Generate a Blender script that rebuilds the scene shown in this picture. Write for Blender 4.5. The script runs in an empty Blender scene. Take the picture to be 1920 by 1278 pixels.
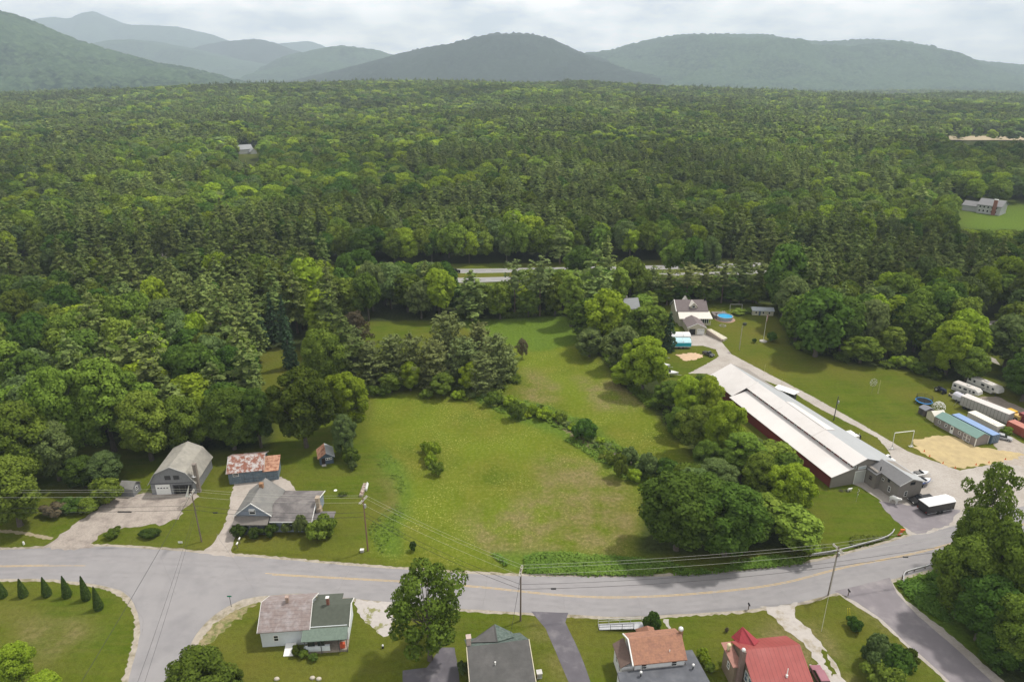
import bpy, bmesh, math, random
import numpy as np
from mathutils import Vector, Matrix
R = math.radians
PI = math.pi
sc = bpy.context.scene
COL = sc.collection
# ---------------------------------------------------------------- camera
CAM_H, FPX, PITCH, CX, CY = 80.0, 1280.0, R(22), 960.0, 639.0
cd = bpy.data.cameras.new('camera'); cam = bpy.data.objects.new('camera', cd); COL.objects.link(cam)
cam.location = (0, 0, CAM_H); cam.rotation_euler = (R(90) - PITCH, 0, 0)
cd.sensor_width = 36; cd.lens = 36 * FPX / 1920; cd.clip_start = 1; cd.clip_end = 40000
sc.camera = cam
# ---------------------------------------------------------------- sun and sky
SUN_EL, SUN_AZ = R(60), R(62)          # azimuth measured clockwise from +Y (away from the camera)
to_sun = Vector((math.sin(SUN_AZ) * math.cos(SUN_EL), math.cos(SUN_AZ) * math.cos(SUN_EL), math.sin(SUN_EL)))
sl = bpy.data.lights.new('sun', 'SUN'); sl.energy = 3.5; sl.angle = R(4); sl.color = (1, .95, .87)
so = bpy.data.objects.new('sun', sl); COL.objects.link(so); so.rotation_euler = to_sun.to_track_quat('Z', 'Y').to_euler()
so.location = (200, 100, 700)
W = bpy.data.worlds.new('World'); sc.world = W; W.use_nodes = True
nt = W.node_tree; nt.nodes.clear()
def nd(t, typ, **k):
    n = t.nodes.new(typ)
    for a, b in k.items():
        if a[0] == '_': n.inputs[int(a[1:])].default_value = b
        else: setattr(n, a, b)
    return n
out = nd(nt, 'ShaderNodeOutputWorld'); bg = nd(nt, 'ShaderNodeBackground', _1=.1)
sky = nd(nt, 'ShaderNodeTexSky', sky_type='NISHITA', sun_disc=False, sun_elevation=SUN_EL, sun_rotation=SUN_AZ, altitude=300, air_density=1.2, dust_density=1.5)
tc = nd(nt, 'ShaderNodeTexCoord'); sep = nd(nt, 'ShaderNodeSeparateXYZ'); nt.links.new(tc.outputs['Generated'], sep.inputs[0])
zz = nd(nt, 'ShaderNodeMath', operation='MAXIMUM', _1=0.0); nt.links.new(sep.outputs[2], zz.inputs[0])
za = nd(nt, 'ShaderNodeMath', operation='ADD', _1=.30); nt.links.new(zz.outputs[0], za.inputs[0])
dx = nd(nt, 'ShaderNodeMath', operation='DIVIDE'); dy = nd(nt, 'ShaderNodeMath', operation='DIVIDE')
nt.links.new(sep.outputs[0], dx.inputs[0]); nt.links.new(za.outputs[0], dx.inputs[1])
nt.links.new(sep.outputs[1], dy.inputs[0]); nt.links.new(za.outputs[0], dy.inputs[1])
cmb = nd(nt, 'ShaderNodeCombineXYZ'); nt.links.new(dx.outputs[0], cmb.inputs[0]); nt.links.new(dy.outputs[0], cmb.inputs[1])
n1 = nd(nt, 'ShaderNodeTexNoise', noise_dimensions='3D'); n1.inputs['Scale'].default_value = 3.0; n1.inputs['Detail'].default_value = 9; n1.inputs['Roughness'].default_value = .58
nt.links.new(cmb.outputs[0], n1.inputs['Vector'])
r1 = nd(nt, 'ShaderNodeValToRGB'); nt.links.new(n1.outputs[0], r1.inputs[0])
r1.color_ramp.elements[0].position = .36; r1.color_ramp.elements[0].color = (5.6, 5.75, 6.1, 1)
r1.color_ramp.elements[1].position = .60; r1.color_ramp.elements[1].color = (11.0, 10.4, 9.8, 1)
e = r1.color_ramp.elements.new(.44); e.color = (7.5, 7.35, 7.3, 1)
e = r1.color_ramp.elements.new(.53); e.color = (9.2, 8.85, 8.5, 1)
n2 = nd(nt, 'ShaderNodeTexNoise'); n2.inputs['Scale'].default_value = 1.1; n2.inputs['Detail'].default_value = 5
nt.links.new(cmb.outputs[0], n2.inputs['Vector'])
r2 = nd(nt, 'ShaderNodeValToRGB'); nt.links.new(n2.outputs[0], r2.inputs[0])
r2.color_ramp.elements[0].position = .30; r2.color_ramp.elements[0].color = (.72, .72, .72, 1)
r2.color_ramp.elements[1].position = .48; r2.color_ramp.elements[1].color = (1, 1, 1, 1)
mx = nd(nt, 'ShaderNodeMix', data_type='RGBA')
nt.links.new(r2.outputs[0], mx.inputs['Factor']); nt.links.new(sky.outputs[0], mx.inputs['A']); nt.links.new(r1.outputs[0], mx.inputs['B'])
hb = nd(nt, 'ShaderNodeMapRange', _1=0.0, _2=.30, _3=2.05, _4=1.15); nt.links.new(zz.outputs[0], hb.inputs[0])
hs = nd(nt, 'ShaderNodeVectorMath', operation='SCALE'); nt.links.new(mx.outputs['Result'], hs.inputs[0]); nt.links.new(hb.outputs[0], hs.inputs['Scale'])
nt.links.new(hs.outputs[0], bg.inputs[0]); nt.links.new(bg.outputs[0], out.inputs[0])
vs = sc.view_settings; vs.view_transform = 'Standard'; vs.look = 'None'; vs.exposure = 0.18; vs.gamma = 1; vs.use_curve_mapping = False
sc.render.engine = 'CYCLES'
cy = sc.cycles; cy.max_bounces = 5; cy.diffuse_bounces = 2; cy.glossy_bounces = 2; cy.transmission_bounces = 2; cy.transparent_max_bounces = 4; cy.volume_bounces = 0
cy.use_denoising = True; cy.use_adaptive_sampling = True; cy.caustics_reflective = False; cy.caustics_refractive = False
# ---------------------------------------------------------------- picking ground points off the photograph
sP, cP = math.sin(PITCH), math.cos(PITCH)
def ray(px, py):
    a = (px - CX) / FPX; b = (CY - py) / FPX
    return (a, cP + b * sP, -sP + b * cP)
def G(px, py, z=0.0):
    d = ray(px, py); t = (CAM_H - z) / -d[2]
    return Vector((d[0] * t, d[1] * t, z))
def AT(px, py, y):                    # the point seen at px, py that lies at distance y
    d = ray(px, py); t = y / d[1]
    return Vector((d[0] * t, y, CAM_H + d[2] * t))
def PIX(x, y, z=0):
    dz = z - CAM_H; dep = y * cP - dz * sP
    return CX + FPX * x / dep, CY - FPX * (y * sP + dz * cP) / dep
def PIXA(P, z=0.0):                   # many points at once
    dz = z - CAM_H; dep = P[:, 1] * cP - dz * sP
    return np.stack([CX + FPX * P[:, 0] / dep, CY - FPX * (P[:, 1] * sP + dz * cP) / dep], 1)
def inside(P, poly):
    x, y = P[:, 0], P[:, 1]; c = np.zeros(len(P), bool); n = len(poly)
    for i in range(n):
        x1, y1 = poly[i][:2]; x2, y2 = poly[(i + 1) % n][:2]
        if y1 == y2: continue
        c ^= ((y1 > y) != (y2 > y)) & (x < (x2 - x1) * (y - y1) / (y2 - y1) + x1)
    return c
# ---------------------------------------------------------------- materials
MATS = {}
def srgb(r, g, b): return tuple(((c / 255) / 12.92 if c / 255 < .04045 else ((c / 255 + .055) / 1.055) ** 2.4) for c in (r, g, b))
def mat(name, col, rough=.8, var=.15, scale=2.0, bump=0.0, metal=0.0, stripe=None, spot=None, spec=.3, emit=0):
    """col albedo; stripe=(axis, period, width, darker); spot=(colour, scale, low, high) a second colour in patches"""
    if name in MATS: return MATS[name]
    m = bpy.data.materials.new(name); m.use_nodes = True; t = m.node_tree; L = t.links.new
    p = t.nodes['Principled BSDF']; p.inputs['Roughness'].default_value = rough; p.inputs['Metallic'].default_value = metal
    p.inputs['Specular IOR Level'].default_value = spec
    tc = nd(t, 'ShaderNodeTexCoord'); n = nd(t, 'ShaderNodeTexNoise'); n.inputs['Scale'].default_value = scale; n.inputs['Detail'].default_value = 6
    L(tc.outputs['Object'], n.inputs['Vector'])
    mr = nd(t, 'ShaderNodeMapRange', _1=.25, _2=.75, _3=1 - var, _4=1 + var); L(n.outputs[0], mr.inputs[0])
    base = nd(t, 'ShaderNodeRGB'); base.outputs[0].default_value = (*col, 1); cur = base.outputs[0]
    if spot:
        sn = nd(t, 'ShaderNodeTexNoise'); sn.inputs['Scale'].default_value = spot[1]; sn.inputs['Detail'].default_value = 7; sn.inputs['Roughness'].default_value = .65
        L(tc.outputs['Object'], sn.inputs['Vector'])
        sr = nd(t, 'ShaderNodeMapRange', _1=spot[2], _2=spot[3]); L(sn.outputs[0], sr.inputs[0])
        mm = nd(t, 'ShaderNodeMix', data_type='RGBA'); L(sr.outputs[0], mm.inputs['Factor']); L(cur, mm.inputs['A']); mm.inputs['B'].default_value = (*spot[0], 1); cur = mm.outputs['Result']
    vm = nd(t, 'ShaderNodeVectorMath', operation='SCALE'); L(cur, vm.inputs[0]); L(mr.outputs[0], vm.inputs['Scale']); cur = vm.outputs[0]
    if stripe:
        sp = nd(t, 'ShaderNodeSeparateXYZ'); L(tc.outputs['Object'], sp.inputs[0])
        a = sp.outputs['xyz'.index(stripe[0][0])]
        if len(stripe[0]) > 1:
            ad = nd(t, 'ShaderNodeMath', operation='ADD'); L(a, ad.inputs[0]); L(sp.outputs['xyz'.index(stripe[0][1])], ad.inputs[1]); a = ad.outputs[0]
        d = nd(t, 'ShaderNodeMath', operation='DIVIDE', _1=stripe[1]); L(a, d.inputs[0])
        f = nd(t, 'ShaderNodeMath', operation='FRACT'); L(d.outputs[0], f.inputs[0])
        g = nd(t, 'ShaderNodeMath', operation='LESS_THAN', _1=stripe[2]); L(f.outputs[0], g.inputs[0])
        q = nd(t, 'ShaderNodeMapRange', _3=1, _4=stripe[3]); L(g.outputs[0], q.inputs[0])
        v2 = nd(t, 'ShaderNodeVectorMath', operation='SCALE'); L(cur, v2.inputs[0]); L(q.outputs[0], v2.inputs['Scale']); cur = v2.outputs[0]
    L(cur, p.inputs['Base Color'])
    if bump:
        b = nd(t, 'ShaderNodeBump', _0=.6, _1=bump); n3 = nd(t, 'ShaderNodeTexNoise'); n3.inputs['Scale'].default_value = scale * 4; n3.inputs['Detail'].default_value = 4
        L(tc.outputs['Object'], n3.inputs['Vector']); L(n3.outputs[0], b.inputs['Height']); L(b.outputs[0], p.inputs['Normal'])
    MATS[name] = m; return m
# ---------------------------------------------------------------- mesh building
class MB:
    def __init__(s): s.v = []; s.f = []; s.m = []
    def face(s, pts, m=0):
        k = len(s.v); s.v += [tuple(p) for p in pts]; s.f.append(tuple(range(k, k + len(pts)))); s.m.append(m); return s
    def solid(s, bot, top, m=0):
        n = len(bot); k = len(s.v); s.v += [tuple(p) for p in bot] + [tuple(p) for p in top]
        s.f.append(tuple(range(k + n - 1, k - 1, -1))); s.f.append(tuple(range(k + n, k + 2 * n)))
        for i in range(n):
            j = (i + 1) % n; s.f.append((k + i, k + j, k + n + j, k + n + i))
        s.m += [m] * (n + 2); return s
    def box(s, x0, y0, z0, x1, y1, z1, m=0):
        return s.solid([(x0, y0, z0), (x1, y0, z0), (x1, y1, z0), (x0, y1, z0)], [(x0, y0, z1), (x1, y0, z1), (x1, y1, z1), (x0, y1, z1)], m)
    def ex(s, poly, axis, a, b, m=0):      # extrude a 2-D outline along an axis: 'x': (y,z), 'y': (x,z), 'z': (x,y)
        f = {'x': lambda p, c: (c, p[0], p[1]), 'y': lambda p, c: (p[0], c, p[1]), 'z': lambda p, c: (p[0], p[1], c)}[axis]
        return s.solid([f(p, a) for p in poly], [f(p, b) for p in poly], m)
    def slab(s, pts, th, m=0):             # a plate hanging th below pts
        return s.solid([(p[0], p[1], p[2] - th) for p in pts], pts, m)
    def tube(s, p, q, r, r2=None, n=6, m=0):
        p = Vector(p); q = Vector(q); r2 = r if r2 is None else r2; d = (q - p).normalized()
        a = d.orthogonal().normalized(); b = d.cross(a)
        c = [(math.cos(2 * PI * i / n), math.sin(2 * PI * i / n)) for i in range(n)]
        return s.solid([p + a * (r * x) + b * (r * y) for x, y in c], [q + a * (r2 * x) + b * (r2 * y) for x, y in c], m)
    def path(s, pts, r, n=5, m=0):
        pts = [Vector(p) for p in pts]; k = len(s.v); N = len(pts)
        for i, p in enumerate(pts):
            d = (pts[min(i + 1, N - 1)] - pts[max(i - 1, 0)]).normalized(); a = d.cross(Vector((0, 0, 1)))
            a = a.normalized() if a.length > 1e-3 else Vector((1, 0, 0)); b = d.cross(a)
            for j in range(n): s.v.append(tuple(p + a * (r * math.cos(2 * PI * j / n)) + b * (r * math.sin(2 * PI * j / n))))
        for i in range(N - 1):
            for j in range(n):
                s.f.append((k + i * n + j, k + i * n + (j + 1) % n, k + (i + 1) * n + (j + 1) % n, k + (i + 1) * n + j)); s.m.append(m)
        return s
    def lathe(s, prof, c=(0, 0, 0), n=16, m=0, sx=1, sy=1):
        k = len(s.v)
        for r, z in prof:
            for j in range(n): s.v.append((c[0] + sx * r * math.cos(2 * PI * j / n), c[1] + sy * r * math.sin(2 * PI * j / n), c[2] + z))
        for i in range(len(prof) - 1):
            for j in range(n):
                s.f.append((k + i * n + j, k + i * n + (j + 1) % n, k + (i + 1) * n + (j + 1) % n, k + (i + 1) * n + j)); s.m.append(m)
        s.f.append(tuple(k + j for j in range(n))[::-1]); s.f.append(tuple(k + (len(prof) - 1) * n + j for j in range(n))); s.m += [m, m]; return s
    def ball(s, c, r, n=10, m=0):
        return s.lathe([(max(r * math.sin(PI * i / 6), .002), -r * math.cos(PI * i / 6)) for i in range(7)], c, n, m)
    def wheelx(s, x, y, z, r, w, m=0, n=14):   # axle along y
        c = [(math.cos(2 * PI * i / n), math.sin(2 * PI * i / n)) for i in range(n)]
        return s.solid([(x + r * a, y - w / 2, z + r * b) for a, b in c], [(x + r * a, y + w / 2, z + r * b) for a, b in c], m)
    def build(s, name, mats, parent=None, smooth=False, label=None):
        me = bpy.data.meshes.new(name); me.from_pydata(s.v, [], s.f)
        for x in (mats if isinstance(mats, (list, tuple)) else [mats]): me.materials.append(x)
        me.polygons.foreach_set('material_index', s.m)
        bm = bmesh.new(); bm.from_mesh(me); bmesh.ops.recalc_face_normals(bm, faces=bm.faces); bm.to_mesh(me); bm.free()
        if smooth: me.polygons.foreach_set('use_smooth', [True] * len(me.polygons))
        o = bpy.data.objects.new(name, me); COL.objects.link(o)
        if parent: o.parent = parent
        if label: o['label'] = label
        return o
def thing(name, label, cat, loc=(0, 0, 0), rz=0.0, group=None):
    o = bpy.data.objects.new(name, None); COL.objects.link(o); o.location = loc; o.rotation_euler = (0, 0, rz); o.empty_display_size = .5
    o['label'] = label; o['category'] = cat
    if group: o['group'] = group
    return o
def tag(o, label, cat, group=None):
    o['label'] = label; o['category'] = cat
    if group: o['group'] = group
    return o
def struct(o, kind='structure', label=None):
    o['kind'] = kind
    if label: o['label'] = label
    return o
def along(a, b):                    # location and heading of a frame whose x axis runs from a to b
    return (a[0], a[1], 0), math.atan2(b[1] - a[1], b[0] - a[0])
def kids(o): return [c for c in o.children]
def dup(o, parent=None, loc=None, rz=None, label=None):
    c = o.copy(); COL.objects.link(c); c.parent = parent
    for ch in kids(o): dup(ch, c)
    if loc is not None: c.location = loc
    if rz is not None: c.rotation_euler = (0, 0, rz)
    if label: c['label'] = label
    return c
def window(par, side, a, z, w, h, at, frame, glass, bars=1, name='window'):
    """on the wall x=at ('-x','+x') or y=at ('-y','+y') of par, centred at a along the wall"""
    s = -1 if side[0] == '-' else 1; f, g = MB(), MB(); t = .07
    def bx(mb, a0, a1, z0, z1, d):
        lo, hi = sorted((at, at + s * d))
        if side[1] == 'y': mb.box(a0, lo, z0, a1, hi, z1)
        else: mb.box(lo, a0, z0, hi, a1, z1)
    bx(f, a - w / 2 - t, a + w / 2 + t, z + h / 2, z + h / 2 + t * 1.3, .06); bx(f, a - w / 2 - t, a + w / 2 + t, z - h / 2 - t, z - h / 2, .08)
    bx(f, a - w / 2 - t, a - w / 2, z - h / 2, z + h / 2, .06); bx(f, a + w / 2, a + w / 2 + t, z - h / 2, z + h / 2, .06)
    for i in range(bars): zz = z - h / 2 + h * (i + 1) / (bars + 1); bx(f, a - w / 2, a + w / 2, zz - .03, zz + .03, .045)
    bx(g, a - w / 2, a + w / 2, z - h / 2, z + h / 2, .02)
    o = f.build(name, frame, par); g.build('pane', glass, o); return o
def gable(par, x0, x1, y0, y1, ze, zr, wallm, roofm, axis='x', over=.3, th=.14, z0=0, ridge=.5, trim=None, name='wall', zb=None):
    """walls and a pitched roof; axis = direction of the ridge; ridge = its place across (0..1); zb = eave height on the far side"""
    zb = ze if zb is None else zb; w = MB(); r = MB()
    if axis == 'x':
        ym = y0 + (y1 - y0) * ridge
        w.ex([(y0, z0), (y1, z0), (y1, zb), (ym, zr), (y0, ze)], 'x', x0, x1)
        s0 = (zr - ze) / (ym - y0); s1 = (zr - zb) / (y1 - ym); k = th + .02
        r.slab([(x0 - over, y0 - over, ze - s0 * over + k), (x1 + over, y0 - over, ze - s0 * over + k), (x1 + over, ym, zr + k), (x0 - over, ym, zr + k)], th)
        r.slab([(x0 - over, ym, zr + k), (x1 + over, ym, zr + k), (x1 + over, y1 + over, zb - s1 * over + k), (x0 - over, y1 + over, zb - s1 * over + k)], th)
    else:
        xm = x0 + (x1 - x0) * ridge
        w.ex([(x0, z0), (x1, z0), (x1, zb), (xm, zr), (x0, ze)], 'y', y0, y1)
        s0 = (zr - ze) / (xm - x0); s1 = (zr - zb) / (x1 - xm); k = th + .02
        r.slab([(x0 - over, y0 - over, ze - s0 * over + k), (xm, y0 - over, zr + k), (xm, y1 + over, zr + k), (x0 - over, y1 + over, ze - s0 * over + k)], th)
        r.slab([(xm, y0 - over, zr + k), (x1 + over, y0 - over, zb - s1 * over + k), (x1 + over, y1 + over, zb - s1 * over + k), (xm, y1 + over, zr + k)], th)
        if trim:
            t = MB()
            for yy in (y0 - over - .03, ):
                t.slab([(x0 - over - .05, yy, ze - s0 * over + k + .03), (xm, yy, zr + k + .03), (xm, yy + .1, zr + k + .03), (x0 - over - .05, yy + .1, ze - s0 * over + k + .03)], .2)
                t.slab([(xm, yy, zr + k + .03), (x1 + over + .05, yy, zb - s1 * over + k + .03), (x1 + over + .05, yy + .1, zb - s1 * over + k + .03), (xm, yy + .1, zr + k + .03)], .2)
            t.build('bargeboard', trim, par)
    if axis == 'x' and trim:
        for xx in (x0 - over - .07, x1 + over + .01):
            t = MB()
            t.slab([(xx, y0 - over, ze - s0 * over + k + .03), (xx + .06, y0 - over, ze - s0 * over + k + .03), (xx + .06, ym, zr + k + .03), (xx, ym, zr + k + .03)], .2)
            t.slab([(xx, ym, zr + k + .03), (xx + .06, ym, zr + k + .03), (xx + .06, y1 + over, zb - s1 * over + k + .03), (xx, y1 + over, zb - s1 * over + k + .03)], .2)
            t.build('bargeboard', trim, par)
    return w.build(name, wallm, par), r.build('roof', roofm, par)
# common materials
white = mat('white_paint', (.72, .72, .70), .6, .06, 3)
glass = mat('dark_glass', (.02, .023, .028), .12, .2, 4, spec=.6)
black = mat('black_paint', (.012, .012, .014), .35, .2, 3)
rubber = mat('rubber', (.02, .02, .02), .9, .2, 5)
steel = mat('galvanised_steel', (.42, .43, .44), .45, .15, 3, metal=.4)
darkmetal = mat('dark_metal', (.05, .05, .055), .6, .2, 3)
brick = mat('red_brick', (.22, .09, .065), .9, .25, 6)
conc = mat('concrete', (.36, .34, .31), .9, .15, 2)
woodpole = mat('weathered_wood', (.16, .125, .10), .9, .25, 5)
# ================================================================ GROUND
rng = np.random.default_rng(7)
def hill_base(x, y):
    """gentle swell of the far wooded plain"""
    a = np.clip((y - 700) / 800, 0, 1); a = a * a * (3 - 2 * a); b = np.clip((y - 1650) / 700, 0, 1); b = b * b * (3 - 2 * b)
    q = x / np.maximum(y, 1.0)
    fx = np.clip((.42 - q) / .32, 0, 1); fx2 = np.clip((q + .75) / .35, .25, 1)
    und = np.clip((y - 420) / 350, 0, 1) * np.clip((4200 - y) / 1500, 0, 1) * (fbm(x + 900, y * 1.0, 380, 31, 3) - .44) * 34 + np.clip((y - 1300) / 900, 0, 1) * np.clip((5200 - y) / 1500, 0, 1) * (fbm(x + 300, y, 900, 57, 3) - .46) * 40
    und = und * np.clip((np.hypot(x - 620, y - 860) - 160) / 200, 0, 1)
    dr = np.clip((y - 1650) / 1000, 0, 1); dr = dr * dr * (3 - 2 * dr)
    return 24 * a * (1 - b * .95) * fx * fx2 + und - 48 * dr
def vnoise(x, y, s, seed=0):
    r = np.random.default_rng(seed); T = r.random((64, 64)); x = x / s; y = y / s; xi = np.floor(x).astype(int); yi = np.floor(y).astype(int); fx = x - xi; fy = y - yi
    fx = fx * fx * (3 - 2 * fx); fy = fy * fy * (3 - 2 * fy); g = lambda a, b: T[a % 64, b % 64]
    return (g(xi, yi) * (1 - fx) + g(xi + 1, yi) * fx) * (1 - fy) + (g(xi, yi + 1) * (1 - fx) + g(xi + 1, yi + 1) * fx) * fy
def fbm(x, y, s, seed=0, o=4):
    t = 0; a = .5
    for i in range(o): t = t + a * vnoise(x + 13.7 * i, y + 7.1 * i, s / 2 ** i, seed + i); a *= .5
    return t
# regions, as outlines on the photograph projected onto the ground
def GP(pts): return [tuple(G(*p)[:2]) for p in pts]
MEADOW = [(700, 735), (860, 735), (960, 740), (975, 690), (930, 640), (850, 605), (1060, 592), (1110, 640), (1150, 720), (1230, 770), (1290, 850), (1330, 890), (1200, 930), (1190, 1050), (1140, 1075), (930, 1072), (760, 1062), (700, 1040), (690, 985), (735, 960), (750, 900), (735, 860), (715, 845), (690, 830), (700, 780)]
GULLY = [(870, 728), (960, 745), (1040, 765), (1120, 800), (1170, 845), (1250, 875), (1270, 905), (1200, 905), (1150, 890), (1100, 850), (1040, 815), (960, 785), (900, 755)]
DITCH = [(925, 1040), (1020, 1036), (1190, 1048), (1330, 1062), (1500, 1035), (1540, 1035), (1500, 1058), (1300, 1078), (1100, 1079), (960, 1075)]
WEEDL = [(712, 835), (708, 872), (738, 902), (748, 940), (712, 965), (690, 990), (706, 1030), (750, 1052), (765, 1010), (742, 985), (775, 930), (765, 880)]
WOODS = [[(-900, 880), (20, 880), (100, 850), (150, 838), (420, 842), (505, 838), (515, 800), (492, 755), (492, 700), (488, 652), (548, 650), (600, 690), (660, 735), (712, 735), (830, 735), (930, 745), (972, 725), (985, 690), (960, 640), (920, 608), (860, 602), (1060, 592), (1250, 560), (1440, 568), (1470, 620), (1490, 655), (1560, 672), (1640, 690), (1700, 690), (1760, 712), (1812, 712), (1850, 700), (1880, 728), (1960, 770), (2500, 800), (5200, 600), (5200, 150), (-3500, 150), (-3500, 700)],
         [(1060, 592), (1230, 575), (1245, 640), (1225, 700), (1250, 720), (1330, 760), (1400, 830), (1470, 900), (1500, 960), (1490, 1035), (1200, 1040), (1200, 930), (1330, 895), (1290, 840), (1225, 770), (1160, 715), (1110, 655)],
         [(1760, 1090), (1860, 1060), (2100, 1000), (2400, 1000), (2400, 1400), (1900, 1400), (1840, 1200), (1790, 1150)]]
SUBFIELD = [(640, 618), (830, 612), (835, 642), (650, 648)]
YARD_L = [(480, 655), (545, 655), (540, 745), (505, 800), (495, 760)]
CLEAR = [YARD_L, [(20, 406), (130, 408), (130, 418), (20, 418)], [(1768, 385), (2000, 380), (2000, 437), (1790, 432)], [(1772, 375), (1800, 372), (1800, 392), (1772, 392)], [(1772, 252), (2000, 252), (2000, 264), (1772, 264)], [(1800, 605), (1915, 590), (1885, 640), (1872, 700), (1818, 700), (1820, 640)], SUBFIELD, [(640, 604), (960, 598), (985, 690), (972, 738), (690, 745), (655, 690), (640, 650)], [(-200, 745), (60, 735), (60, 765), (-200, 770)], [(440, 278), (505, 278), (505, 300), (440, 300)], [(560, 800), (660, 800), (665, 880), (560, 870)]]
HWY_FAR = [(-400, 500), (300, 512), (740, 509), (1000, 506), (1500, 494), (2100, 470), (3000, 430)]
HWY_NEAR = [(-400, 522), (300, 531), (740, 527), (1000, 522), (1500, 509), (2100, 484), (3000, 442)]
def grid_axis(lo, hi, step, far_lo, far_hi, g=1.18):
    a = list(np.arange(lo, hi + step * .5, step)); s = step; x = hi
    while x < far_hi: s = min(s * g, 700); x += s; a.append(x)
    s = step; x = lo
    while x > far_lo: s = min(s * g, 700); x -= s; a.insert(0, x)
    return np.array(a)
def sheet(name, xs, ys, zf, material, attrs=None):
    X, Y = np.meshgrid(xs, ys); Z = zf(X, Y); nx, ny = len(xs), len(ys)
    v = np.stack([X.ravel(), Y.ravel(), Z.ravel()], 1).astype(np.float32)
    i = np.arange(nx * ny).reshape(ny, nx); f = np.stack([i[:-1, :-1], i[:-1, 1:], i[1:, 1:], i[1:, :-1]], -1).reshape(-1, 4)
    me = bpy.data.meshes.new(name); npmesh(me, v, f)
    me.polygons.foreach_set('use_smooth', np.ones(len(f), bool)); me.materials.append(material)
    for k, fn in (attrs or {}).items():
        a = me.attributes.new(k, 'FLOAT', 'POINT'); a.data.foreach_set('value', fn(X, Y).ravel().astype(np.float32))
    o = bpy.data.objects.new(name, me); COL.objects.link(o); return o
def npmesh(me, v, f):
    me.vertices.add(len(v)); me.vertices.foreach_set('co', np.ascontiguousarray(v, dtype=np.float32).ravel())
    k = f.shape[1]; me.loops.add(f.size); me.loops.foreach_set('vertex_index', f.astype(np.int32).ravel())
    me.polygons.add(len(f)); me.polygons.foreach_set('loop_start', np.arange(0, f.size, k, dtype=np.int32)); me.polygons.foreach_set('loop_total', np.full(len(f), k, np.int32))
    me.update(calc_edges=True)
def blur(m, n=2):
    for _ in range(n):
        p = np.pad(m, 1, mode='edge'); m = (p[:-2, 1:-1] + p[2:, 1:-1] + p[1:-1, :-2] + p[1:-1, 2:] + 4 * p[1:-1, 1:-1]) / 8
    return m
def mask(polys, soft=3, amp=2.5):
    gp = [GP(p) for p in polys]
    def f(X, Y):
        n = (fbm(X, Y, 12, 3) - .5) * amp * 2; P = np.stack([(X + n).ravel(), (Y - n).ravel()], 1); c = np.zeros(len(P), bool)
        for p in gp: c |= inside(P, p)
        return blur(c.reshape(X.shape).astype(float), soft)
    return f
HF_, HN_ = GP(HWY_FAR), GP(HWY_NEAR)
wm = mask(WOODS, 3, 1.5); cm = mask(CLEAR, 2, .5)
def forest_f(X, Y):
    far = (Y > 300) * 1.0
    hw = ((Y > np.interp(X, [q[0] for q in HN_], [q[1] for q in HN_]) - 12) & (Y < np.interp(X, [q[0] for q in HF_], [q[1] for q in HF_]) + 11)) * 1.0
    return np.clip(np.maximum(wm(X, Y), far) - cm(X, Y) - hw, 0, 1)
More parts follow.
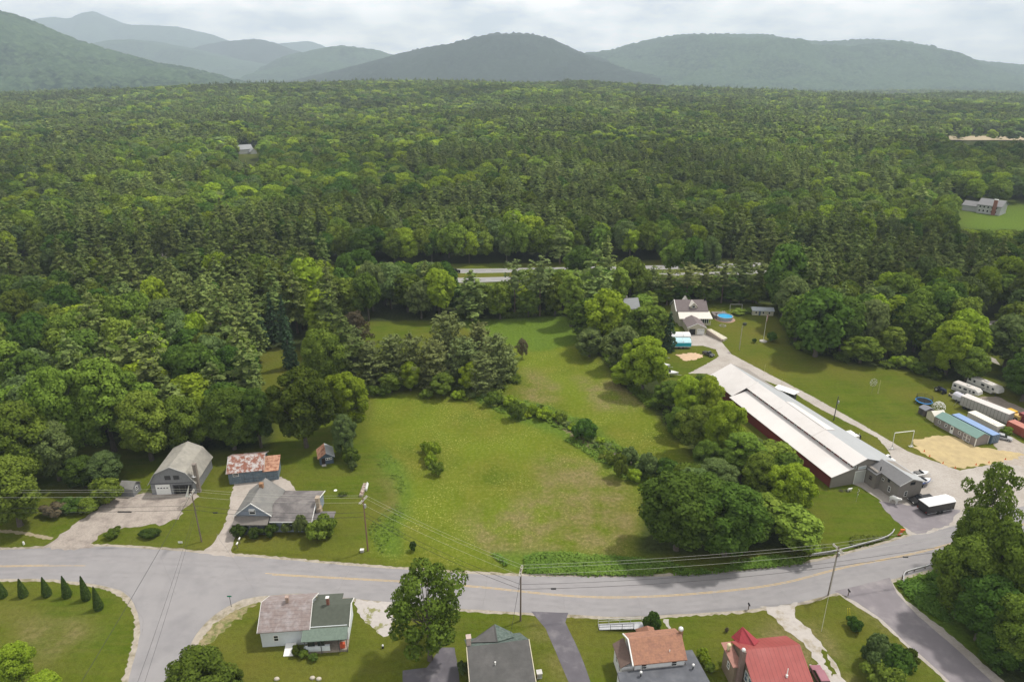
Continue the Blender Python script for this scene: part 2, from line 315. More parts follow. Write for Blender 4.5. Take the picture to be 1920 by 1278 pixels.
def ground_mat():
    m = bpy.data.materials.new('grass_ground'); m.use_nodes = True; t = m.node_tree; L = t.links.new; p = t.nodes['Principled BSDF']; p.inputs['Roughness'].default_value = .95; p.inputs['Specular IOR Level'].default_value = .02
    g = nd(t, 'ShaderNodeNewGeometry')
    def noise(s, d=5, r=.55):
        n = nd(t, 'ShaderNodeTexNoise'); n.inputs['Scale'].default_value = s; n.inputs['Detail'].default_value = d; n.inputs['Roughness'].default_value = r; L(g.outputs['Position'], n.inputs['Vector']); return n.outputs[0]
    def rng_(x, a, b, c=0, d=1):
        q = nd(t, 'ShaderNodeMapRange', _1=a, _2=b, _3=c, _4=d); L(x, q.inputs[0]); return q.outputs[0]
    def mix(f, a, b, facs=None):
        q = nd(t, 'ShaderNodeMix', data_type='RGBA')
        if isinstance(f, float): q.inputs['Factor'].default_value = f
        else: L(f, q.inputs['Factor'])
        for s_, x in (('A', a), ('B', b)):
            if isinstance(x, tuple): q.inputs[s_].default_value = (*x, 1)
            else: L(x, q.inputs[s_])
        return q.outputs['Result']
    def mul(a, b):
        q = nd(t, 'ShaderNodeMath', operation='MULTIPLY'); L(a, q.inputs[0]); L(b, q.inputs[1]) if not isinstance(b, float) else setattr(q.inputs[1], 'default_value', b); return q.outputs[0]
    def attr(n): q = nd(t, 'ShaderNodeAttribute'); q.attribute_name = n; return q.outputs['Fac']
    big, mid, fine, vf = noise(.035, 4), noise(.16, 6, .62), noise(1.3, 6, .7), noise(6, 3, .7)
    lawn = mix(rng_(mid, .3, .7), (.056, .092, .006), (.092, .122, .011)); lawn = mix(rng_(big, .4, .68), lawn, (.118, .115, .020))
    mead = mix(rng_(mid, .32, .66), (.076, .110, .008), (.142, .144, .020)); mead = mix(rng_(big, .38, .62), mead, (.118, .158, .012))
    mead = mix(mul(rng_(fine, .5, .72), .5), mead, (.20, .19, .06))
    mp_ = nd(t, 'ShaderNodeVectorMath', operation='MULTIPLY'); L(g.outputs['Position'], mp_.inputs[0]); mp_.inputs[1].default_value = (.10, .75, 1); ns_ = nd(t, 'ShaderNodeTexNoise'); ns_.inputs['Scale'].default_value = 1.0; ns_.inputs['Detail'].default_value = 3; L(mp_.outputs[0], ns_.inputs['Vector'])
    lawn = mix(mul(rng_(ns_.outputs[0], .42, .60), .45), lawn, (.108, .114, .022))
    sp1, sp2 = noise(2.6, 3, .7), noise(.09, 4, .6)
    mead = mix(mul(mul(rng_(sp1, .56, .66), rng_(sp2, .45, .58)), .75), mead, (.33, .35, .10))
    dry = mix(rng_(fine, .35, .65), (.14, .120, .048), (.22, .175, .090))
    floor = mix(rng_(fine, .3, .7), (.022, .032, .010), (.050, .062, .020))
    c = mix(attr('meadow'), lawn, mead); c = mix(mul(mul(attr('dry'), rng_(mid, .36, .62)), .8), c, dry)
    c = mix(mul(attr('lush'), .85), c, mix(rng_(fine, .35, .65), (.068, .120, .014), (.105, .165, .022)))
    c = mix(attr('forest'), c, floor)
    v = rng_(vf, .3, .7, .78, 1.2); s = nd(t, 'ShaderNodeVectorMath', operation='SCALE'); L(c, s.inputs[0]); L(v, s.inputs['Scale'])
    v = rng_(fine, .3, .7, .84, 1.16); s2 = nd(t, 'ShaderNodeVectorMath', operation='SCALE'); L(s.outputs[0], s2.inputs[0]); L(v, s2.inputs['Scale']); L(s2.outputs[0], p.inputs['Base Color'])
    b = nd(t, 'ShaderNodeBump', _0=.7, _1=.35); L(fine, b.inputs['Height']); b2 = nd(t, 'ShaderNodeBump', _0=.6, _1=.12); L(vf, b2.inputs['Height']); L(b.outputs[0], b2.inputs['Normal']); L(b2.outputs[0], p.inputs['Normal'])
    return m
GM = ground_mat()
dryA = mask([[(870, 960), (1040, 900), (1180, 960), (1180, 1050), (930, 1045), (870, 1010)], [(1000, 850), (1100, 860), (1180, 920), (1120, 960), (1000, 930)], [(700, 840), (735, 880), (745, 950), (715, 960), (720, 890)], [(1060, 700), (1190, 720), (1230, 770), (1120, 770)], [(1000, 690), (975, 740), (1010, 760), (1040, 720)], [(990, 1165), (1060, 1278), (1100, 1278), (1040, 1170)], [(0, 1130), (120, 1140), (180, 1190), (60, 1230)], [(1420, 1160), (1490, 1140), (1600, 1278), (1400, 1278)], [(1700, 1190), (1640, 1120), (1600, 1130), (1760, 1278)]], 8, 4)
lushA = mask([[(1768, 380), (2000, 376), (2000, 470), (1785, 470)], GULLY, DITCH, WEEDL, [(1700, 1100), (1760, 1080), (1900, 1278), (1840, 1240), (1760, 1180), (1700, 1130)], [(850, 600), (1060, 590), (1100, 640), (1000, 660), (930, 640)]], 3, 2)
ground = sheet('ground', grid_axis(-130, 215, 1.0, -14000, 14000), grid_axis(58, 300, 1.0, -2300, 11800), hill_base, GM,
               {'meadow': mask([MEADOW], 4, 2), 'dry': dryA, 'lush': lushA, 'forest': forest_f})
struct(ground, label='green grass and meadow ground reaching to the wooded plain')

# ---------------------------------------------------------------- paved and gravel sheets
def rough_poly(pts, step=1.2, jit=.12, seed=0):
    r = random.Random(seed); o = []
    for i in range(len(pts)):
        a = Vector(pts[i][:2]); b = Vector(pts[(i + 1) % len(pts)][:2]); n = max(1, int((b - a).length / step)); d = (b - a).normalized(); p = Vector((-d.y, d.x))
        for k in range(n): q = a + (b - a) * k / n + p * r.gauss(0, jit) * (0 if jit == 0 else 1); o.append((q.x, q.y))
    return o
def area(name, pix, z, m, jit=.12, step=1.2, world=False, seed=1, smooth=0):
    pts = pix if world else GP(pix)
    for _ in range(smooth):
        q = []
        for i in range(len(pts)):
            a = Vector(pts[i]); b = Vector(pts[(i + 1) % len(pts)]); q += [tuple(a * .75 + b * .25), tuple(a * .25 + b * .75)]
        pts = q
    pts = rough_poly(pts, step, jit, seed)
    mb = MB().face([(x, y, z) for x, y in pts]); o = mb.build(name, m); struct(o)
    if o.data.polygons[0].normal.z < 0: o.data.flip_normals()
    return o
def spline(pts, n=8):
    P = [Vector(p[:2]) for p in pts]; P = [P[0] * 2 - P[1]] + P + [P[-1] * 2 - P[-2]]; o = []
    for i in range(1, len(P) - 2):
        for k in range(n):
            t = k / n; o.append(.5 * ((2 * P[i]) + (P[i + 1] - P[i - 1]) * t + (2 * P[i - 1] - 5 * P[i] + 4 * P[i + 1] - P[i + 2]) * t * t + (3 * P[i] - P[i - 1] - 3 * P[i + 1] + P[i + 2]) * t ** 3))
    return o + [P[-2]]
def strip(name, line, w0, w1, z, m, n=8, jit=0, gaps=None, kind='structure'):
    """a band along the world line, w0 to its left and w1 to its right"""
    S = spline(line, n); mb = MB(); r = random.Random(5); pr = None
    for i, p in enumerate(S):
        d = (S[min(i + 1, len(S) - 1)] - S[max(i - 1, 0)]).normalized(); q = Vector((-d.y, d.x)); a = p + q * (w0 + r.gauss(0, jit) if jit else w0); b = p - q * (w1 + r.gauss(0, jit) if jit else w1)
        cur = ((b.x, b.y, z), (a.x, a.y, z))
        if pr and not (gaps and gaps(i)): mb.face([pr[0], cur[0], cur[1], pr[1]])
        pr = cur
    o = mb.build(name, m); o['kind'] = kind
    return o
asph = mat('pale_asphalt', (.250, .241, .245), .9, .07, .35, spot=((.218, .211, .218), .12, .48, .62))
asph_d = mat('newer_asphalt', (.195, .178, .192), .9, .10, .5, spot=((.25, .23, .235), .25, .5, .7))
asph_b = mat('black_asphalt', (.105, .098, .112), .9, .15, .6, spot=((.16, .15, .16), .4, .5, .7))
gravel = mat('pale_gravel', (.375, .345, .315), .95, .14, 2.5, bump=.05, spot=((.31, .28, .25), .22, .42, .66))
drive_m = mat('stony_driveway', (.325, .285, .25), .95, .18, 3, bump=.05, spot=((.21, .178, .16), .35, .46, .68))
shoulder = mat('dusty_shoulder', (.32, .285, .235), .95, .2, 1.5, bump=.05, spot=((.20, .175, .11), .5, .5, .64))
sand_m = mat('straw_sand', (.43, .34, .18), .95, .16, 1.2, bump=.08, spot=((.34, .27, .15), .3, .42, .66))
yellow = mat('road_yellow', (.42, .31, .16), .85, .2, 2, spot=((.36, .32, .27), 1.1, .5, .66))
crackm = mat('tar_seal', (.20, .19, .195), .8, .2, 2)
ROAD_UP = [(-500, 1036), (0, 1030), (150, 1023), (290, 1029), (440, 1041), (560, 1051), (700, 1063), (850, 1073), (980, 1079), (1150, 1081), (1300, 1077), (1450, 1064), (1540, 1050), (1650, 1021), (1720, 1000), (1800, 978), (1920, 945), (2300, 840)]
ROAD_LO = [(2300, 905), (1920, 1012), (1760, 1062), (1670, 1086), (1570, 1110), (1500, 1128), (1400, 1142), (1250, 1152), (1150, 1155), (1000, 1148), (860, 1140), (700, 1125), (560, 1112), (480, 1117), (300, 1120), (160, 1092), (0, 1085), (-500, 1098)]
up = spline(GP(ROAD_UP)); lo = spline(GP(ROAD_LO))
road = area('road', [tuple(p) for p in up] + [tuple(p) for p in lo], .012, asph, jit=.05, step=1.5, world=True); road['label'] = 'pale grey two lane road curving past the meadow'
o = area('road_shoulder', [(p[0], p[1] + .6) for p in up] + [(p[0], p[1] - .6) for p in lo], .004, shoulder, jit=.10, step=.5, world=True)
o = area('side_road', [(160, 1090), (206, 1098), (236, 1110), (254, 1135), (263, 1165), (261, 1200), (250, 1240), (236, 1290), (215, 1370), (160, 1500), (300, 1500), (318, 1380), (330, 1290), (345, 1235), (362, 1195), (390, 1160), (430, 1133), (472, 1117), (560, 1113), (420, 1085), (260, 1080)], .016, asph, jit=.04, smooth=2)
o = area('side_road_shoulder', [(150, 1095), (212, 1096), (244, 1108), (262, 1135), (271, 1165), (268, 1200), (257, 1240), (243, 1290), (222, 1370), (170, 1500), (140, 1500), (200, 1370), (225, 1290), (240, 1240), (250, 1200), (252, 1165), (246, 1140), (226, 1118), (195, 1104)], .008, shoulder, jit=.10, step=.4)
o = area('side_road_shoulder', [(560, 1108), (470, 1112), (425, 1130), (385, 1158), (356, 1193), (338, 1235), (322, 1290), (345, 1290), (358, 1240), (375, 1200), (400, 1170), (440, 1143), (485, 1128), (560, 1120)], .0085, shoulder, jit=.10, step=.4)
o = area('branch_road', [(1565, 1108), (1668, 1082), (1682, 1112), (1722, 1155), (1790, 1213), (1850, 1268), (1960, 1370), (1880, 1400), (1795, 1290), (1752, 1250), (1700, 1205), (1650, 1158), (1606, 1128)], .020, asph_d, jit=.04)
o = area('gravel_verge', [(1660, 1090), (1672, 1092), (1700, 1125), (1745, 1160), (1810, 1213), (1865, 1262), (1990, 1370), (1960, 1370), (1846, 1268), (1788, 1215), (1718, 1158), (1676, 1115)], .014, gravel, jit=.12, step=.6)
o = area('gravel_verge', [(1568, 1112), (1600, 1124), (1650, 1156), (1700, 1203), (1755, 1252), (1800, 1292), (1875, 1400), (1862, 1400), (1790, 1293), (1748, 1254), (1695, 1207), (1645, 1161), (1600, 1132)], .010, gravel, jit=.08, step=.6)
cl = [(-300, 1068), (0, 1062), (160, 1060), (300, 1066), (440, 1073), (560, 1080), (760, 1091), (900, 1101), (1060, 1117), (1180, 1120), (1320, 1112), (1460, 1095), (1580, 1065), (1700, 1041), (1780, 1021), (1950, 975), (2200, 905)]
for dd in (0, .26):
    strip('centre_line', [(p[0], p[1] + dd) for p in GP(cl)], .07, .07, .020, yellow, gaps=lambda i: 16 < i < 38 and dd == 0 or 12 < i < 37 and dd > 0)
gw = mat('worn_white_line', (.45, .44, .42), .85, .1, 2, spot=((.36, .34, .33), .9, .4, .6))
# tar seams across the road
trk = mat('wheel_track', (.230, .221, .227), .9, .08, .5, spot=((.246, .236, .240), .3, .4, .6))
for dd in (-2.6, -1.3, 1.3, 2.6):
    strip('wheel_track', [(p[0], p[1] + dd) for p in GP(cl)], .32, .32, .0145, trk, jit=.03)
for a, b in (((300, 1040), (330, 1115)), ((405, 1000), (480, 1110)), ((430, 1060), (400, 1095)), ((660, 1060), (632, 1110)), ((915, 1075), (905, 1140)), ((1196, 1120), (1203, 1152)), ((1328, 1103), (1345, 1130)), ((1450, 1090), (1475, 1118)), ((1700, 1045), (1745, 1060)), ((1057, 1115), (1058, 1140))):
    A, B = G(*a), G(*b); r = random.Random(a[0]); N = 9; pts = [(A.lerp(B, i / N).x + r.gauss(0, .05), A.lerp(B, i / N).y + r.gauss(0, .05)) for i in range(N + 1)]
    strip('tar_seam', pts, .025, .025, .018, crackm, n=2)
for pts in ([(165, 1093), (200, 1096), (232, 1107), (248, 1122), (258, 1145), (268, 1160), (266, 1190)], [(560, 1114), (500, 1113), (455, 1122), (405, 1150), (370, 1185), (345, 1222)], [(560, 1113), (700, 1125), (740, 1128), (760, 1131)]):
    strip('tar_seam', GP(pts), .03, .03, .0185, crackm, n=6, jit=.01)
area('driveway', [(80, 1030), (112, 1001), (150, 975), (195, 945), (215, 930), (240, 928), (286, 924), (372, 922), (366, 935), (347, 952), (335, 972), (300, 983), (262, 986), (215, 992), (186, 1004), (174, 1018), (176, 1027)], .0155, drive_m, jit=.3, step=.8)['label'] = 'worn stony driveway in front of the gambrel garage'
area('driveway', [(440, 903), (528, 893), (545, 905), (555, 920), (490, 930), (462, 945), (447, 980), (441, 1010), (433, 1026), (440, 1044), (372, 1037), (398, 1020), (416, 995), (427, 960), (434, 925)], .0158, mat('pale_driveway', (.36, .32, .285), .95, .1, 2, bump=.03, spot=((.28, .25, .22), .35, .46, .68)), jit=.12, step=.7)['label'] = 'pale driveway beside the blue grey house'
area('driveway', [(996, 1146), (1066, 1148), (1060, 1166), (1072, 1190), (1093, 1237), (1110, 1285), (1145, 1400), (1100, 1400), (1068, 1282), (1042, 1221), (1023, 1178)], .0162, asph_b, jit=.03)['label'] = 'narrow dark asphalt driveway beside the dark roofed house'
area('driveway', [(755, 1257), (800, 1251), (825, 1213), (853, 1213), (864, 1290), (880, 1400), (760, 1400)], .0163, asph_b, jit=.05)['label'] = 'black asphalt driveway under the big maple'
area('gravel_patch', [(662, 1122), (738, 1128), (735, 1150), (733, 1185), (718, 1194), (706, 1178), (690, 1172), (675, 1150)], .0105, mat('pale_grit', (.40, .37, .35), .95, .1, 2, spot=((.2, .2, .08), .6, .55, .6)), jit=.3, step=.6)
area('driveway', [(1425, 1139), (1495, 1128), (1490, 1150), (1500, 1165), (1530, 1195), (1560, 1235), (1590, 1285), (1620, 1400), (1580, 1400), (1552, 1285), (1530, 1240), (1505, 1205), (1475, 1180), (1455, 1160)], .0165, mat('dusty_track', (.40, .37, .345), .95, .1, 1.5, bump=.04, spot=((.27, .235, .165), .35, .5, .64)), jit=.22, step=.7)['label'] = 'dusty gravel driveway beside the red roofed house'
area('grass_strip', [(1540, 1218), (1549, 1222), (1568, 1262), (1560, 1268)], .0185, GM, jit=.2, step=.4)
yard = [(1290, 626), (1326, 624), (1352, 640), (1372, 664), (1440, 700), (1520, 741), (1600, 786), (1672, 828), (1700, 845), (1745, 862), (1800, 882), (1870, 868), (1920, 852), (2150, 850), (2150, 890), (1930, 945), (1820, 975), (1740, 1000), (1704, 1003), (1684, 972), (1650, 937), (1615, 914), (1598, 906), (1640, 900), (1670, 850), (1645, 820), (1575, 784), (1540, 768), (1480, 731), (1420, 707), (1400, 720), (1372, 725), (1325, 700), (1290, 700), (1325, 682), (1348, 668), (1342, 655), (1318, 648), (1295, 648)]
area('gravel_yard', yard, .0145, gravel, jit=.07, step=.6)['label'] = 'pale gravel drive and yard around the long barn'
area('gravel_yard', [(1860, 825), (1890, 815), (1960, 850), (1960, 880), (1880, 868)], .0188, mat('earth_yard', (.33, .29, .25), .95, .2, 1, bump=.05), jit=.3)
area('gravel_yard', [(1838, 745), (1870, 742), (1990, 800), (1990, 830), (1900, 790)], .0132, mat('earth_track', (.24, .20, .165), .95, .2, 1, bump=.05), jit=.3)
area('worn_yard', [(1645, 940), (1690, 985), (1720, 1001), (1780, 985), (1800, 955), (1740, 950), (1700, 945)], .0192, asph_d, jit=.2, step=.8)
area('sand', [(1714, 826), (1742, 817), (1784, 816), (1826, 837), (1873, 843), (1925, 852), (1885, 864), (1831, 873), (1794, 878), (1770, 873), (1742, 854), (1711, 838)], .0205, sand_m, jit=.35, step=.7)['label'] = 'straw coloured sand lot beside the gravel yard'
area('sand', [(1268, 666), (1280, 662), (1306, 661), (1318, 668), (1300, 675), (1284, 676)], .018, mat('tan_sand', (.50, .36, .24), .95, .12, 1, bump=.05), jit=.35, step=.5)['label'] = 'tan sand patch beside the blue camper cover'
area('field', [(1772, 256), (2060, 255), (2060, 264), (1772, 264)], .6, mat('tan_field', (.33, .27, .17), .95, .1, .05), jit=1.5, step=10)['label'] = 'pale tan farm field in the far right woods'
area('path', [(1815, 620), (1850, 603), (1892, 596), (1890, 604), (1850, 612), (1822, 626)], .012, gravel, jit=.1)
area('path', [(1815, 652), (1828, 657), (1868, 673), (1875, 684), (1840, 671), (1815, 662)], .012, gravel, jit=.1)
area('path', [(1245, 1161), (1252, 1160), (1264, 1192), (1258, 1193)], .012, conc, jit=.12, step=.4)
area('path', [(-60, 985), (0, 992), (50, 997), (100, 1007), (95, 1012), (40, 1001), (-60, 992)], .012, mat('worn_path', (.27, .23, .15), .95, .2, 2), jit=.12, step=.5)
# muddy rills in the gully
mud = mat('grey_mud', (.23, .19, .16), .9, .25, 2, bump=.05)
area('mud', [(1142, 840), (1165, 843), (1200, 880), (1200, 900), (1188, 896), (1175, 875), (1140, 852)], .008, mud, jit=.3, step=.6)
area('mud', [(1060, 1043), (1190, 1052), (1186, 1057), (1130, 1056), (1050, 1051)], .009, mud, jit=.25, step=.6)
area('dry_bank', [(1040, 790), (1075, 800), (1115, 825), (1150, 850), (1200, 885), (1195, 893), (1150, 868), (1105, 838), (1060, 812)], .007, mat('pale_dry_grass', (.20, .165, .095), .95, .3, 2, bump=.05, spot=((.09, .12, .03), .9, .45, .6)), jit=.5, step=.6)
area('dry_verge', [(392, 1160), (440, 1138), (475, 1125), (482, 1133), (440, 1160), (405, 1195), (375, 1215), (368, 1200)], .006, mat('dry_grass', (.24, .20, .11), .95, .3, 2, bump=.05, spot=((.11, .13, .03), .9, .45, .6)), jit=.4, step=.6)
# highway
hwm = mat('highway_asphalt', (.25, .245, .24), .9, .06, .2)
HF, HN = GP(HWY_FAR), GP(HWY_NEAR)
strip('highway', HF, 3.2, 3.2, .012, hwm)['label'] = 'far carriageway of the highway behind the pines'
strip('highway', HN, 3.2, 3.2, .012, hwm)['label'] = 'near carriageway of the highway behind the pines'
wl = mat('white_line', (.6, .6, .58), .8, .1, 2)
for H_ in (HF, HN):
    strip('lane_line', H_, .1, .1, .017, wl, n=24, gaps=lambda i: i % 3)
    for off in (2.5, -2.5): strip('edge_line', [(x, y + off) for x, y in H_], .07, .07, .017, wl)
# ---------------------------------------------------------------- hills and mountains
def hill_mat(name, c1, c2, c3):
    m = bpy.data.materials.new(name); m.use_nodes = True; t = m.node_tree; L = t.links.new; p = t.nodes['Principled BSDF']; p.inputs['Roughness'].default_value = 1; p.inputs['Specular IOR Level'].default_value = 0
    g = nd(t, 'ShaderNodeNewGeometry'); a = nd(t, 'ShaderNodeTexNoise'); a.inputs['Scale'].default_value = .0032; a.inputs['Detail'].default_value = 8; b = nd(t, 'ShaderNodeTexNoise'); b.inputs['Scale'].default_value = .035; b.inputs['Detail'].default_value = 3; b.inputs['Roughness'].default_value = .75
    for n in (a, b): L(g.outputs['Position'], n.inputs['Vector'])
    q = nd(t, 'ShaderNodeMapRange', _1=.46, _2=.54); L(a.outputs[0], q.inputs[0]); x = nd(t, 'ShaderNodeMix', data_type='RGBA'); L(q.outputs[0], x.inputs['Factor']); x.inputs['A'].default_value = (*c1, 1); x.inputs['B'].default_value = (*c2, 1)
    q2 = nd(t, 'ShaderNodeMapRange', _1=.40, _2=.66); L(b.outputs[0], q2.inputs[0]); y = nd(t, 'ShaderNodeMix', data_type='RGBA'); L(q2.outputs[0], y.inputs['Factor']); L(x.outputs['Result'], y.inputs['A']); y.inputs['B'].default_value = (*c3, 1); L(y.outputs['Result'], p.inputs['Base Color'])
    return m
hm1 = hill_mat('hillside_woods', (.012, .028, .022), (.034, .064, .038), (.078, .120, .062))
hm2 = hill_mat('dark_hillside_woods', (.012, .019, .014), (.018, .028, .018), (.032, .048, .028))  # darker woods; cloud shade over the middle hill is put into this colour
def hill(label, ridge, D, foot, m, seed, step=16, bump=14, back=.5, z0=-48.0, rough=.26, name='hill', pe=1.0):
    P = [AT(px, py, D) for px, py in ridge]; xs = np.array([p.x for p in P]); zs = np.array([p.z for p in P])
    nx = max(10, int((xs[-1] - xs[0]) / step)); X1 = np.linspace(xs[0], xs[-1], nx)
    # smooth ridge height
    Z1 = np.interp(X1, xs, zs); k = max(3, int(nx / 60)); ker = np.hanning(k + 2)[1:-1]; ker /= ker.sum(); Z1 = np.convolve(np.pad(Z1, k, mode='edge'), ker, 'same')[k:-k]
    nt_ = int(foot * (1 + back) / (step * 1.3)); T = np.linspace(0, 1 + back, nt_)
    XX, TT = np.meshgrid(X1, T); ZR = np.tile(Z1, (nt_, 1)); wob = (fbm(XX, TT * 0 + 50, foot * .6, seed) - .5) * foot * .25
    YY = D - foot + TT * foot + wob * np.clip(1 - TT, 0, 1)
    XX2 = XX * (YY / D * .5 + .5)
    prof = np.where(TT <= 1, (np.sin(np.clip(TT, 0, 1) * PI / 2) ** 1.5) ** pe, 1 - ((TT - 1) / back) ** 1.5)
    n = fbm(XX, YY, foot * .35, seed + 9, 5) - .47
    env = np.clip(TT * (1 - TT) * 4, 0, 1)
    ZZ = z0 - 12 + (ZR - z0 + 12) * prof * (1 + n * rough * 6 * env)
    rr = np.random.default_rng(seed); ZZ = ZZ + (rr.random(ZZ.shape) ** 1.5) * bump + (TT < .02) * -20
    ZZ = np.where(TT < .98, np.minimum(ZZ, 80 + (ZR - 80) * YY / D * .985 + bump * .3), ZZ)
    v = np.stack([XX2.ravel(), YY.ravel(), ZZ.ravel()], 1); i = np.arange(nx * nt_).reshape(nt_, nx); f = np.stack([i[:-1, :-1], i[:-1, 1:], i[1:, 1:], i[1:, :-1]], -1).reshape(-1, 4)
    me = bpy.data.meshes.new(name); npmesh(me, v, f); me.materials.append(m); o = bpy.data.objects.new(name, me); COL.objects.link(o); return struct(o, label=label)
hill('green wooded hill rising at the far left', [(-900, -60), (-300, -45), (-80, 8), (0, 24), (60, 45), (130, 75), (200, 98), (290, 122), (350, 132), (390, 142), (450, 162), (520, 180)], 3100, 1500, hm1, 1, step=11, bump=15, z0=-20)
hill('highest blue mountain at the far left', [(-300, 90), (30, 60), (62, 36), (100, 32), (128, 36), (150, 27), (175, 21), (196, 30), (240, 47), (290, 48), (330, 50), (400, 66), (432, 78), (480, 100), (560, 118)], 10500, 2500, hm1, 2, step=45, bump=6, name='mountain')
hill('low blue ridge left of the valley', [(40, 130), (120, 100), (185, 82), (215, 78), (245, 74), (300, 80), (380, 96), (450, 112), (560, 130)], 7400, 1800, hm1, 3, step=35, bump=8)
hill('rounded blue hill behind the valley', [(330, 100), (390, 84), (440, 78), (478, 74), (510, 80), (550, 95), (600, 110), (660, 122)], 8300, 1800, hm2, 4, step=35, bump=8)
hill('palest far peak in the gap', [(470, 105), (520, 82), (548, 80), (580, 77), (605, 86), (640, 100), (700, 115)], 11600, 1800, hm1, 5, step=45, bump=6, name='mountain')
hill('low hill left of the dark hill', [(500, 125), (560, 102), (605, 93), (640, 87), (690, 92), (740, 104), (800, 118), (900, 130)], 6400, 1700, hm1, 6, step=28, bump=14)
hill('dark rounded wooded hill in the middle', [(430, 165), (560, 152), (640, 134), (700, 119), (760, 101), (805, 92), (850, 84), (880, 76), (915, 68), (960, 66), (1000, 68), (1040, 78), (1070, 92), (1095, 103), (1150, 120), (1250, 150)], 5000, 2000, hm2, 7, step=16, bump=16, pe=1.6)
hill('long flat topped wooded mountain at the right', [(900, 150), (1000, 125), (1090, 103), (1140, 97), (1170, 88), (1200, 80), (1250, 70), (1290, 66), (1430, 66), (1455, 70), (1480, 78), (1560, 80), (1620, 75), (1700, 80), (1728, 88), (1745, 98), (1790, 110), (1850, 118), (1920, 125), (2100, 140), (2500, 170)], 5700, 2600, hm1, 8, step=17, bump=16, pe=1.7, name='mountain')
# the air
hz = MB().box(-14500, -3200, -110, 14500, 12650, 800).build('haze', [bpy.data.materials.new('haze')])
hm = hz.data.materials[0]; hm.use_nodes = True; t = hm.node_tree; t.nodes.clear(); oo = nd(t, 'ShaderNodeOutputMaterial'); pv = nd(t, 'ShaderNodeVolumePrincipled')
pv.inputs['Color'].default_value = (.72, .87, 1.0, 1); pv.inputs['Density'].default_value = 1.45e-4; pv.inputs['Anisotropy'].default_value = 0.0; t.links.new(pv.outputs[0], oo.inputs['Volume'])
hz['kind'] = 'stuff'
# ================================================================ BUILDINGS
grey_side = mat('grey_board_siding', (.20, .205, .215), .85, .12, 2, stripe=('x', .3, .12, .8))
grey_sideX = grey_side
shingle = mat('grey_shingles', (.195, .19, .18), .95, .14, 2, bump=.04, spot=((.15, .15, .145), .5, .45, .65), stripe=('xy', .45, .08, .93))
# gambrel garage
t = thing('gambrel_garage', 'grey gambrel roofed garage with white overhead door at the end of the stony driveway', 'garage', *along((-72.2, 115.6), (-63.5, 116.2)))
gp = [(0, 0), (8.7, 0), (8.7, 2.8), (7.2, 5.0), (4.5, 6.3), (1.5, 5.0), (0, 2.8)]
MB().ex(gp, 'y', 0, 9.4).build('wall', grey_side, t)
r = MB(); rp = [(-.35, 2.5), (1.35, 5.1), (4.5, 6.5), (7.35, 5.1), (9.05, 2.5)]
for i in range(4):
    a, b = rp[i], rp[i + 1]; r.slab([(a[0], -.35, a[1]), (b[0], -.35, b[1]), (b[0], 9.7, b[1]), (a[0], 9.7, a[1])], .12)
r.build('roof', mat('tan_grey_shingles', (.29, .275, .24), .95, .12, 1.5, bump=.04, spot=((.21, .20, .18), .4, .45, .7), stripe=('y', .35, .08, .93)), t)
tr = MB()
for i in range(4):
    a, b = rp[i], rp[i + 1]; tr.slab([(a[0], -.44, a[1] + .03), (b[0], -.44, b[1] + .03), (b[0], -.36, b[1] + .03), (a[0], -.36, a[1] + .03)], .16)
tr.build('bargeboard', mat('pale_trim', (.42, .42, .41), .7, .1), t)
d = MB(); d.box(.9, -.06, 0, 3.7, 0, 2.3)
for i in range(1, 4): d.box(.92, -.075, i * .57, 3.68, -.06, i * .57 + .03)
d = d.build('garage_door', white, t)
for i in range(4): MB().box(1.25 + i * .58, -.085, 1.45, 1.6 + i * .58, -.061, 1.65).build('pane', glass, d)
MB().box(4.5, -.02, .0, 7.9, .06, 2.0).build('open_bay', black, t)
p = MB()
for x in (4.4, 5.5, 6.7, 7.9): p.box(x - .07, -.12, 0, x + .07, -.02, 2.1)
p.box(4.3, -.12, 2.0, 8.0, -.02, 2.14); p.build('door_frame', darkmetal, t)
for x in (3.6, 5.3): window(t, '-y', x, 3.85, 1.0, .75, 0, darkmetal, glass, 1)
MB().box(8.72, .1, 0, 9.35, .8, 6.4).box(8.68, .06, 6.4, 9.39, .84, 6.52).build('chimney', mat('stone_chimney', (.20, .17, .15), .9, .3, 3), t)
MB().box(0, -.05, 2.5, 8.7, -.01, 2.62).build('trim_board', darkmetal, t)
MB().lathe([(.02, 0), (.35, .05), (.5, .15)], (8.7, .2, 3.7), 12).tube((8.7, .2, 2.9), (8.7, .2, 3.7), .04).build('satellite_dish', white, t)
# small grey shed left of it
t = thing('garden_shed', 'small grey shed with a white window half hidden by the round bush', 'shed', *along(G(228, 929), G(254, 931)))
gable(t, 0, 2.7, 0, 2.4, 1.9, 2.7, grey_side, shingle, 'x', .2, .1)
window(t, '+x', 1.2, 1.3, .5, .7, 2.7, white, glass, 1)
# blue garage
blue = mat('faded_blue_boards', (.115, .155, .19), .85, .2, 2, stripe=('x', .35, .1, .7), spot=((.19, .21, .22), 1.5, .5, .75))
rust = mat('rusted_sheet_roof', (.40, .37, .36), .7, .12, 2, spot=((.21, .085, .055), 1.1, .44, .54), stripe=('x', .6, .08, .7))
rust2 = mat('orange_rust_roof', (.42, .24, .16), .8, .15, 2, spot=((.24, .10, .06), 1.3, .46, .6), stripe=('x', .6, .08, .7))
t = thing('blue_garage', 'faded blue garage under a rust streaked metal roof with a lower lean-to', 'garage', *along((-58.1, 119.2), (-48.7, 121.1)))
gable(t, 0, 6.8, 0, 7.2, 2.75, 4.4, blue, rust, 'x', .25, .06, trim=mat('pale_trim', (.42, .42, .41)))
MB().ex([(0, 0), (4.4, 0), (4.4, 3.0), (0, 2.3)], 'x', 6.8, 9.7).build('lean_to_wall', blue, t)
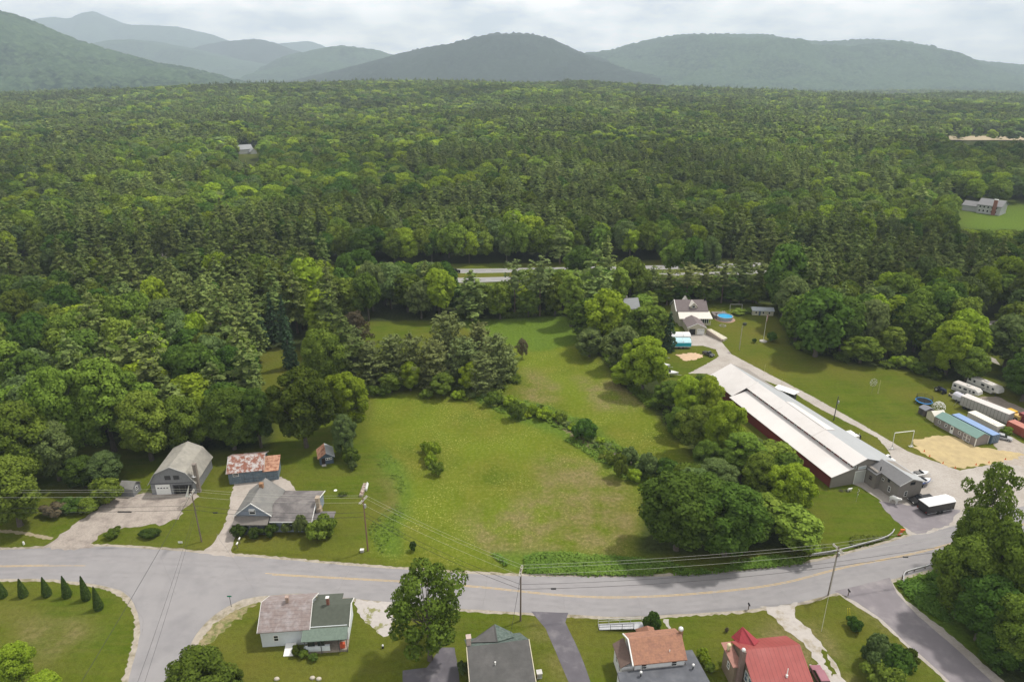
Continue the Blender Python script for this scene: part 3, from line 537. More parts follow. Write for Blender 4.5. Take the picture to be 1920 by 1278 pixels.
MB().slab([(6.75, -.3, 2.36), (9.95, -.3, 2.36), (9.95, 4.6, 3.2), (6.75, 4.6, 3.2)], .06).build('lean_to_roof', rust2, t)
window(t, '-y', 1.5, 2.15, 1.0, .6, 0, white, glass, 1)
for x0, x1 in ((2.9, 4.6), (4.65, 6.35), (7.2, 9.0)):
    m_ = MB().box(x0, -.05, .05, x1, 0, 1.95); b_ = MB().box(x0, -.065, .9, x1, -.05, .98).box(x0 + .1, -.065, .05, x0 + .16, -.05, 1.95); o = m_.build('door', blue, t); b_.build('hinge_strap', darkmetal, o)
# outhouse-like shed
t = thing('garden_shed', 'little blue shed with half rusted roof and three small windows standing alone on the lawn', 'shed', *along((-41.4, 126.5), (-38.5, 127.5)))
MB().ex([(0, 0), (2.9, 0), (2.9, 1.8), (1.45, 2.75), (0, 1.8)], 'y', 0, 3.9).build('wall', mat('dark_blue_boards', (.07, .10, .135), .85, .2, 2, stripe=('x', .25, .1, .8)), t)
MB().slab([(-.35, -.35, 1.65), (1.45, -.35, 2.87), (1.45, 4.2, 2.87), (-.35, 4.2, 1.65)], .06).build('roof', rust2, t, label='rusted orange roof slope')
MB().slab([(1.45, -.35, 2.87), (3.25, -.35, 1.65), (3.25, 4.2, 1.65), (1.45, 4.2, 2.87)], .06).build('roof', mat('pale_sheet', (.42, .44, .46), .5, .1, 2, stripe=('x', .3, .1, .85)), t, label='pale grey roof slope')
MB().box(.45, -.05, 0, 1.15, 0, 1.55).build('door', mat('dark_brown_door', (.03, .02, .018), .8), t)
for x in (1.5, 1.95, 2.4): window(t, '-y', x, 1.25, .3, .35, 0, white, glass, 0)
MB().box(.35, -.8, 0, 1.25, -.1, .15).build('step', conc, t)
# blue grey house
bg_ = mat('blue_grey_siding', (.215, .25, .30), .8, .08, 2, stripe=('z', .2, .12, .82))
t = thing('blue_grey_house', 'blue grey house with a steep front gable, pillared porch and long low wing', 'house', *along((-50.7, 104.4), (-44.5, 104.4)))
gable(t, 0, 6.2, 0, 7.6, 3.5, 6.0, bg_, shingle, 'y', .35, .12, trim=white)
window(t, '-y', 3.05, 4.1, 1.0, 1.0, 0, white, glass, 1)
MB().box(2.55, -.5, 4.5, 3.5, -.06, 4.6).build('awning', white, t)
brown_sh = mat('dark_wing_shingles', (.125, .115, .115), .95, .12, 1.2, bump=.03, spot=((.19, .175, .17), .3, .45, .62), stripe=('y', .4, .07, .93))
MB().slab([(-.3, -1.6, 2.35), (6.1, -1.6, 2.35), (6.1, -.02, 3.15), (-.3, -.02, 3.15)], .14).build('porch_roof', mat('porch_shingles', (.17, .155, .14), .95, .12, 2), t)
MB().box(-.1, -1.4, 0, 5.9, -.02, .35).build('porch_floor', darkmetal, t)
for x in (0.05, 1.3, 2.7, 4.1, 5.75): MB().box(x - .05, -1.35, .35, x + .05, -1.25, 2.35).build('porch_post', mat('pale_trim', (.42, .42, .41)), t)
MB().box(0, -1.33, 1.0, 5.8, -1.28, 1.07).box(0, -1.33, .45, 5.8, -1.28, .5).build('porch_rail', bg_, t)
for x in (1.5, 4.4): window(t, '-y', x, 1.6, .8, 1.1, 0, white, glass, 1)
w = MB(); w.ex([(-.55, 0), (8.4, 0), (8.4, 2.6), (2.6, 4.1), (-.55, 2.6)], 'x', 6.22, 13.7); w.build('wing_wall', bg_, t)
MB().slab([(6.25, -.9, 2.58), (14.0, -.9, 2.58), (14.0, 2.6, 4.3), (6.25, 2.6, 4.3)], .13).slab([(6.25, 2.6, 4.3), (14.0, 2.6, 4.3), (14.0, 8.7, 2.7), (6.25, 8.7, 2.7)], .13).build('wing_roof', brown_sh, t)
MB().slab([(14.02, -.92, 2.62), (14.1, -.92, 2.62), (14.1, 2.6, 4.34), (14.02, 2.6, 4.34)], .22).slab([(14.02, 2.6, 4.34), (14.1, 2.6, 4.34), (14.1, 8.72, 2.74), (14.02, 8.72, 2.74)], .22).box(6.25, -.98, 2.36, 14.0, -.91, 2.55).build('bargeboard', white, t)
window(t, '-y', 9.7, 1.9, 2.2, .55, -.55, white, glass, 0)
MB().box(13.72, -.6, 0, 17.3, 2.0, 2.15).build('annex_wall', bg_, t)
MB().slab([(13.72, -.95, 2.3), (17.7, -.95, 2.3), (17.7, 2.25, 2.55), (13.72, 2.25, 2.55)], .12).build('annex_roof', brown_sh, t)
MB().box(17.05, -.93, 0, 17.3, -.6, 2.2).build('annex_post', white, t)
MB().box(14.1, 1.9, 0, 14.95, 3.1, 3.3).box(14.15, 2.1, 3.3, 14.75, 3.0, 5.4).box(14.08, 2.02, 5.4, 14.82, 3.08, 5.52).build('chimney', mat('tan_stone', (.36, .29, .225), .9, .2, 3, bump=.05), t)
MB().box(2.9, 4.9, 5.5, 3.6, 5.5, 6.7).box(2.85, 4.85, 6.7, 3.65, 5.55, 6.78).build('chimney', mat('brown_brick', (.28, .16, .09), .9, .25, 6), t, label='small brown brick chimney on the ridge')
# white house by the road junction
clap = mat('white_clapboard', (.62, .66, .69), .8, .05, 2, stripe=('z', .18, .14, .87))
t = thing('white_house', 'white clapboard house with a brown shingled roof and green roofed side wing', 'house', *along((-37.0, 76.9), (-30.3, 77.5)))
brsh = mat('pinkish_brown_shingles', (.235, .19, .18), .95, .16, 2.5, bump=.04, spot=((.30, .27, .27), .9, .45, .65), stripe=('z', .28, .16, .8))
gable(t, 0, 6.9, 0, 7.0, 3.05, 5.1, clap, brsh, 'x', .3, .14, trim=white)
for x, z, h in ((2.15, 1.55, .95), (6.35, 2.65, .38)): window(t, '-y', x, z, .6, h, 0, white, glass, 1)
MB().box(3.3, 3.2, 4.7, 3.75, 3.65, 6.0).box(3.25, 3.15, 6.0, 3.8, 3.7, 6.1).build('chimney', mat('mottled_brick', (.34, .25, .21), .9, .3, 6), t)
grs = mat('dark_green_roof', (.075, .085, .068), .9, .12, 2); grs2 = mat('sage_green_roof', (.125, .165, .135), .85, .15, 3)
MB().ex([(.05, 0), (5.3, 0), (5.3, 3.1), (2.9, 4.3), (.05, 3.1)], 'x', 6.92, 12.6).build('wing_wall', clap, t)
MB().slab([(6.95, -.15, 3.0), (12.9, -.15, 3.0), (12.9, 2.9, 4.46), (6.95, 2.9, 4.46)], .12).slab([(6.95, 2.9, 4.46), (12.9, 2.9, 4.46), (12.9, 5.5, 3.2), (6.95, 5.5, 3.2)], .12).build('wing_roof', grs, t)
MB().slab([(12.92, -.2, 3.03), (13.0, -.2, 3.03), (13.0, 2.9, 4.5), (12.92, 2.9, 4.5)], .2).slab([(12.92, 2.9, 4.5), (13.0, 2.9, 4.5), (13.0, 5.55, 3.24), (12.92, 5.55, 3.24)], .2).build('bargeboard', white, t)
MB().slab([(6.2, -2.0, 2.42), (12.75, -2.0, 2.42), (12.75, -.17, 3.02), (6.2, -.17, 3.02)], .1).build('porch_roof', grs2, t)
MB().box(6.6, -1.9, 0, 12.7, -.02, .4).build('porch_floor', mat('weathered_deck', (.28, .24, .2), .9, .25, 3), t)
MB().box(6.5, -1.92, .4, 10.2, -1.82, 1.25).box(6.5, -1.95, 1.25, 10.2, -1.6, 1.32).build('porch_rail', clap, t)
for x in (6.7, 9.0, 11.6, 12.7): MB().box(x - .04, -2.1, .0, x + .04, -2.02, 2.5).build('porch_post', darkmetal, t)
for x in (7.6, 9.0): MB().box(x - .5, -1.95, 1.45, x + .5, -1.9, 2.2).build('porch_screen', glass, t)
MB().box(7.3, 5.3, 0, 10.8, 6.9, 2.7).build('rear_wall', clap, t); MB().slab([(7.1, 5.2, 3.0), (11.1, 5.2, 3.0), (11.1, 7.2, 2.75), (7.1, 7.2, 2.75)], .1).build('rear_roof', grs, t)
MB().box(9.3, 2.9, 4.2, 9.7, 3.3, 5.7).build('chimney', brick, t, label='slim red brick chimney on the green wing'); MB().box(9.25, 2.85, 5.7, 9.75, 3.35, 5.82).build('chimney_cap', white, t)
MB().box(11.6, -1.7, .42, 12.3, -1.2, 1.2).build('porch_chair', mat('red_cloth', (.5, .09, .04), .8), t)
ramp_o = MB().slab([(3.45, -2.1, .12), (5.0, -2.1, .12), (5.0, -.05, .5), (3.45, -.05, .5)], .1).build('entrance_ramp', white, t)
# dark roofed house at the bottom edge
dsh = mat('charcoal_shingles', (.092, .09, .088), .95, .12, 1.5, bump=.03, spot=((.125, .12, .118), .35, .42, .68), stripe=('y', .35, .07, .93))
gsh = mat('mossy_green_shingles', (.105, .135, .12), .95, .3, 3, bump=.05, spot=((.06, .085, .075), 2.2, .45, .6))
O_, a_ = along((-5.4, 66.2), (3.4, 67.6))
t = thing('dark_roofed_house', 'brick house with a large charcoal roof and green hipped rear gable beside the black driveway', 'house', O_, a_)
MB().ex([(.2, 0), (8.0, 0), (8.0, 4.0), (5.0, 5.9), (.2, 3.0)], 'x', .25, 8.3).build('wall', brick, t)
MB().slab([(-.05, -.3, 2.85), (8.75, -.3, 2.85), (8.6, 5.0, 6.05), (.0, 5.0, 6.05)], .14).build('roof', dsh, t, label='large charcoal front roof slope')
MB().slab([(.0, 5.0, 6.05), (8.6, 5.0, 6.05), (7.9, 8.3, 4.1), (-.1, 8.3, 4.1)], .14).build('roof', gsh, t, label='green rear roof slope')
MB().slab([(2.0, 8.9, 3.9), (4.4, 8.9, 5.65), (4.3, 5.2, 6.12), (.6, 6.3, 5.45)], .14).build('rear_gable_roof', dsh, t)
MB().slab([(4.4, 8.9, 5.65), (6.9, 8.7, 3.9), (6.7, 6.3, 5.45), (4.3, 5.2, 6.12)], .14).build('rear_gable_roof', gsh, t, label='mossy green slope of the rear gable')
MB().ex([(1.9, 0), (6.7, 0), (6.7, 3.8), (4.4, 5.4), (1.9, 3.8)], 'y', 7.0, 8.7).build('rear_gable_wall', brick, t)
MB().box(.0, 5.2, 3.0, .6, 5.9, 7.2).box(-.06, 5.14, 7.2, .66, 5.96, 7.32).build('chimney', mat('pale_brick', (.45, .36, .33), .9, .2, 6), t)
MB().slab([(8.76, -.35, 2.88), (8.86, -.35, 2.88), (8.7, 5.0, 6.1), (8.6, 5.0, 6.1)], .2).build('bargeboard', mat('cream_trim', (.55, .50, .38), .8), t); MB().slab([(-.16, -.35, 2.88), (-.06, -.35, 2.88), (.0, 5.0, 6.1), (-.1, 5.0, 6.1)], .2).build('bargeboard', mat('cream_trim', (.55, .50, .38), .8), t)
MB().tube((3.6, 2.7, 4.6), (3.6, 2.7, 5.1), .08).tube((3.6, 2.7, 5.1), (3.6, 2.7, 5.15), .12).build('vent_pipe', white, t)
t = thing('utility_cabinet', 'pale box shaped unit against the right side of the dark roofed house', 'cabinet', G(1011, 1268), a_)
MB().box(-.35, -.35, .0, .35, .35, .9).box(-.4, -.4, .9, .4, .4, .97).build('body', mat('pale_grey_metal', (.5, .5, .48), .6), t); MB().box(-.25, -.37, .2, .25, -.352, .7).build('panel', steel, t)
# brown roofed house
wb = mat('white_siding', (.66, .66, .66), .8, .05, 2, stripe=('z', .2, .12, .88)); cop = mat('copper_brown_shingles', (.33, .17, .11), .95, .14, 4, bump=.05, spot=((.25, .13, .095), 1.6, .42, .64), stripe=('z', .2, .12, .9))
O_, a_ = along((16.9, 70.3), (24.2, 71.2))
t = thing('brown_roofed_house', 'white house with a copper brown shingled roof and flat dark addition below it', 'house', O_, a_)
gable(t, 0, 7.1, 0, 4.7, 3.9, 5.6, wb, cop, 'x', .25, .16, ridge=.55, zb=4.4)
MB().slab([(-.45, -.3, 3.9), (-.28, -.3, 3.9), (-.28, 2.6, 5.75), (-.45, 2.6, 5.75)], .2).slab([(-.45, 2.6, 5.75), (-.28, 2.6, 5.75), (-.28, 5.0, 4.4), (-.45, 5.0, 4.4)], .2).build('bargeboard', white, t)
for x in (1.3, 5.6): window(t, '-y', x, 3.2, .7, .7, 0, white, glass, 1)
fr = mat('dark_membrane_roof', (.075, .08, .095), .6, .2, .8, spot=((.12, .125, .14), .35, .45, .7))
MB().box(-2.4, -3.8, 0, 9.2, -.02, 2.45).build('addition_wall', wb, t)
MB().slab([(-2.7, -4.1, 2.75), (9.6, -4.1, 2.75), (9.3, -.2, 2.85), (-2.5, -.2, 2.85)], .3).build('flat_roof', fr, t); MB().box(7.3, -.2, 0, 9.0, 2.0, 2.5).build('addition_wall', wb, t); MB().slab([(7.32, -.19, 2.86), (9.3, -.19, 2.86), (9.1, 2.3, 2.86), (7.32, 2.3, 2.86)], .25).build('flat_roof', fr, t)
MB().box(-1.7, .4, 0, -.02, 4.2, 3.0).build('side_wall', wb, t); MB().slab([(-1.95, .2, 3.1), (-.35, .2, 4.1), (-.35, 4.5, 4.1), (-1.95, 4.5, 3.1)], .12).build('side_roof', mat('dark_brown_shingles', (.13, .09, .075), .95, .15, 3), t)
for y in (1.3, 2.8): window(t, '-x', y, 1.9, .6, .9, -1.7, white, glass, 1)
MB().ex([(2.4, 0), (4.6, 0), (4.6, 3.0), (2.4, 3.0)], 'y', 4.7, 6.6).build('entry_wall', wb, t)
MB().solid([(2.1, 4.9, 3.0), (4.9, 4.9, 3.0), (4.9, 6.9, 3.0), (2.1, 6.9, 3.0)], [(3.45, 4.7, 4.5), (3.55, 4.7, 4.5), (3.55, 5.9, 4.45), (3.45, 5.9, 4.45)]).build('entry_roof', cop, t)
MB().box(7.15, 2.6, 0, 7.6, 3.2, 6.1).build('chimney', mat('brown_brick', (.28, .16, .09)), t); MB().ball((7.35, 2.9, 6.3), .38, 12).build('chimney_cap', mat('polished_metal', (.75, .75, .75), .25, .05, 3, metal=.5), t, True)
for x, y in ((.5, -1.2), (8.0, -.9)):
    o = MB().tube((x, y, 2.8), (x, y, 3.4), .1).build('vent_pipe', darkmetal, t); MB().ball((x, y, 3.55), .22, 12).build('vent_cap', mat('polished_metal', (.75, .75, .75)), o, True)
MB().tube((5.1, .8, 4.4), (5.1, .8, 4.9), .06).build('vent_pipe', white, t)
# ramp beside it
O_, a_ = along(G(1123, 1181), G(1190, 1184))
t = thing('wheelchair_ramp', 'long grey wheelchair ramp with railings leading to the brown roofed house', 'ramp', O_, 0.0)
dk = mat('grey_deck_boards', (.40, .41, .43), .8, .12, 2, stripe=('x', .3, .1, .8))
MB().slab([(0, 0, .15), (6.6, -.35, .75), (6.6, 1.0, .75), (0, 1.15, .15)], .1).slab([(5.2, -.3, .76), (6.9, -2.9, .95), (8.2, -2.2, .95), (6.6, 1.0, .76)], .1).build('deck', dk, t)
def rail(mb, pts, h=.9):
    for a, b in zip(pts, pts[1:]):
        a = Vector(a); b = Vector(b)
        for k in (h, h * .55): mb.tube(a + Vector((0, 0, k)), b + Vector((0, 0, k)), .035)
        n = max(1, int((b - a).length / 1.5))
        for i in range(n + 1): p = a.lerp(b, i / n); mb.tube(p - Vector((0, 0, .1)), p + Vector((0, 0, h)), .035)
m_ = MB(); rail(m_, [(0, 1.15, .15), (6.6, 1.0, .75), (8.2, -2.2, .95)]); m_.build('railing', mat('pale_grey_metal', (.5, .5, .48)), t)
m_ = MB(); rail(m_, [(0, 0, .15), (5.2, -.3, .7)]); m_.build('railing', darkmetal, t)
# red roofed house
O_, a_ = along((32.0, 66.4), (40.1, 67.4))
t = thing('red_roofed_house', 'tan house under a bright red standing seam metal roof at the bottom right', 'house', O_, a_)
redm = mat('red_metal_roof', (.28, .062, .056), .5, .08, 1.0, spot=((.32, .085, .078), .3, .4, .7), stripe=('x', .62, .07, .5)); tan = mat('tan_siding', (.20, .155, .11), .85, .1, 2, stripe=('z', .2, .12, .85))
MB().ex([(.3, 0), (7.2, 0), (7.2, 4.1), (4.3, 5.7), (.3, 3.5)], 'x', .2, 8.0).build('wall', tan, t)
MB().slab([(-.05, -.3, 3.55), (8.3, -.3, 3.55), (8.3, 4.3, 5.95), (-.05, 4.3, 5.95)], .1).build('roof', redm, t, label='bright red front roof slope'); MB().slab([(-.05, 4.3, 5.95), (8.3, 4.3, 5.95), (8.3, 7.6, 4.2), (-.05, 7.6, 4.2)], .1).build('roof', redm, t, label='faded red rear roof slope')
MB().ex([(1.0, 0), (3.4, 0), (3.4, 3.6), (2.2, 4.9), (1.0, 3.6)], 'y', 7.2, 8.6).build('dormer_wall', tan, t)
MB().slab([(.7, 8.9, 3.6), (2.2, 8.9, 5.35), (2.2, 5.2, 5.45), (.7, 6.6, 4.75)], .1).slab([(2.2, 8.9, 5.35), (3.7, 8.9, 3.6), (3.7, 6.6, 4.75), (2.2, 5.2, 5.6)], .1).build('dormer_roof', mat('deep_red_metal', (.27, .03, .04), .5, .1, 2, stripe=('x', .5, .07, .6)), t)
MB().box(-1.15, 3.6, 0, .18, 7.0, 3.9).build('side_wall', tan, t); MB().slab([(-1.5, 3.3, 4.0), (-.07, 3.3, 4.0), (-.07, 7.5, 4.25), (-1.5, 7.5, 4.25)], .08).build('side_roof', mat('faded_red', (.30, .15, .12), .7), t)
MB().box(-.75, 3.0, 0, -.1, 3.58, 6.9).build('chimney', mat('mauve_brick', (.20, .14, .125), .9, .2, 6), t); MB().ball((-.42, 3.3, 7.1), .28, 10).build('chimney_cap', white, t, True)
MB().box(-1.2, 5.9, 4.2, -.85, 6.25, 4.9).ball((-1.02, 6.07, 5.15), .32, 10).build('vent', mat('cream_metal', (.62, .55, .34), .5), t, True)
for y in (1.5, 2.6): window(t, '-x', y, 2.9, .75, 1.5, .2, white, mat('blue_glass', (.10, .14, .17), .15), 1)
window(t, '-x', 5.2, 2.4, .5, .9, -1.15, white, glass, 1)
MB().box(-.2, -3.5, 0, 7.9, -.02, 2.3).build('addition_wall', tan, t); MB().slab([(-.3, -3.8, 2.5), (8.1, -3.8, 2.5), (8.1, -.02, 3.2), (-.3, -.02, 3.2)], .12).build('addition_roof', dsh, t)
MB().tube((4.9, .9, 4.1), (4.9, .9, 4.5), .17).tube((4.9, .9, 4.5), (5.1, 1.2, 5.3), .06).build('vent_pipe', white, t)
# long poultry barn
ob = Vector((64.9, 118.0)); ang = math.atan2(-.2686, .9633) + PI / 2
t = thing('long_barn', 'very long barn with pale metal roofs, red side wall and grey office end', 'barn', (64.9, 118.0, 0), math.atan2(.2686, .9633))
# local x runs across the barn (v), local y along it (u)
redw = mat('dark_red_metal_wall', (.20, .035, .035), .6, .12, .5, stripe=('y', .35, .2, .8)); greyw = mat('warm_grey_siding', (.235, .215, .195), .8, .07, 1.5, stripe=('z', .22, .1, .88))
wr = mat('pale_metal_roof', (.62, .595, .58), .5, .04, .25, stripe=('y', .5, .05, .90), spot=((.55, .52, .50), .12, .5, .7)); gr = mat('grey_metal_roof', (.36, .375, .39), .5, .05, .3, stripe=('y', .5, .08, .88))
MB().ex([(0, 0), (4.7, 0), (4.7, 3.75), (0, 2.6)], 'y', .25, 36.8, 0).build('side_wing_wall', redw, t, label='long dark red side wall')
MB().ex([(0, 0), (4.9, 0), (4.9, 3.8), (0, 2.6)], 'y', 0, .24).build('wing_end_wall', greyw, t)
MB().slab([(-.35, -.25, 2.68), (4.9, -.25, 3.98), (4.9, 37.2, 3.98), (-.35, 37.2, 2.68)], .1).build('side_wing_roof', wr, t)
MB().slab([(.4, 37.2, 2.9), (7.2, 37.2, 5.9), (7.2, 49.2, 5.9), (.6, 49.2, 2.9)], .1).build('far_roof', wr, t)
MB().ex([(4.85, 0), (12.9, 0), (12.9, 3.5), (7.55, 5.7), (4.85, 4.65)], 'y', .02, 49, 0).build('main_wall', greyw, t)
MB().box(.9, 37.2, 0, 4.84, 48.9, 2.9).build('far_wall', redw, t)
MB().slab([(4.35, -.35, 4.62), (7.55, -.35, 5.86), (7.3, 37.2, 5.86), (4.35, 37.2, 4.62)], .1).build('main_roof', wr, t, label='pale left slope of the main roof')
MB().slab([(7.55, -.35, 5.86), (11.2, -.35, 4.7), (16.2, 3.6, 3.1), (15.1, 16, 3.1), (13.7, 37.2, 3.1), (13.0, 49.2, 3.1), (7.2, 49.2, 5.86)], .1).build('main_roof', gr, t, label='grey right slope of the main roof')
for a0, a1 in ((12.2, 12.5), (25, 25.3), (37, 37.3)): MB().slab([(4.3, a0, 4.68), (7.55, a0, 5.95), (7.5, a1, 5.95), (4.3, a1, 4.68)], .03).build('roof_seam', wr, t)
MB().slab([(7.5, 11.9, 5.96), (10.6, 12.6, 5.0), (9.6, 26.0, 5.3), (7.4, 26.0, 5.96)], .08).build('roof_patch', wr, t, label='white sheet on the right roof slope')
MB().box(4.71, .26, 3.8, 4.83, 37.1, 4.6).build('clerestory_wall', redw, t)
for i in range(15): window(t, '-x', 1.1 + i * 2.45, 4.2, .75, .42, 4.71, white, glass, 0)
gm_ = mat('door_pale', (.46, .47, .45), .7, .05, 1, stripe=('z', .5, .06, .8))
o = MB().box(5.65, -.1, 0, 8.0, 0, 2.85).build('overhead_door', gm_, t); MB().box(5.52, -.12, 0, 5.65, 0, 2.98).box(8.0, -.12, 0, 8.13, 0, 2.98).box(5.65, -.12, 2.85, 8.0, 0, 2.98).build('frame', white, o)
window(t, '-y', 5.2, 4.05, .5, .55, 0, white, glass, 1)
o = MB().box(6.0, -.16, 3.35, 7.9, -.04, 4.05).build('sign_board', white, t); MB().box(6.12, -.175, 3.45, 7.78, -.161, 3.95).build('sign_face', mat('grey_sign_face', (.38, .42, .46), .6, .35, 3), o)
# office block of the barn
w = MB(); w.ex([(8.3, 0), (15.1, 0), (15.1, 3.75), (11.8, 4.85), (9.3, 3.95), (8.3, 3.95)], 'y', -2.7, 0); w.ex([(9.4, 0), (15.1, 0), (15.1, 3.75), (11.8, 4.85), (9.4, 3.95)], 'y', -7.4, -2.7); w.build('office_wall', greyw, t)
ofr = mat('slate_grey_shingles', (.155, .155, .16), .85, .1, 2, stripe=('x', .3, .15, .86))
MB().slab([(7.9, -3.0, 3.5), (11.8, -3.0, 5.0), (11.5, -.1, 5.0), (7.9, -.1, 3.5)], .1).slab([(9.0, -7.8, 3.86), (11.9, -7.8, 4.98), (11.8, -3.0, 5.0), (9.0, -3.0, 3.9)], .1).build('office_roof', ofr, t, label='dark grey left slope of the office roof')
MB().slab([(11.9, -7.8, 4.98), (15.6, -7.8, 3.65), (16.2, 3.6, 3.05), (11.5, -.1, 5.02)], .09).build('office_roof', gr, t, label='pale grey right slope of the office roof')
MB().slab([(9.0, -7.9, 3.9), (11.9, -7.9, 5.03), (11.9, -7.82, 5.03), (9.0, -7.82, 3.9)], .2).slab([(11.9, -7.9, 5.03), (15.6, -7.9, 3.7), (15.6, -7.82, 3.7), (11.9, -7.82, 5.03)], .2).build('bargeboard', mat('pale_trim', (.42, .42, .41)), t)
window(t, '-x', -1.4, 1.9, .6, .8, 8.3, mat('door_brown', (.16, .12, .1)), glass, 1); window(t, '-x', -3.4, 2.6, .45, .45, 9.4, white, glass, 0); window(t, '-x', -4.8, 3.2, .4, .7, 9.4, darkmetal, glass, 1); window(t, '-x', -5.3, 1.5, .5, 1.0, 9.4, white, glass, 1)
window(t, '-y', 11.4, 1.4, .6, 1.0, -7.4, white, glass, 1); window(t, '-y', 12.6, 3.6, 1.0, .5, -7.4, darkmetal, glass, 0)
MB().tube((9.3, -2.4, 3.6), (9.3, -2.4, 4.9), .12).build('vent_pipe', black, t)
# beige house with garage
beige = mat('beige_siding', (.46, .43, .34), .8, .05, 1.5, stripe=('z', .2, .1, .9)); dbr = mat('mauve_brown_shingles', (.15, .125, .125), .9, .1, 2); cream = mat('cream_metal_roof', (.58, .55, .50), .5, .05, 1, stripe=('x', .5, .05, .9))
t = thing('beige_house', 'beige house with dormers, pale porch roof and attached two bay garage', 'house', (55.3, 211.0, 0), 0.0)
MB().ex([(3.2, 0), (11.5, 0), (11.5, 3.4), (7.3, 6.6), (3.2, 4.2)], 'x', -.5, 9.7).build('wall', beige, t)
MB().slab([(-.6, 2.9, 4.2), (10.0, 2.9, 4.2), (10.0, 7.3, 6.8), (-.6, 7.3, 6.8)], .14).slab([(-.6, 7.3, 6.8), (10.0, 7.3, 6.8), (10.0, 12.0, 3.4), (-.6, 12.0, 3.4)], .14).build('roof', dbr, t)
MB().slab([(-.85, 2.8, 4.25), (-.62, 2.8, 4.25), (-.62, 7.3, 6.9), (-.85, 7.3, 6.9)], .2).slab([(-.85, 7.3, 6.9), (-.62, 7.3, 6.9), (-.62, 12.1, 3.5), (-.85, 12.1, 3.5)], .2).build('bargeboard', white, t)
MB().ex([(4.1, 4.3), (6.3, 4.3), (6.3, 5.7), (5.2, 6.7), (4.1, 5.7)], 'y', 4.1, 7.2).build('dormer_wall', beige, t)
MB().slab([(3.8, 3.8, 5.45), (5.2, 3.8, 6.85), (5.2, 7.3, 6.85), (3.8, 7.3, 5.45)], .1).slab([(5.2, 3.8, 6.85), (6.6, 3.8, 5.45), (6.6, 7.3, 5.45), (5.2, 7.3, 6.85)], .1).build('dormer_roof', cream, t); window(t, '-y', 5.2, 5.4, .9, .7, 4.1, white, glass, 0)
MB().ex([(2.5, 6.2), (4.3, 6.2), (3.4, 7.6)], 'y', 7.6, 9.5).build('rear_dormer', cream, t)
MB().slab([(-.3, -.4, 2.75), (10.7, -.4, 2.75), (10.3, 3.25, 4.1), (-.2, 3.25, 4.1)], .12).build('porch_roof', cream, t)
MB().box(0, 0, 0, 6.6, 3.19, 2.6).build('front_wall', beige, t); MB().box(6.62, -.1, .3, 10.2, 0, 1.1).build('porch_rail', beige, t)
for i in range(6): MB().box(6.7 + i * .68, -.12, 1.1, 6.8 + i * .68, 0, 2.6).build('porch_post', white, t)
MB().box(6.7, 2.0, 0, 10.1, 3.19, 2.6).build('porch_inner_wall', glass, t)
gable(t, .9, 6.5, -7.5, -.1, 2.4, 3.7, beige, dbr, 'y', .3, .12, trim=white, name='garage_wall')
MB().box(1.35, -7.56, 0, 3.3, -7.5, 1.9).build('open_garage_bay', black, t); o = MB().box(3.9, -7.58, 0, 6.1, -7.5, 1.9).build('garage_door', white, t)
for i in range(4): MB().box(4.1 + i * .5, -7.6, 1.35, 4.4 + i * .5, -7.581, 1.55).build('pane', glass, o)
MB().tube((9.6, 7.0, 6.2), (9.6, 7.0, 7.4), .25).build('chimney', black, t)
# retaining wall
t = thing('retaining_wall', 'tan block retaining wall stepping down beside the beige garage driveway', 'wall', (0, 0, 0))
a, b, c_ = G(1323, 626), G(1353, 641), G(1362, 636)
n_ = (b - a).normalized(); q_ = Vector((-n_.y, n_.x, 0))
MB().solid([a, b, b + q_ * .5, a + q_ * .5], [a + Vector((0, 0, 1.7)), b + Vector((0, 0, .8)), b + q_ * .5 + Vector((0, 0, .8)), a + q_ * .5 + Vector((0, 0, 1.7))]).build('wall', mat('tan_blocks', (.36, .30, .25), .9, .15, 3), t)
MB().solid([a + q_ * .55, b + q_ * .55, c_ + q_ * .3, a + q_ * 2.0], [a + q_ * .55 + Vector((0, 0, 1.6)), b + q_ * .55 + Vector((0, 0, .7)), c_ + q_ * .3 + Vector((0, 0, .5)), a + q_ * 2.0 + Vector((0, 0, 1.5))]).build('stone_top', mat('pale_stones', (.48, .45, .36), .9, .35, 2.2), t)
# little white outbuilding by the woods
t = thing('white_outbuilding', 'small low white outbuilding with blue door beyond the pool', 'shed', *along((82.9, 221.8), (89.9, 221.0)))
gable(t, 0, 7.0, 0, 3.2, 1.7, 2.4, mat('off_white_boards', (.55, .54, .42), .8, .06), mat('bluish_metal_roof', (.42, .46, .50), .5, .06, 1, stripe=('x', .4, .1, .85)), 'x', .25, .1)
for x in (1.2, 3.6, 5.6): window(t, '-y', x, 1.0, .5, .7, 0, white, glass, 0)
MB().box(2.1, -.05, 0, 2.75, 0, 1.5).build('door', mat('blue_grey_door', (.13, .17, .24), .7), t)
# grey roof among the trees, distant houses
t = thing('grey_roofed_house', 'house whose grey roof and chimney show above the trees left of the beige house', 'house', *along(G(1163, 600), G(1196, 598)))
gable(t, 0, 6.5, 0, 5.5, 4.0, 6.6, beige, mat('pale_grey_roof', (.27, .28, .29), .8, .06), 'x'); MB().box(2.6, 3.0, 5.8, 3.1, 3.5, 7.3).build('chimney', conc, t)
P0, P1 = G(449, 294), G(477, 292)
t = thing('distant_white_house', 'distant white house with grey roof alone in the far woods', 'house', *along(P0, P1))
gable(t, 0, 12.5, 0, 9, 6.5, 9.8, wb, mat('pale_grey_roof', (.27, .28, .29)), 'x', .8, .4); gable(t, 9, 14.5, -7, -.2, 4.5, 7, wb, mat('pale_grey_roof', (.27, .28, .29)), 'y', .6, .3, name='wing_wall')
P0, P1 = G(1803, 394), G(1877, 404)
ar = along(P0, P1); t = thing('large_grey_house', 'large grey two storey house with a tall brick chimney on the bright lawn', 'house', *ar)
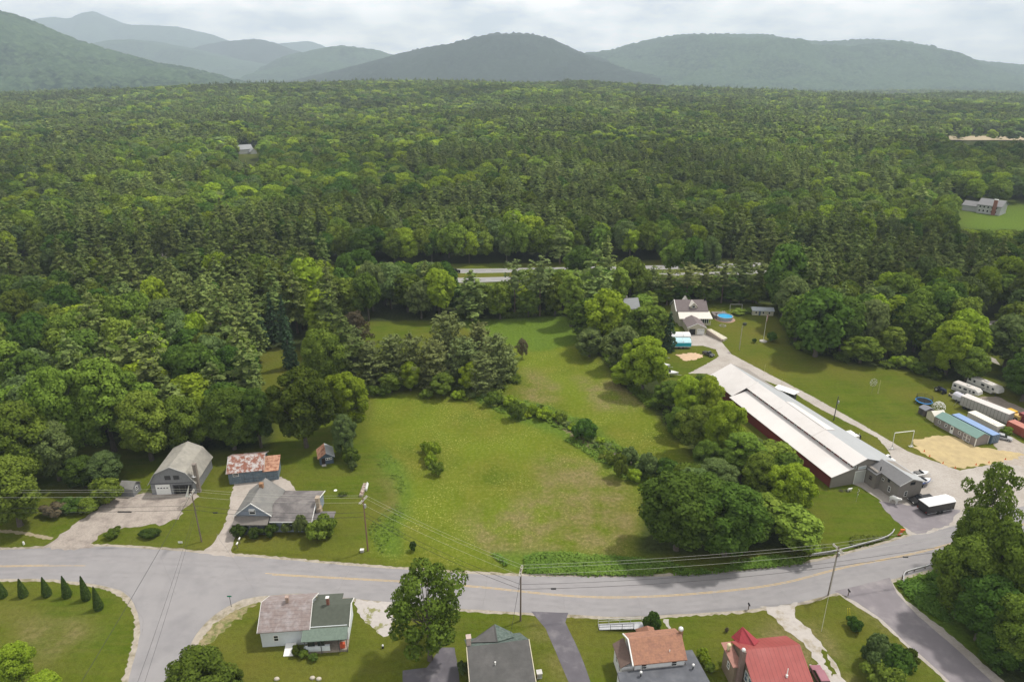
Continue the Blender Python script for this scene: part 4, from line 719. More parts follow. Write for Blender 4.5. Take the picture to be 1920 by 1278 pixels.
Lh = (P1 - P0).length; gh = mat('light_grey_siding', (.40, .41, .41), .8, .05, 1); gs_ = mat('grey_asphalt_roof', (.19, .19, .195), .9, .08, 1)
gable(t, 0, Lh * .42, 0, 8, 3.2, 5.2, gh, gs_, 'x', .5, .25, name='garage_wall'); gable(t, Lh * .40, Lh * .98, -2, 9, 4.9, 7.6, gh, gs_, 'x', .5, .3)
for i in range(5): window(t, '-y', Lh * (.47 + .1 * i), 3.9, .9, 1.1, -2, white, glass, 0); window(t, '-y', Lh * (.47 + .1 * i), 1.7, .9, 1.2, -2, white, glass, 0)
MB().box(Lh * .98 - 4.0, -3.1, 0, Lh * .98 - 2.2, -2.02, 8.6).box(Lh * .98 - 4.05, -3.15, 8.6, Lh * .98 - 2.15, -1.9, 9.0, 1).build('chimney', [brick, white], t)
# small buildings of the storage yard
tg = mat('teal_metal_roof', (.15, .25, .22), .5, .05, 1, stripe=('x', .5, .06, .85))
t = thing('long_storage_shed', 'long grey shed with green roof, white framed windows and double doors', 'shed', *along((101.4, 144.6), (104.7, 134.5)))
gable(t, 0, 10.7, 0, 3.9, 2.05, 2.9, mat('mauve_grey_siding', (.24, .21, .20), .8, .06, 1.5, stripe=('x', .2, .1, .88)), tg, 'x', .15, .1, trim=None)
for x in (1.2, 3.0, 6.6): window(t, '-y', x, 1.25, .5, .65, 0, white, glass, 1)
o = MB().box(4.2, -.06, .05, 5.0, 0, 1.9).build('door', white, t); MB().box(4.4, -.075, 1.0, 4.8, -.061, 1.6).build('pane', glass, o)
for x in (7.6, 8.5):
    o = MB().box(x, -.05, .1, x + .85, 0, 1.9).build('door', mat('mauve_grey_siding', (.24, .21, .20)), t); MB().box(x, -.075, .1, x + .08, -.051, 1.9).box(x + .77, -.075, .1, x + .85, -.051, 1.9).box(x + .08, -.075, 1.82, x + .77, -.051, 1.9).box(x + .08, -.075, .1, x + .77, -.051, .18).box(x + .08, -.075, .95, x + .77, -.051, 1.03).build('trim', white, o)
MB().box(10.6, -.07, 0, 10.77, .08, 2.05).build('corner_trim', white, t); MB().box(10.6, 3.82, 0, 10.77, 3.97, 2.05).build('corner_trim', white, t)
crs = mat('cream_boards', (.52, .49, .38), .8, .06, 1.5)
t = thing('garden_shed', 'cream garden shed next to the trampoline frame', 'shed', *along((101.3, 147.9), (101.6, 145.6)))
gable(t, 0, 2.6, 0, 3.0, 1.7, 2.5, crs, mat('cream_roof', (.62, .60, .53), .7, .05), 'y', .15, .08); MB().box(1.0, -.05, 0, 1.6, 0, 1.5).build('door', crs, t)
t = thing('garden_shed', 'small dark grey shed with blue grey roof at the back of the cream shed', 'shed', *along((100.7, 150.4), (101.2, 148.4)))
gable(t, 0, 2.0, 0, 2.6, 1.6, 2.1, mat('dark_grey_boards', (.10, .085, .085), .85, .1, 2, stripe=('x', .25, .1, .8)), mat('slate_blue_sheet', (.17, .18, .21), .6, .08), 'x', .1, .08); MB().box(.6, -.05, 0, 1.3, 0, 1.4).build('door', darkmetal, t)
# ================================================================ VEHICLES AND YARD THINGS
def car(name, label, cat, loc, rz, col, L=3.9, Wd=1.65, kind='sedan', s=1.0, glassm=None):
    """nose towards +x"""
    t = thing(name, label, cat, loc, rz); t.scale = (s, s, s); h = L / 2; w = Wd / 2
    b = MB(); low = [(-h, .28), (h, .28), (h, .62), (h * .92, .74), (h * .42, .86)] + ([(-h, .9)] if kind != 'sedan' else [(-h * .95, .86), (-h, .6)])
    b.ex(low, 'y', -w, w)
    if kind == 'pickup': prof = [(-h * .12, .86), (h * .42, .86), (h * .2, 1.42), (-h * .08, 1.44)]
    elif kind == 'suv': prof = [(-h * .95, .86), (h * .42, .86), (h * .15, 1.42), (-h * .88, 1.45)]
    else: prof = [(-h * .82, .86), (h * .42, .86), (h * .1, 1.3), (-h * .5, 1.32)]
    bot = [(p[0], p[1]) for p in prof]; wt = w * .82
    body = b.build('body', col, t)
    bm = bmesh.new(); bm.from_mesh(body.data); bmesh.ops.bevel(bm, geom=[e for e in bm.edges if e.calc_length() > .3], offset=.06, segments=2, affect='EDGES'); bm.to_mesh(body.data); bm.free()
    c = MB(); (x0, z0), (x1, z1), (x2, z2), (x3, z3) = prof
    c.solid([(x0, -w * .95, z0), (x1, -w * .95, z1), (x1, w * .95, z1), (x0, w * .95, z0)], [(x3, -wt, z3 - .06), (x2, -wt, z2 - .06), (x2, wt, z2 - .06), (x3, wt, z3 - .06)]); c.build('cabin_glass', glass, t)
    MB().solid([(x3 - .04, -wt - .02, z3 - .07), (x2 + .04, -wt - .02, z2 - .07), (x2 + .04, wt + .02, z2 - .07), (x3 - .04, wt + .02, z3 - .07)], [(x3 + .05, -wt + .06, z3), (x2 - .05, -wt + .06, z2), (x2 - .05, wt - .06, z2), (x3 + .05, wt - .06, z3)]).build('cab_roof', col, t)
    if kind == 'pickup': MB().box(-h + .1, -w + .12, .885, -h * .16, w - .12, .915).build('bed_floor', black, t)
    for x in (-h * .62, h * .62):
        for y in (-w, w):
            o = MB().wheelx(x, y * .93, .31, .31, .22).build('wheel', rubber, t); MB().wheelx(x, y * 1.0, .31, .17, .12).build('rim', steel, o)
    for y in (-w * .75, w * .75): MB().box(h - .02, y - .16, .55, h + .03, y + .16, .68).build('headlight', white, t)
    return t
def flat(p, q): d = Vector(q) - Vector(p); return math.atan2(d.y, d.x)
maroon = mat('mauve_paint', (.28, .11, .14), .35, .08, 1, spec=.5); silver = mat('silver_paint', (.42, .43, .45), .3, .05, 1, metal=.2, spec=.5); carblack = mat('car_black', (.018, .018, .02), .25, .1, 1, spec=.5)
A, B = G(1520, 1235, .4), G(1541, 1275, .4); A.z = B.z = 0
car('parked_car', 'mauve red car parked along the right wall of the red roofed house', 'car', A.lerp(B, .8), flat(B, A), maroon, kind='suv', s=.92)
A, B = G(1320, 664), G(1337, 671)
car('pickup_truck', 'dark grey pickup parked on the grass edge by the tan sand patch', 'pickup', A.lerp(B, .55) + Vector((0, .8, 0)), flat(A, B), mat('dark_grey_paint', (.045, .045, .05), .3, .1, 1, spec=.5), kind='pickup', s=.92)
A, B = G(1868, 824), G(1888, 829)
car('parked_car', 'silver car parked beside the blue shipping container', 'car', A.lerp(B, .5) + Vector((.9, 1.0, 0)), flat(A, B), silver, s=.9)
A, B = G(1650, 856), G(1662, 852)
car('parked_car', 'white pickup partly hidden behind the barn roof edge on the gravel', 'pickup', G(1661, 862), R(-60), white, kind='pickup', s=.9)
car('pickup_truck', 'black pickup truck parked against the office end of the barn', 'pickup', (80.9, 113.3, 0), flat((83.5, 113), (78.8, 111.9)), carblack, L=5.2, Wd=1.9, kind='pickup', s=1.0)
# highway traffic
for p, lab, c, k in (((853, 511), 'dark car driving on the far carriageway of the highway', carblack, 'suv'),):
    car('highway_car', lab, 'car', G(*p), 0.0, c, kind=k, s=1.2)
def wheels(t, pts, r=.36, w=.25):
    for x, y in pts:
        o = MB().wheelx(x, y, r, r, w).build('wheel', rubber, t); MB().wheelx(x, y + (.04 if y > 0 else -.04), r, r * .5, w).build('rim', steel, o)
# black enclosed trailer
t = thing('cargo_trailer', 'black enclosed cargo trailer with a white ribbed roof beside the black pickup', 'trailer', *along((79.3, 108.5), (86.0, 110.3)))
MB().solid([(-.05, 0, .45), (6.3, 0, .45), (6.9, 1.2, .45), (6.3, 2.5, .45), (-.05, 2.5, .45)], [(-.05, 0, 2.25), (6.3, 0, 2.25), (6.9, 1.2, 2.25), (6.3, 2.5, 2.25), (-.05, 2.5, 2.25)]).build('body', carblack, t)
rf_ = MB().solid([(-.1, -.05, 2.251), (6.35, -.05, 2.251), (6.98, 1.2, 2.251), (6.35, 2.55, 2.251), (-.1, 2.55, 2.251)], [(0, .1, 2.36), (6.3, .1, 2.36), (6.8, 1.2, 2.36), (6.3, 2.4, 2.36), (0, 2.4, 2.36)])
for i in range(9): rf_.box(.7 * i + .3, .1, 2.365, .7 * i + .36, 2.4, 2.40)
rf_.build('roof', mat('trailer_roof_white', (.74, .74, .75), .4, .03), t); wheels(t, [(2.6, .02), (3.4, .02), (2.6, 2.48), (3.4, 2.48)], .34)
MB().box(4.9, -.02, .9, 5.6, .0, 2.0).build('side_door', mat('black_door', (.03, .03, .032), .3), t); MB().box(-.08, .3, .6, -.05, 2.2, 2.1).build('rear_door', mat('black_door', (.03, .03, .032)), t); MB().box(0, -.03, .45, 6.3, -.001, .55).build('trim', steel, t)
for y in (.2, 2.2): MB().box(-.09, y, .6, -.051, y + .12, .85).build('tail_light', mat('lamp_red', (.4, .03, .02), .4), t)
# semi trailer
t = thing('semi_trailer', 'long silver ribbed semi trailer standing in the storage yard', 'trailer', *along((112.9, 153.2), (117.6, 144.1)))
t.rotation_euler.z = flat((112.4, 151.8), (117.2, 142.8)); t.location = (112.6, 153.4, 0)
MB().box(0, 0, .75, 11.2, 2.5, 3.2).build('body', mat('ribbed_aluminium', (.36, .345, .33), .5, .08, 1, stripe=('x', .8, .15, .55), metal=.1), t); MB().box(-.05, -.05, 3.201, 11.25, 2.55, 3.27).build('roof', mat('aluminium_roof', (.55, .52, .50), .5, .06, .5), t)
wheels(t, [(1.3, .1), (2.5, .1), (1.3, 2.4), (2.5, 2.4)], .42); MB().box(9.3, .3, 0, 9.5, .5, .75).box(9.3, 2.0, 0, 9.5, 2.2, .75).build('landing_gear', darkmetal, t); MB().tube((-1.2, .1, 0), (-.1, .2, 2.8), .06).build('ladder', steel, t)
def container(label, a, b, col, L=10.5, Wd=2.3, H=2.2, rz=None):
    t = thing('shipping_container', label, 'container', *along(a, b)); rz and setattr(t, 'rotation_euler', (0, 0, rz))
    m_ = MB(); m_.box(0, 0, .12, L, Wd, H)
    m_.build('body', col[0], t); MB().box(.02, .02, H + .001, L - .02, Wd - .02, H + .06).build('roof', col[1], t)
    f = MB()
    for x in (-.03, L - .09):
        for y in (-.03, Wd - .09): f.box(x, y, 0, x + .12, y + .12, H + .08)
    f.build('corner_post', col[2], t)
    for y in (.1, Wd / 2 + .03): o = MB().box(L + .001, y, .2, L + .05, y + Wd / 2 - .15, H - .1).build('door', col[2], t); MB().tube((L + .08, y + .25, .3), (L + .08, y + .25, H - .15), .025).tube((L + .08, y + .75, .3), (L + .08, y + .75, H - .15), .025).build('lock_rod', steel, o)
    return t
bl = (mat('navy_container', (.06, .10, .16), .6, .12, 2, stripe=('x', .28, .4, .75)), mat('blue_container_roof', (.20, .30, .50), .5, .06, 1, stripe=('x', .28, .2, .9)), mat('blue_container_door', (.10, .15, .21), .6, .15, 3))
rd = (mat('red_container', (.30, .075, .05), .6, .12, 2, stripe=('x', .28, .4, .8), spot=((.35, .14, .10), .8, .5, .7)), mat('red_container_roof', (.42, .17, .13), .6, .1, 1, stripe=('x', .28, .2, .9)), mat('red_container_door', (.28, .07, .05), .6))
rd2 = (mat('maroon_container', (.20, .045, .05), .6, .12, 2, stripe=('x', .28, .4, .8)), mat('maroon_container_roof', (.29, .09, .09), .6, .1, 1, stripe=('x', .28, .2, .9)), mat('maroon_container_door', (.2, .05, .05), .6))
ya = flat((101.4, 144.6), (104.7, 134.5))
container('blue shipping container right behind the green roofed shed', (105.6, 145.4), (108.6, 135.4), bl, 10.6, rz=ya)
container('orange red shipping container lying nearest the right edge of the yard', (116.9, 142.2), (119.8, 133.4), rd, 9.6, rz=ya)
container('dark red shipping container behind the orange red one', (122.6, 146.4), (126, 137), rd2, 9.6, rz=ya)
# white low trailer between container and semi
t = thing('box_trailer', 'low cream box trailer between the blue container and the silver semi trailer', 'trailer', (110.3, 146.6, 0), ya)
MB().box(0, 0, .5, 7.6, 2.3, 2.2).build('body', mat('cream_panel', (.50, .46, .40), .7), t); MB().box(-.08, -.08, 2.201, 7.68, 2.38, 2.27).build('roof', mat('cream_roof', (.62, .60, .53)), t); wheels(t, [(3, .05), (4, .05), (3, 2.25), (4, 2.25)], .34)
MB().box(6, .5, 2.27, 6.6, 1.1, 2.4).build('roof_vent', white, t)
def camper(label, a, L, rz, H=2.6, fifth=True):
    t = thing('camper_trailer', label, 'camper', (a[0], a[1], 0), rz); cw = mat('camper_white', (.56, .55, .52), .5, .05, 1); st = mat('camper_stripe', (.10, .11, .13), .5)
    prof = [(0, .45), (L - (1.8 if fifth else .1), .45), (L - (1.5 if fifth else 0), 1.1), (L, 1.25), (L - .15, H - .5), (L - .8, H), (.1, H), (0, H - .15)]
    MB().ex(prof, 'y', 0, 2.2).build('body', cw, t); MB().ex([(.15, H + .001), (L - .85, H + .001), (L - .9, H + .05), (.2, H + .05)], 'y', .08, 2.12).build('roof', mat('rv_roof', (.52, .49, .46), .7, .1), t)
    MB().box(L * .45, .8, H + .05, L * .45 + .8, 1.5, H + .3).build('roof_air_unit', cw, t); MB().box(L * .7, .9, H + .05, L * .7 + .4, 1.3, H + .15).build('roof_vent', white, t)
    m_ = MB(); m_.ex([(.1, .75), (L * .35, .75), (L * .75, 1.3), (L * .75, 1.42), (L * .33, .92), (.1, .92)], 'y', -.03, -.001); m_.ex([(L * .4, .6), (L - 2.0, 1.0), (L - 2.0, 1.08), (L * .4, .68)], 'y', -.03, -.001); m_.build('side_stripe', st, t)
    for x, w in ((.7, .6), (2.0, .5), (L * .5, .8), (L * .66, .5), (L * .82, .5)): window(t, '-y', x, H - .75, w, .5, 0, mat('rv_trim', (.30, .30, .30)), glass, 0)
    window(t, '-x', 1.1, H - .75, 1.0, .5, 0, mat('rv_trim', (.3, .3, .3)), glass, 0)
    o = MB().box(L * .58, -.04, .6, L * .58 + .5, -.001, 2.1).build('door', cw, t)
    wheels(t, [(L * .42, .05), (L * .42 + .8, .05), (L * .42, 2.15), (L * .42 + .8, 2.15)], .34); MB().box(L - 1.3, .9, 0, L - 1.15, 1.05, 1.1).build('landing_jack', darkmetal, t); return t
camper('white travel trailer behind the round topped tank trailer', (116.4, 163.0), 6.6, flat((116.1, 163.5), (119.6, 157.3)), 2.5)
camper('longest white camper farthest back against the trees', (122.6, 166.6), 8.6, flat((122.4, 167.5), (125.6, 159.3)), 2.6)
# round topped trailer
t = thing('horse_trailer', 'pale round topped trailer at the head of the silver semi trailer', 'trailer', (113.3, 157.6, 0), ya + R(3))
MB().ex([(0, .45), (2.1, .45), (2.1, 1.6), (1.7, 2.05), (1.05, 2.2), (.4, 2.05), (0, 1.6)], 'x', 0, 3.8).build('body', mat('pale_lilac_metal', (.50, .50, .55), .4, .06), t); wheels(t, [(1.4, .02), (2.2, .02), (1.4, 2.08), (2.2, 2.08)], .33); MB().box(-.05, .3, .5, -.001, 1.8, 1.7).build('rear_door', steel, t)
# yellow loader
yel = mat('machine_yellow', (.62, .36, .03), .5, .08); t = thing('wheel_loader', 'yellow wheel loader parked beyond the silver semi trailer', 'loader', G(1884, 781) + Vector((0, .5, 0)), ya)
MB().box(0, 0, .6, 1.9, 1.8, 1.9).build('cab_body', yel, t); MB().box(.2, -.03, 1.1, 1.6, 1.83, 1.7).build('cab_window', glass, t); MB().box(2.0, .1, .5, 3.6, 1.7, 1.5).build('engine_cover', mat('dull_yellow', (.58, .40, .13), .6), t); wheels(t, [(.4, .0), (2.9, .0), (.4, 1.8), (2.9, 1.8)], .5, .35); MB().ex([(-1.3, .1), (-.3, .1), (-.4, 1.0), (-.6, .9), (-.7, .4), (-1.3, .25)], 'y', -.1, 1.9).build('bucket', darkmetal, t)
t = thing('covered_trailer', 'bright blue covered load at the right edge beside the trees', 'cover', G(1916, 785), ya); MB().ex([(0, .4), (2, .4), (1.9, 1.4), (1, 1.8), (.1, 1.4)], 'x', 0, 4).build('tarpaulin', mat('blue_tarp', (.03, .15, .40), .5, .15, 3), t); wheels(t, [(1.4, .1), (2.1, 1.9)], .3)
# dark tractor, mower
t = thing('dark_tractor', 'dark blue tractor parked left of the campers', 'tractor', (112.2, 162.7, 0), ya); MB().box(.8, .25, .6, 2.3, .95, 1.25).build('hood', mat('navy_paint', (.02, .025, .06), .4), t); MB().box(-.1, .1, .5, .8, 1.1, .9).box(0, .3, .9, .5, .9, 1.4).build('seat_body', black, t); wheels(t, [(.2, 0), (.2, 1.2)], .62, .35); wheels(t, [(2.0, .1), (2.0, 1.1)], .34, .22)
t = thing('riding_mower', 'cream riding mower just in front of the dark tractor', 'mower', G(1778, 741), ya); MB().box(0, 0, .25, 1.5, .8, .6).box(.9, .1, .6, 1.5, .7, .85).build('body', mat('cream_panel', (.5, .46, .4)), t); MB().box(.2, .2, .6, .6, .6, 1.0).build('seat', black, t); wheels(t, [(.25, 0), (1.2, 0), (.25, .8), (1.2, .8)], .24, .16)
t = thing('motorcycle', 'dark motorcycle and cover standing between the two campers and the semi trailer', 'motorcycle', G(1846, 756), R(-50)); MB().wheelx(-.7, 0, .33, .33, .14).build('wheel', rubber, t); MB().wheelx(.75, 0, .33, .33, .12).build('wheel', rubber, t); MB().box(-.5, -.15, .4, .5, .15, .85).ex([(-.7, .75), (-.1, .7), (-.1, .95), (-.8, .98)], 'y', -.16, .16).build('body', carblack, t); MB().tube((.75, 0, .33), (.45, 0, 1.1), .05).tube((.45, -.35, 1.1), (.45, .35, 1.1), .03).build('handlebar', steel, t)
t = thing('blue_barrel', 'blue and white barrel standing beside the silver car', 'barrel', G(1878, 809)); MB().lathe([(.32, 0), (.38, .3), (.38, .6), (.32, .95)], n=14).build('body', mat('barrel_blue', (.05, .17, .50), .5), t); MB().lathe([(.33, .951), (.25, 1.05)], n=14).build('lid', white, t)
# trampoline
t = thing('trampoline', 'round trampoline with a blue rim and black safety net on the lawn', 'trampoline', (105.0, 155.6, 0)); rr = 1.95
m_ = MB().lathe([(rr - .3, .72), (rr, .7), (rr + .04, .76), (rr - .3, .8)], n=28); m_.f = [f for f in m_.f if len(f) == 4]; m_.m = [0] * len(m_.f); m_.build('rim_pad', mat('bright_blue', (.02, .22, .55), .5), t)
MB().lathe([(rr - .25, .74), (rr - .26, .75)], n=28).build('mat', black, t); net = mat('net_black', (.03, .03, .035), .9)
for i in range(6):
    a = 2 * PI * i / 6; x, y = math.cos(a) * rr, math.sin(a) * rr; MB().tube((x, y, 0), (x, y, .72), .04).build('leg', steel, t); MB().tube((x, y, .8), (x, y, 2.0), .035).build('net_pole', black, t)
m_ = MB()
for k in range(8):
    z = .9 + k * .155
    for i in range(24):
        a, b = 2 * PI * i / 24, 2 * PI * (i + 1) / 24; m_.tube((math.cos(a) * (rr - .08), math.sin(a) * (rr - .08), z), (math.cos(b) * (rr - .08), math.sin(b) * (rr - .08), z), .014, n=3)
for i in range(48): a = 2 * PI * i / 48; m_.tube((math.cos(a) * (rr - .08), math.sin(a) * (rr - .08), .85), (math.cos(a) * (rr - .08), math.sin(a) * (rr - .08), 2.0), .01, n=3)
m_.build('net', net, t)
# climbing dome
t = thing('climbing_dome', 'white geodesic climbing dome beside the trampoline', 'climbing frame', (107.7, 153.4, 0))
bm = bmesh.new(); bmesh.ops.create_icosphere(bm, subdivisions=2, radius=1.5); m_ = MB()
for e in bm.edges:
    a, b = e.verts[0].co, e.verts[1].co
    if a.z > -.05 and b.z > -.05: m_.tube(a, b, .05, n=5)
bm.free(); m_.build('frame', white, t)
m_ = MB(); r_ = random.Random(3); hub = Vector((0, 0, 3.2))
for i in range(8):
    a = 2 * PI * i / 8; p = hub + Vector((math.cos(a) * .95, .15, math.sin(a) * 1.1)); m_.tube(hub, p, .03); q = hub + Vector((math.cos(a + PI / 4) * .95, .15, math.sin(a + PI / 4) * 1.1)); m_.tube(p, q, .035)
    m_.solid([hub + (p - hub) * .45 + Vector((0, .05, -.1)), p + Vector((0, .05, -.14)), p + Vector((0, .05, .14)), hub + (p - hub) * .45 + Vector((0, .05, .1))], [hub + (p - hub) * .45 + Vector((0, .1, -.1)), p + Vector((.08, .1, -.14)), p + Vector((.08, .1, .14)), hub + (p - hub) * .45 + Vector((0, .1, .1))])
t = thing('lawn_windmill', 'pale metal lawn windmill standing on the open lawn left of the yellow pole', 'windmill', G(1634, 738)); m_.build('rotor', mat('pale_metal', (.50, .50, .47), .5), t); MB().tube((0, 0, 0), (0, 0, 3.2), .03).build('mast', mat('thin_grey', (.16, .18, .12)), t)
t = thing('lawn_pole', 'pale yellow pole standing on the open lawn', 'pole', G(1646, 737)); MB().tube((0, 0, 0), (0, 0, 3.8), .07, .05).build('shaft', mat('pale_yellow', (.50, .48, .25), .6), t); MB().lathe([(.12, 0), (.1, .1)], n=8).build('base', conc, t)
# gantry goal frame
t = thing('entrance_gantry', 'white welded pipe gantry beside the gravel drive', 'gantry', *along((85.4, 133.3), (90.3, 134.3)))
for x in (0, 5.0): MB().tube((x, 0, .5), (x + .15, .3, 3.9), .07).build('post', white, t); MB().tube((x - .35, 0, 0), (x, 0, 1.0), .06).tube((x + .3, -.3, 0), (x, 0, 1.0), .06).tube((x + .1, .35, 0), (x, 0, 1.0), .06).box(x - .5, -.3, 0, x + .5, .3, .12).build('foot', mat('pale_metal', (.5, .5, .47)), t)
MB().tube((.15, .3, 3.9), (5.15, .3, 3.9), .08).build('crossbeam', white, t)
# canopy booth, cart, atv beyond the barn
t = thing('open_front_kiosk', 'dark kiosk under a flat white roof between the barn and the drive', 'kiosk', *along((69.7, 161.5), (73.6, 157.2)))
MB().slab([(-.2, -1.9, 2.1), (5.4, -1.9, 2.1), (5.6, .6, 2.25), (-.1, .6, 2.25)], .08).build('roof', white, t); MB().box(.1, -1.2, 0, 5.1, .3, 2.0).build('body', mat('dark_booth', (.05, .055, .06), .7), t)
for x in (1.6, 3.2): window(t, '-y', x, 1.2, .9, .6, -1.2, steel, glass, 0)
t = thing('utility_cart', 'small white cart standing behind the right edge of the barn', 'cart', G(1583, 815), ya); MB().box(0, -.2, .4, 2.8, 1.6, 1.0).build('tub', white, t); wheels(t, [(.6, -.2), (2.1, -.2), (.6, 1.6), (2.1, 1.6)], .3)
t = thing('quad_bike', 'dark quad bike on the grass beside the white cart', 'quad bike', G(1606, 820), R(-30)); MB().box(-.6, -.3, .4, .7, .3, .8).box(-.5, -.2, .8, .1, .2, 1.0).build('body', carblack, t); wheels(t, [(-.55, -.45), (.6, -.45), (-.55, .45), (.6, .45)], .32, .25); MB().tube((.4, -.4, 1.15), (.4, .4, 1.15), .03).tube((.4, 0, .8), (.4, 0, 1.15), .03).build('handlebar', steel, t)
# boats behind office
def boat(label, loc, rz, L, Wd, cols, extra=None):
    t = thing('motor_boat', label, 'boat', loc, rz); m_ = MB(); N = 8
    bot, top = [], []
    for i in range(N + 1):
        u = i / N; w = Wd / 2 * (1 if u < .5 else math.cos((u - .5) * PI * .98)); bot.append((u * L, w * .6)); top.append((u * L * 1.04, w))
    b = [(x, -y, .55) for x, y in bot] + [(x, y, .55) for x, y in reversed(bot)]; tp = [(x, -y, 1.2) for x, y in top] + [(x, y, 1.2) for x, y in reversed(top)]
    m_.solid(b, tp); m_.build('hull', cols[0], t); MB().solid([(p[0] * .94 + .1, p[1] * .85, 1.201) for p in tp], [(p[0] * .9 + .15, p[1] * .8, 1.27) for p in tp]).build('deck', cols[1], t)
    MB().ex([(L * .45, 1.27), (L * .62, 1.27), (L * .5, 1.7), (L * .46, 1.7)], 'y', -Wd * .33, Wd * .33).build('windscreen', glass, t)
    if extra: MB().box(L * .1, -Wd * .32, 1.271, L * .38, Wd * .32, 1.5).build('seat_cover', extra, t)
    MB().box(-.4, -.2, .6, -.02, .2, 1.5).build('outboard_motor', black, t); MB().tube((-.2, 0, .4), (L + 1.0, 0, .4), .06).build('trailer_frame', steel, t); wheels(t, [(L * .3, -Wd * .42), (L * .3, Wd * .42)], .28, .18); return t
wh2 = mat('boat_white', (.66, .66, .66), .35, .05); redb = mat('boat_red', (.5, .05, .04), .4)
boat('white boat with a red seat cover on the grass beside the trees', G(1236, 702), R(-12), 5.0, 2.0, (wh2, wh2), redb)
boat('white boat under a grey top just behind the red and white boat', G(1229, 689), R(-8), 3.9, 1.7, (wh2, wh2), mat('grey_canvas', (.16, .16, .16), .9))
boat('small grey boat on its trailer nearest the spruce', G(1229, 672), R(-5), 3.2, 1.6, (mat('boat_grey', (.34, .36, .36), .5), mat('boat_grey', (.34, .36, .36))), None)
boat('blue boat on its trailer behind the office end of the barn', G(1717, 912), R(20), 3.7, 1.7, (mat('boat_blue', (.02, .06, .25), .35), wh2), mat('grey_canvas', (.16, .16, .16), .9))
boat('white and grey boat farther back behind the office end of the barn', G(1711, 897), R(15), 3.6, 1.6, (wh2, wh2), mat('grey_canvas', (.16, .16, .16), .9))
# covered campers by the beige house
def cover(label, y, x0, L, col, z, name='covered_camper'):
    t = thing(name, label, 'camper', (x0, y, 0), 0.0); d = 3.4
    MB().ex([(0, .5), (d, .5), (d, z * .75), (d * .8, z * .95), (d * .5, z), (d * .2, z * .95), (0, z * .75)], 'x', 0, L).build('body', col[0], t)
    MB().ex([(-.04, z * .3), (-.001, z * .3), (-.001, z * .7), (-.04, z * .7)], 'x', .02, L).build('side_band', col[1], t); MB().box(0, -.05, .5, L, -.001, z * .3 - .02).build('lower_side', mat('pale_lower', (.5, .5, .47), .6), t)
    MB().ex([(.1, z * .8), (d * .5, z + .06), (d * .5, z + .12), (.1, z * .86)], 'x', L * .6, L * .63).build('roof_rib', steel, t); wheels(t, [(L * .4, .05), (L * .6, .05)], .32)
cover('white camper trailer parked between the spruce and the garage', 196.4, 49.4, 6.0, (wh2, wh2), 2.8)
cover('white camper trailer with a bright turquoise side in front of the white one', 191.6, 48.2, 6.2, (mat('ice_blue', (.42, .66, .72), .4), mat('turquoise', (.01, .36, .48), .4)), 2.7)
# pool
t = thing('swimming_pool', 'round above ground pool with bright blue water beside the beige house', 'pool', (72.2, 217.6, 0)); rr = 2.55
m_ = MB().lathe([(rr, 0), (rr, 1.2), (rr + .1, 1.22), (rr + .1, 1.3), (rr - .12, 1.3), (rr - .12, .2)], n=32); m_.build('wall', mat('pool_wall', (.36, .38, .42), .6, .1, 2), t); MB().lathe([(rr - .14, 1.0), (rr - .14, 1.1)], n=32).build('water', mat('pool_water', (.03, .34, .62), .15, .08, 2, spec=.5), t)
MB().lathe([(rr + .9, 0), (rr + .85, .06)], n=24).build('gravel_ring', mat('pinkish_gravel', (.36, .24, .19), .9, .2, 3), t); MB().box(-3.6, .5, 0, -2.6, 3.6, 1.2).box(-3.4, 3.2, 0, 1.5, 4.8, 1.1).build('deck', mat('grey_brown_deck', (.17, .15, .14), .9), t); MB().tube((-.3, 2.6, .2), (-.3, 2.6, 2.2), .05).tube((.3, 2.6, .2), (.3, 2.6, 2.2), .05).build('ladder', white, t)
t = thing('swing_frame', 'thin pale swing frame at the wood edge behind the pool', 'swing', (76.5, 226.5, 0)); m_ = MB()
for x in (0, 4.2): m_.tube((x, -.6, 0), (x, 0, 2.3), .05).tube((x, .6, 0), (x, 0, 2.3), .05)
m_.tube((0, 0, 2.3), (4.2, 0, 2.3), .05); m_.build('frame', mat('pale_metal', (.5, .5, .47)), t); MB().box(1.4, -.15, .6, 1.9, .15, .65).tube((1.45, 0, .65), (1.45, 0, 2.3), .015).tube((1.85, 0, .65), (1.85, 0, 2.3), .015).build('seat', darkmetal, t)
t = thing('fire_ring', 'ring of pale stones lying on the lawn in front of the beige house', 'fire pit', G(1355, 611))
for i in range(12): a = 2 * PI * i / 12; MB().ball((math.cos(a) * .95, math.sin(a) * .95, .1), .2, 7).build('stone', conc, t)
t = thing('fire_ring', 'stone fire ring on the worn grass left of the round bush', 'fire pit', G(128, 939))
for i in range(10): a = 2 * PI * i / 10; MB().ball((math.cos(a) * .55, math.sin(a) * .55, .08), .17, 7).build('stone', conc, t)
MB().lathe([(.42, .01), (.4, .03)], n=12).build('ash', black, t)
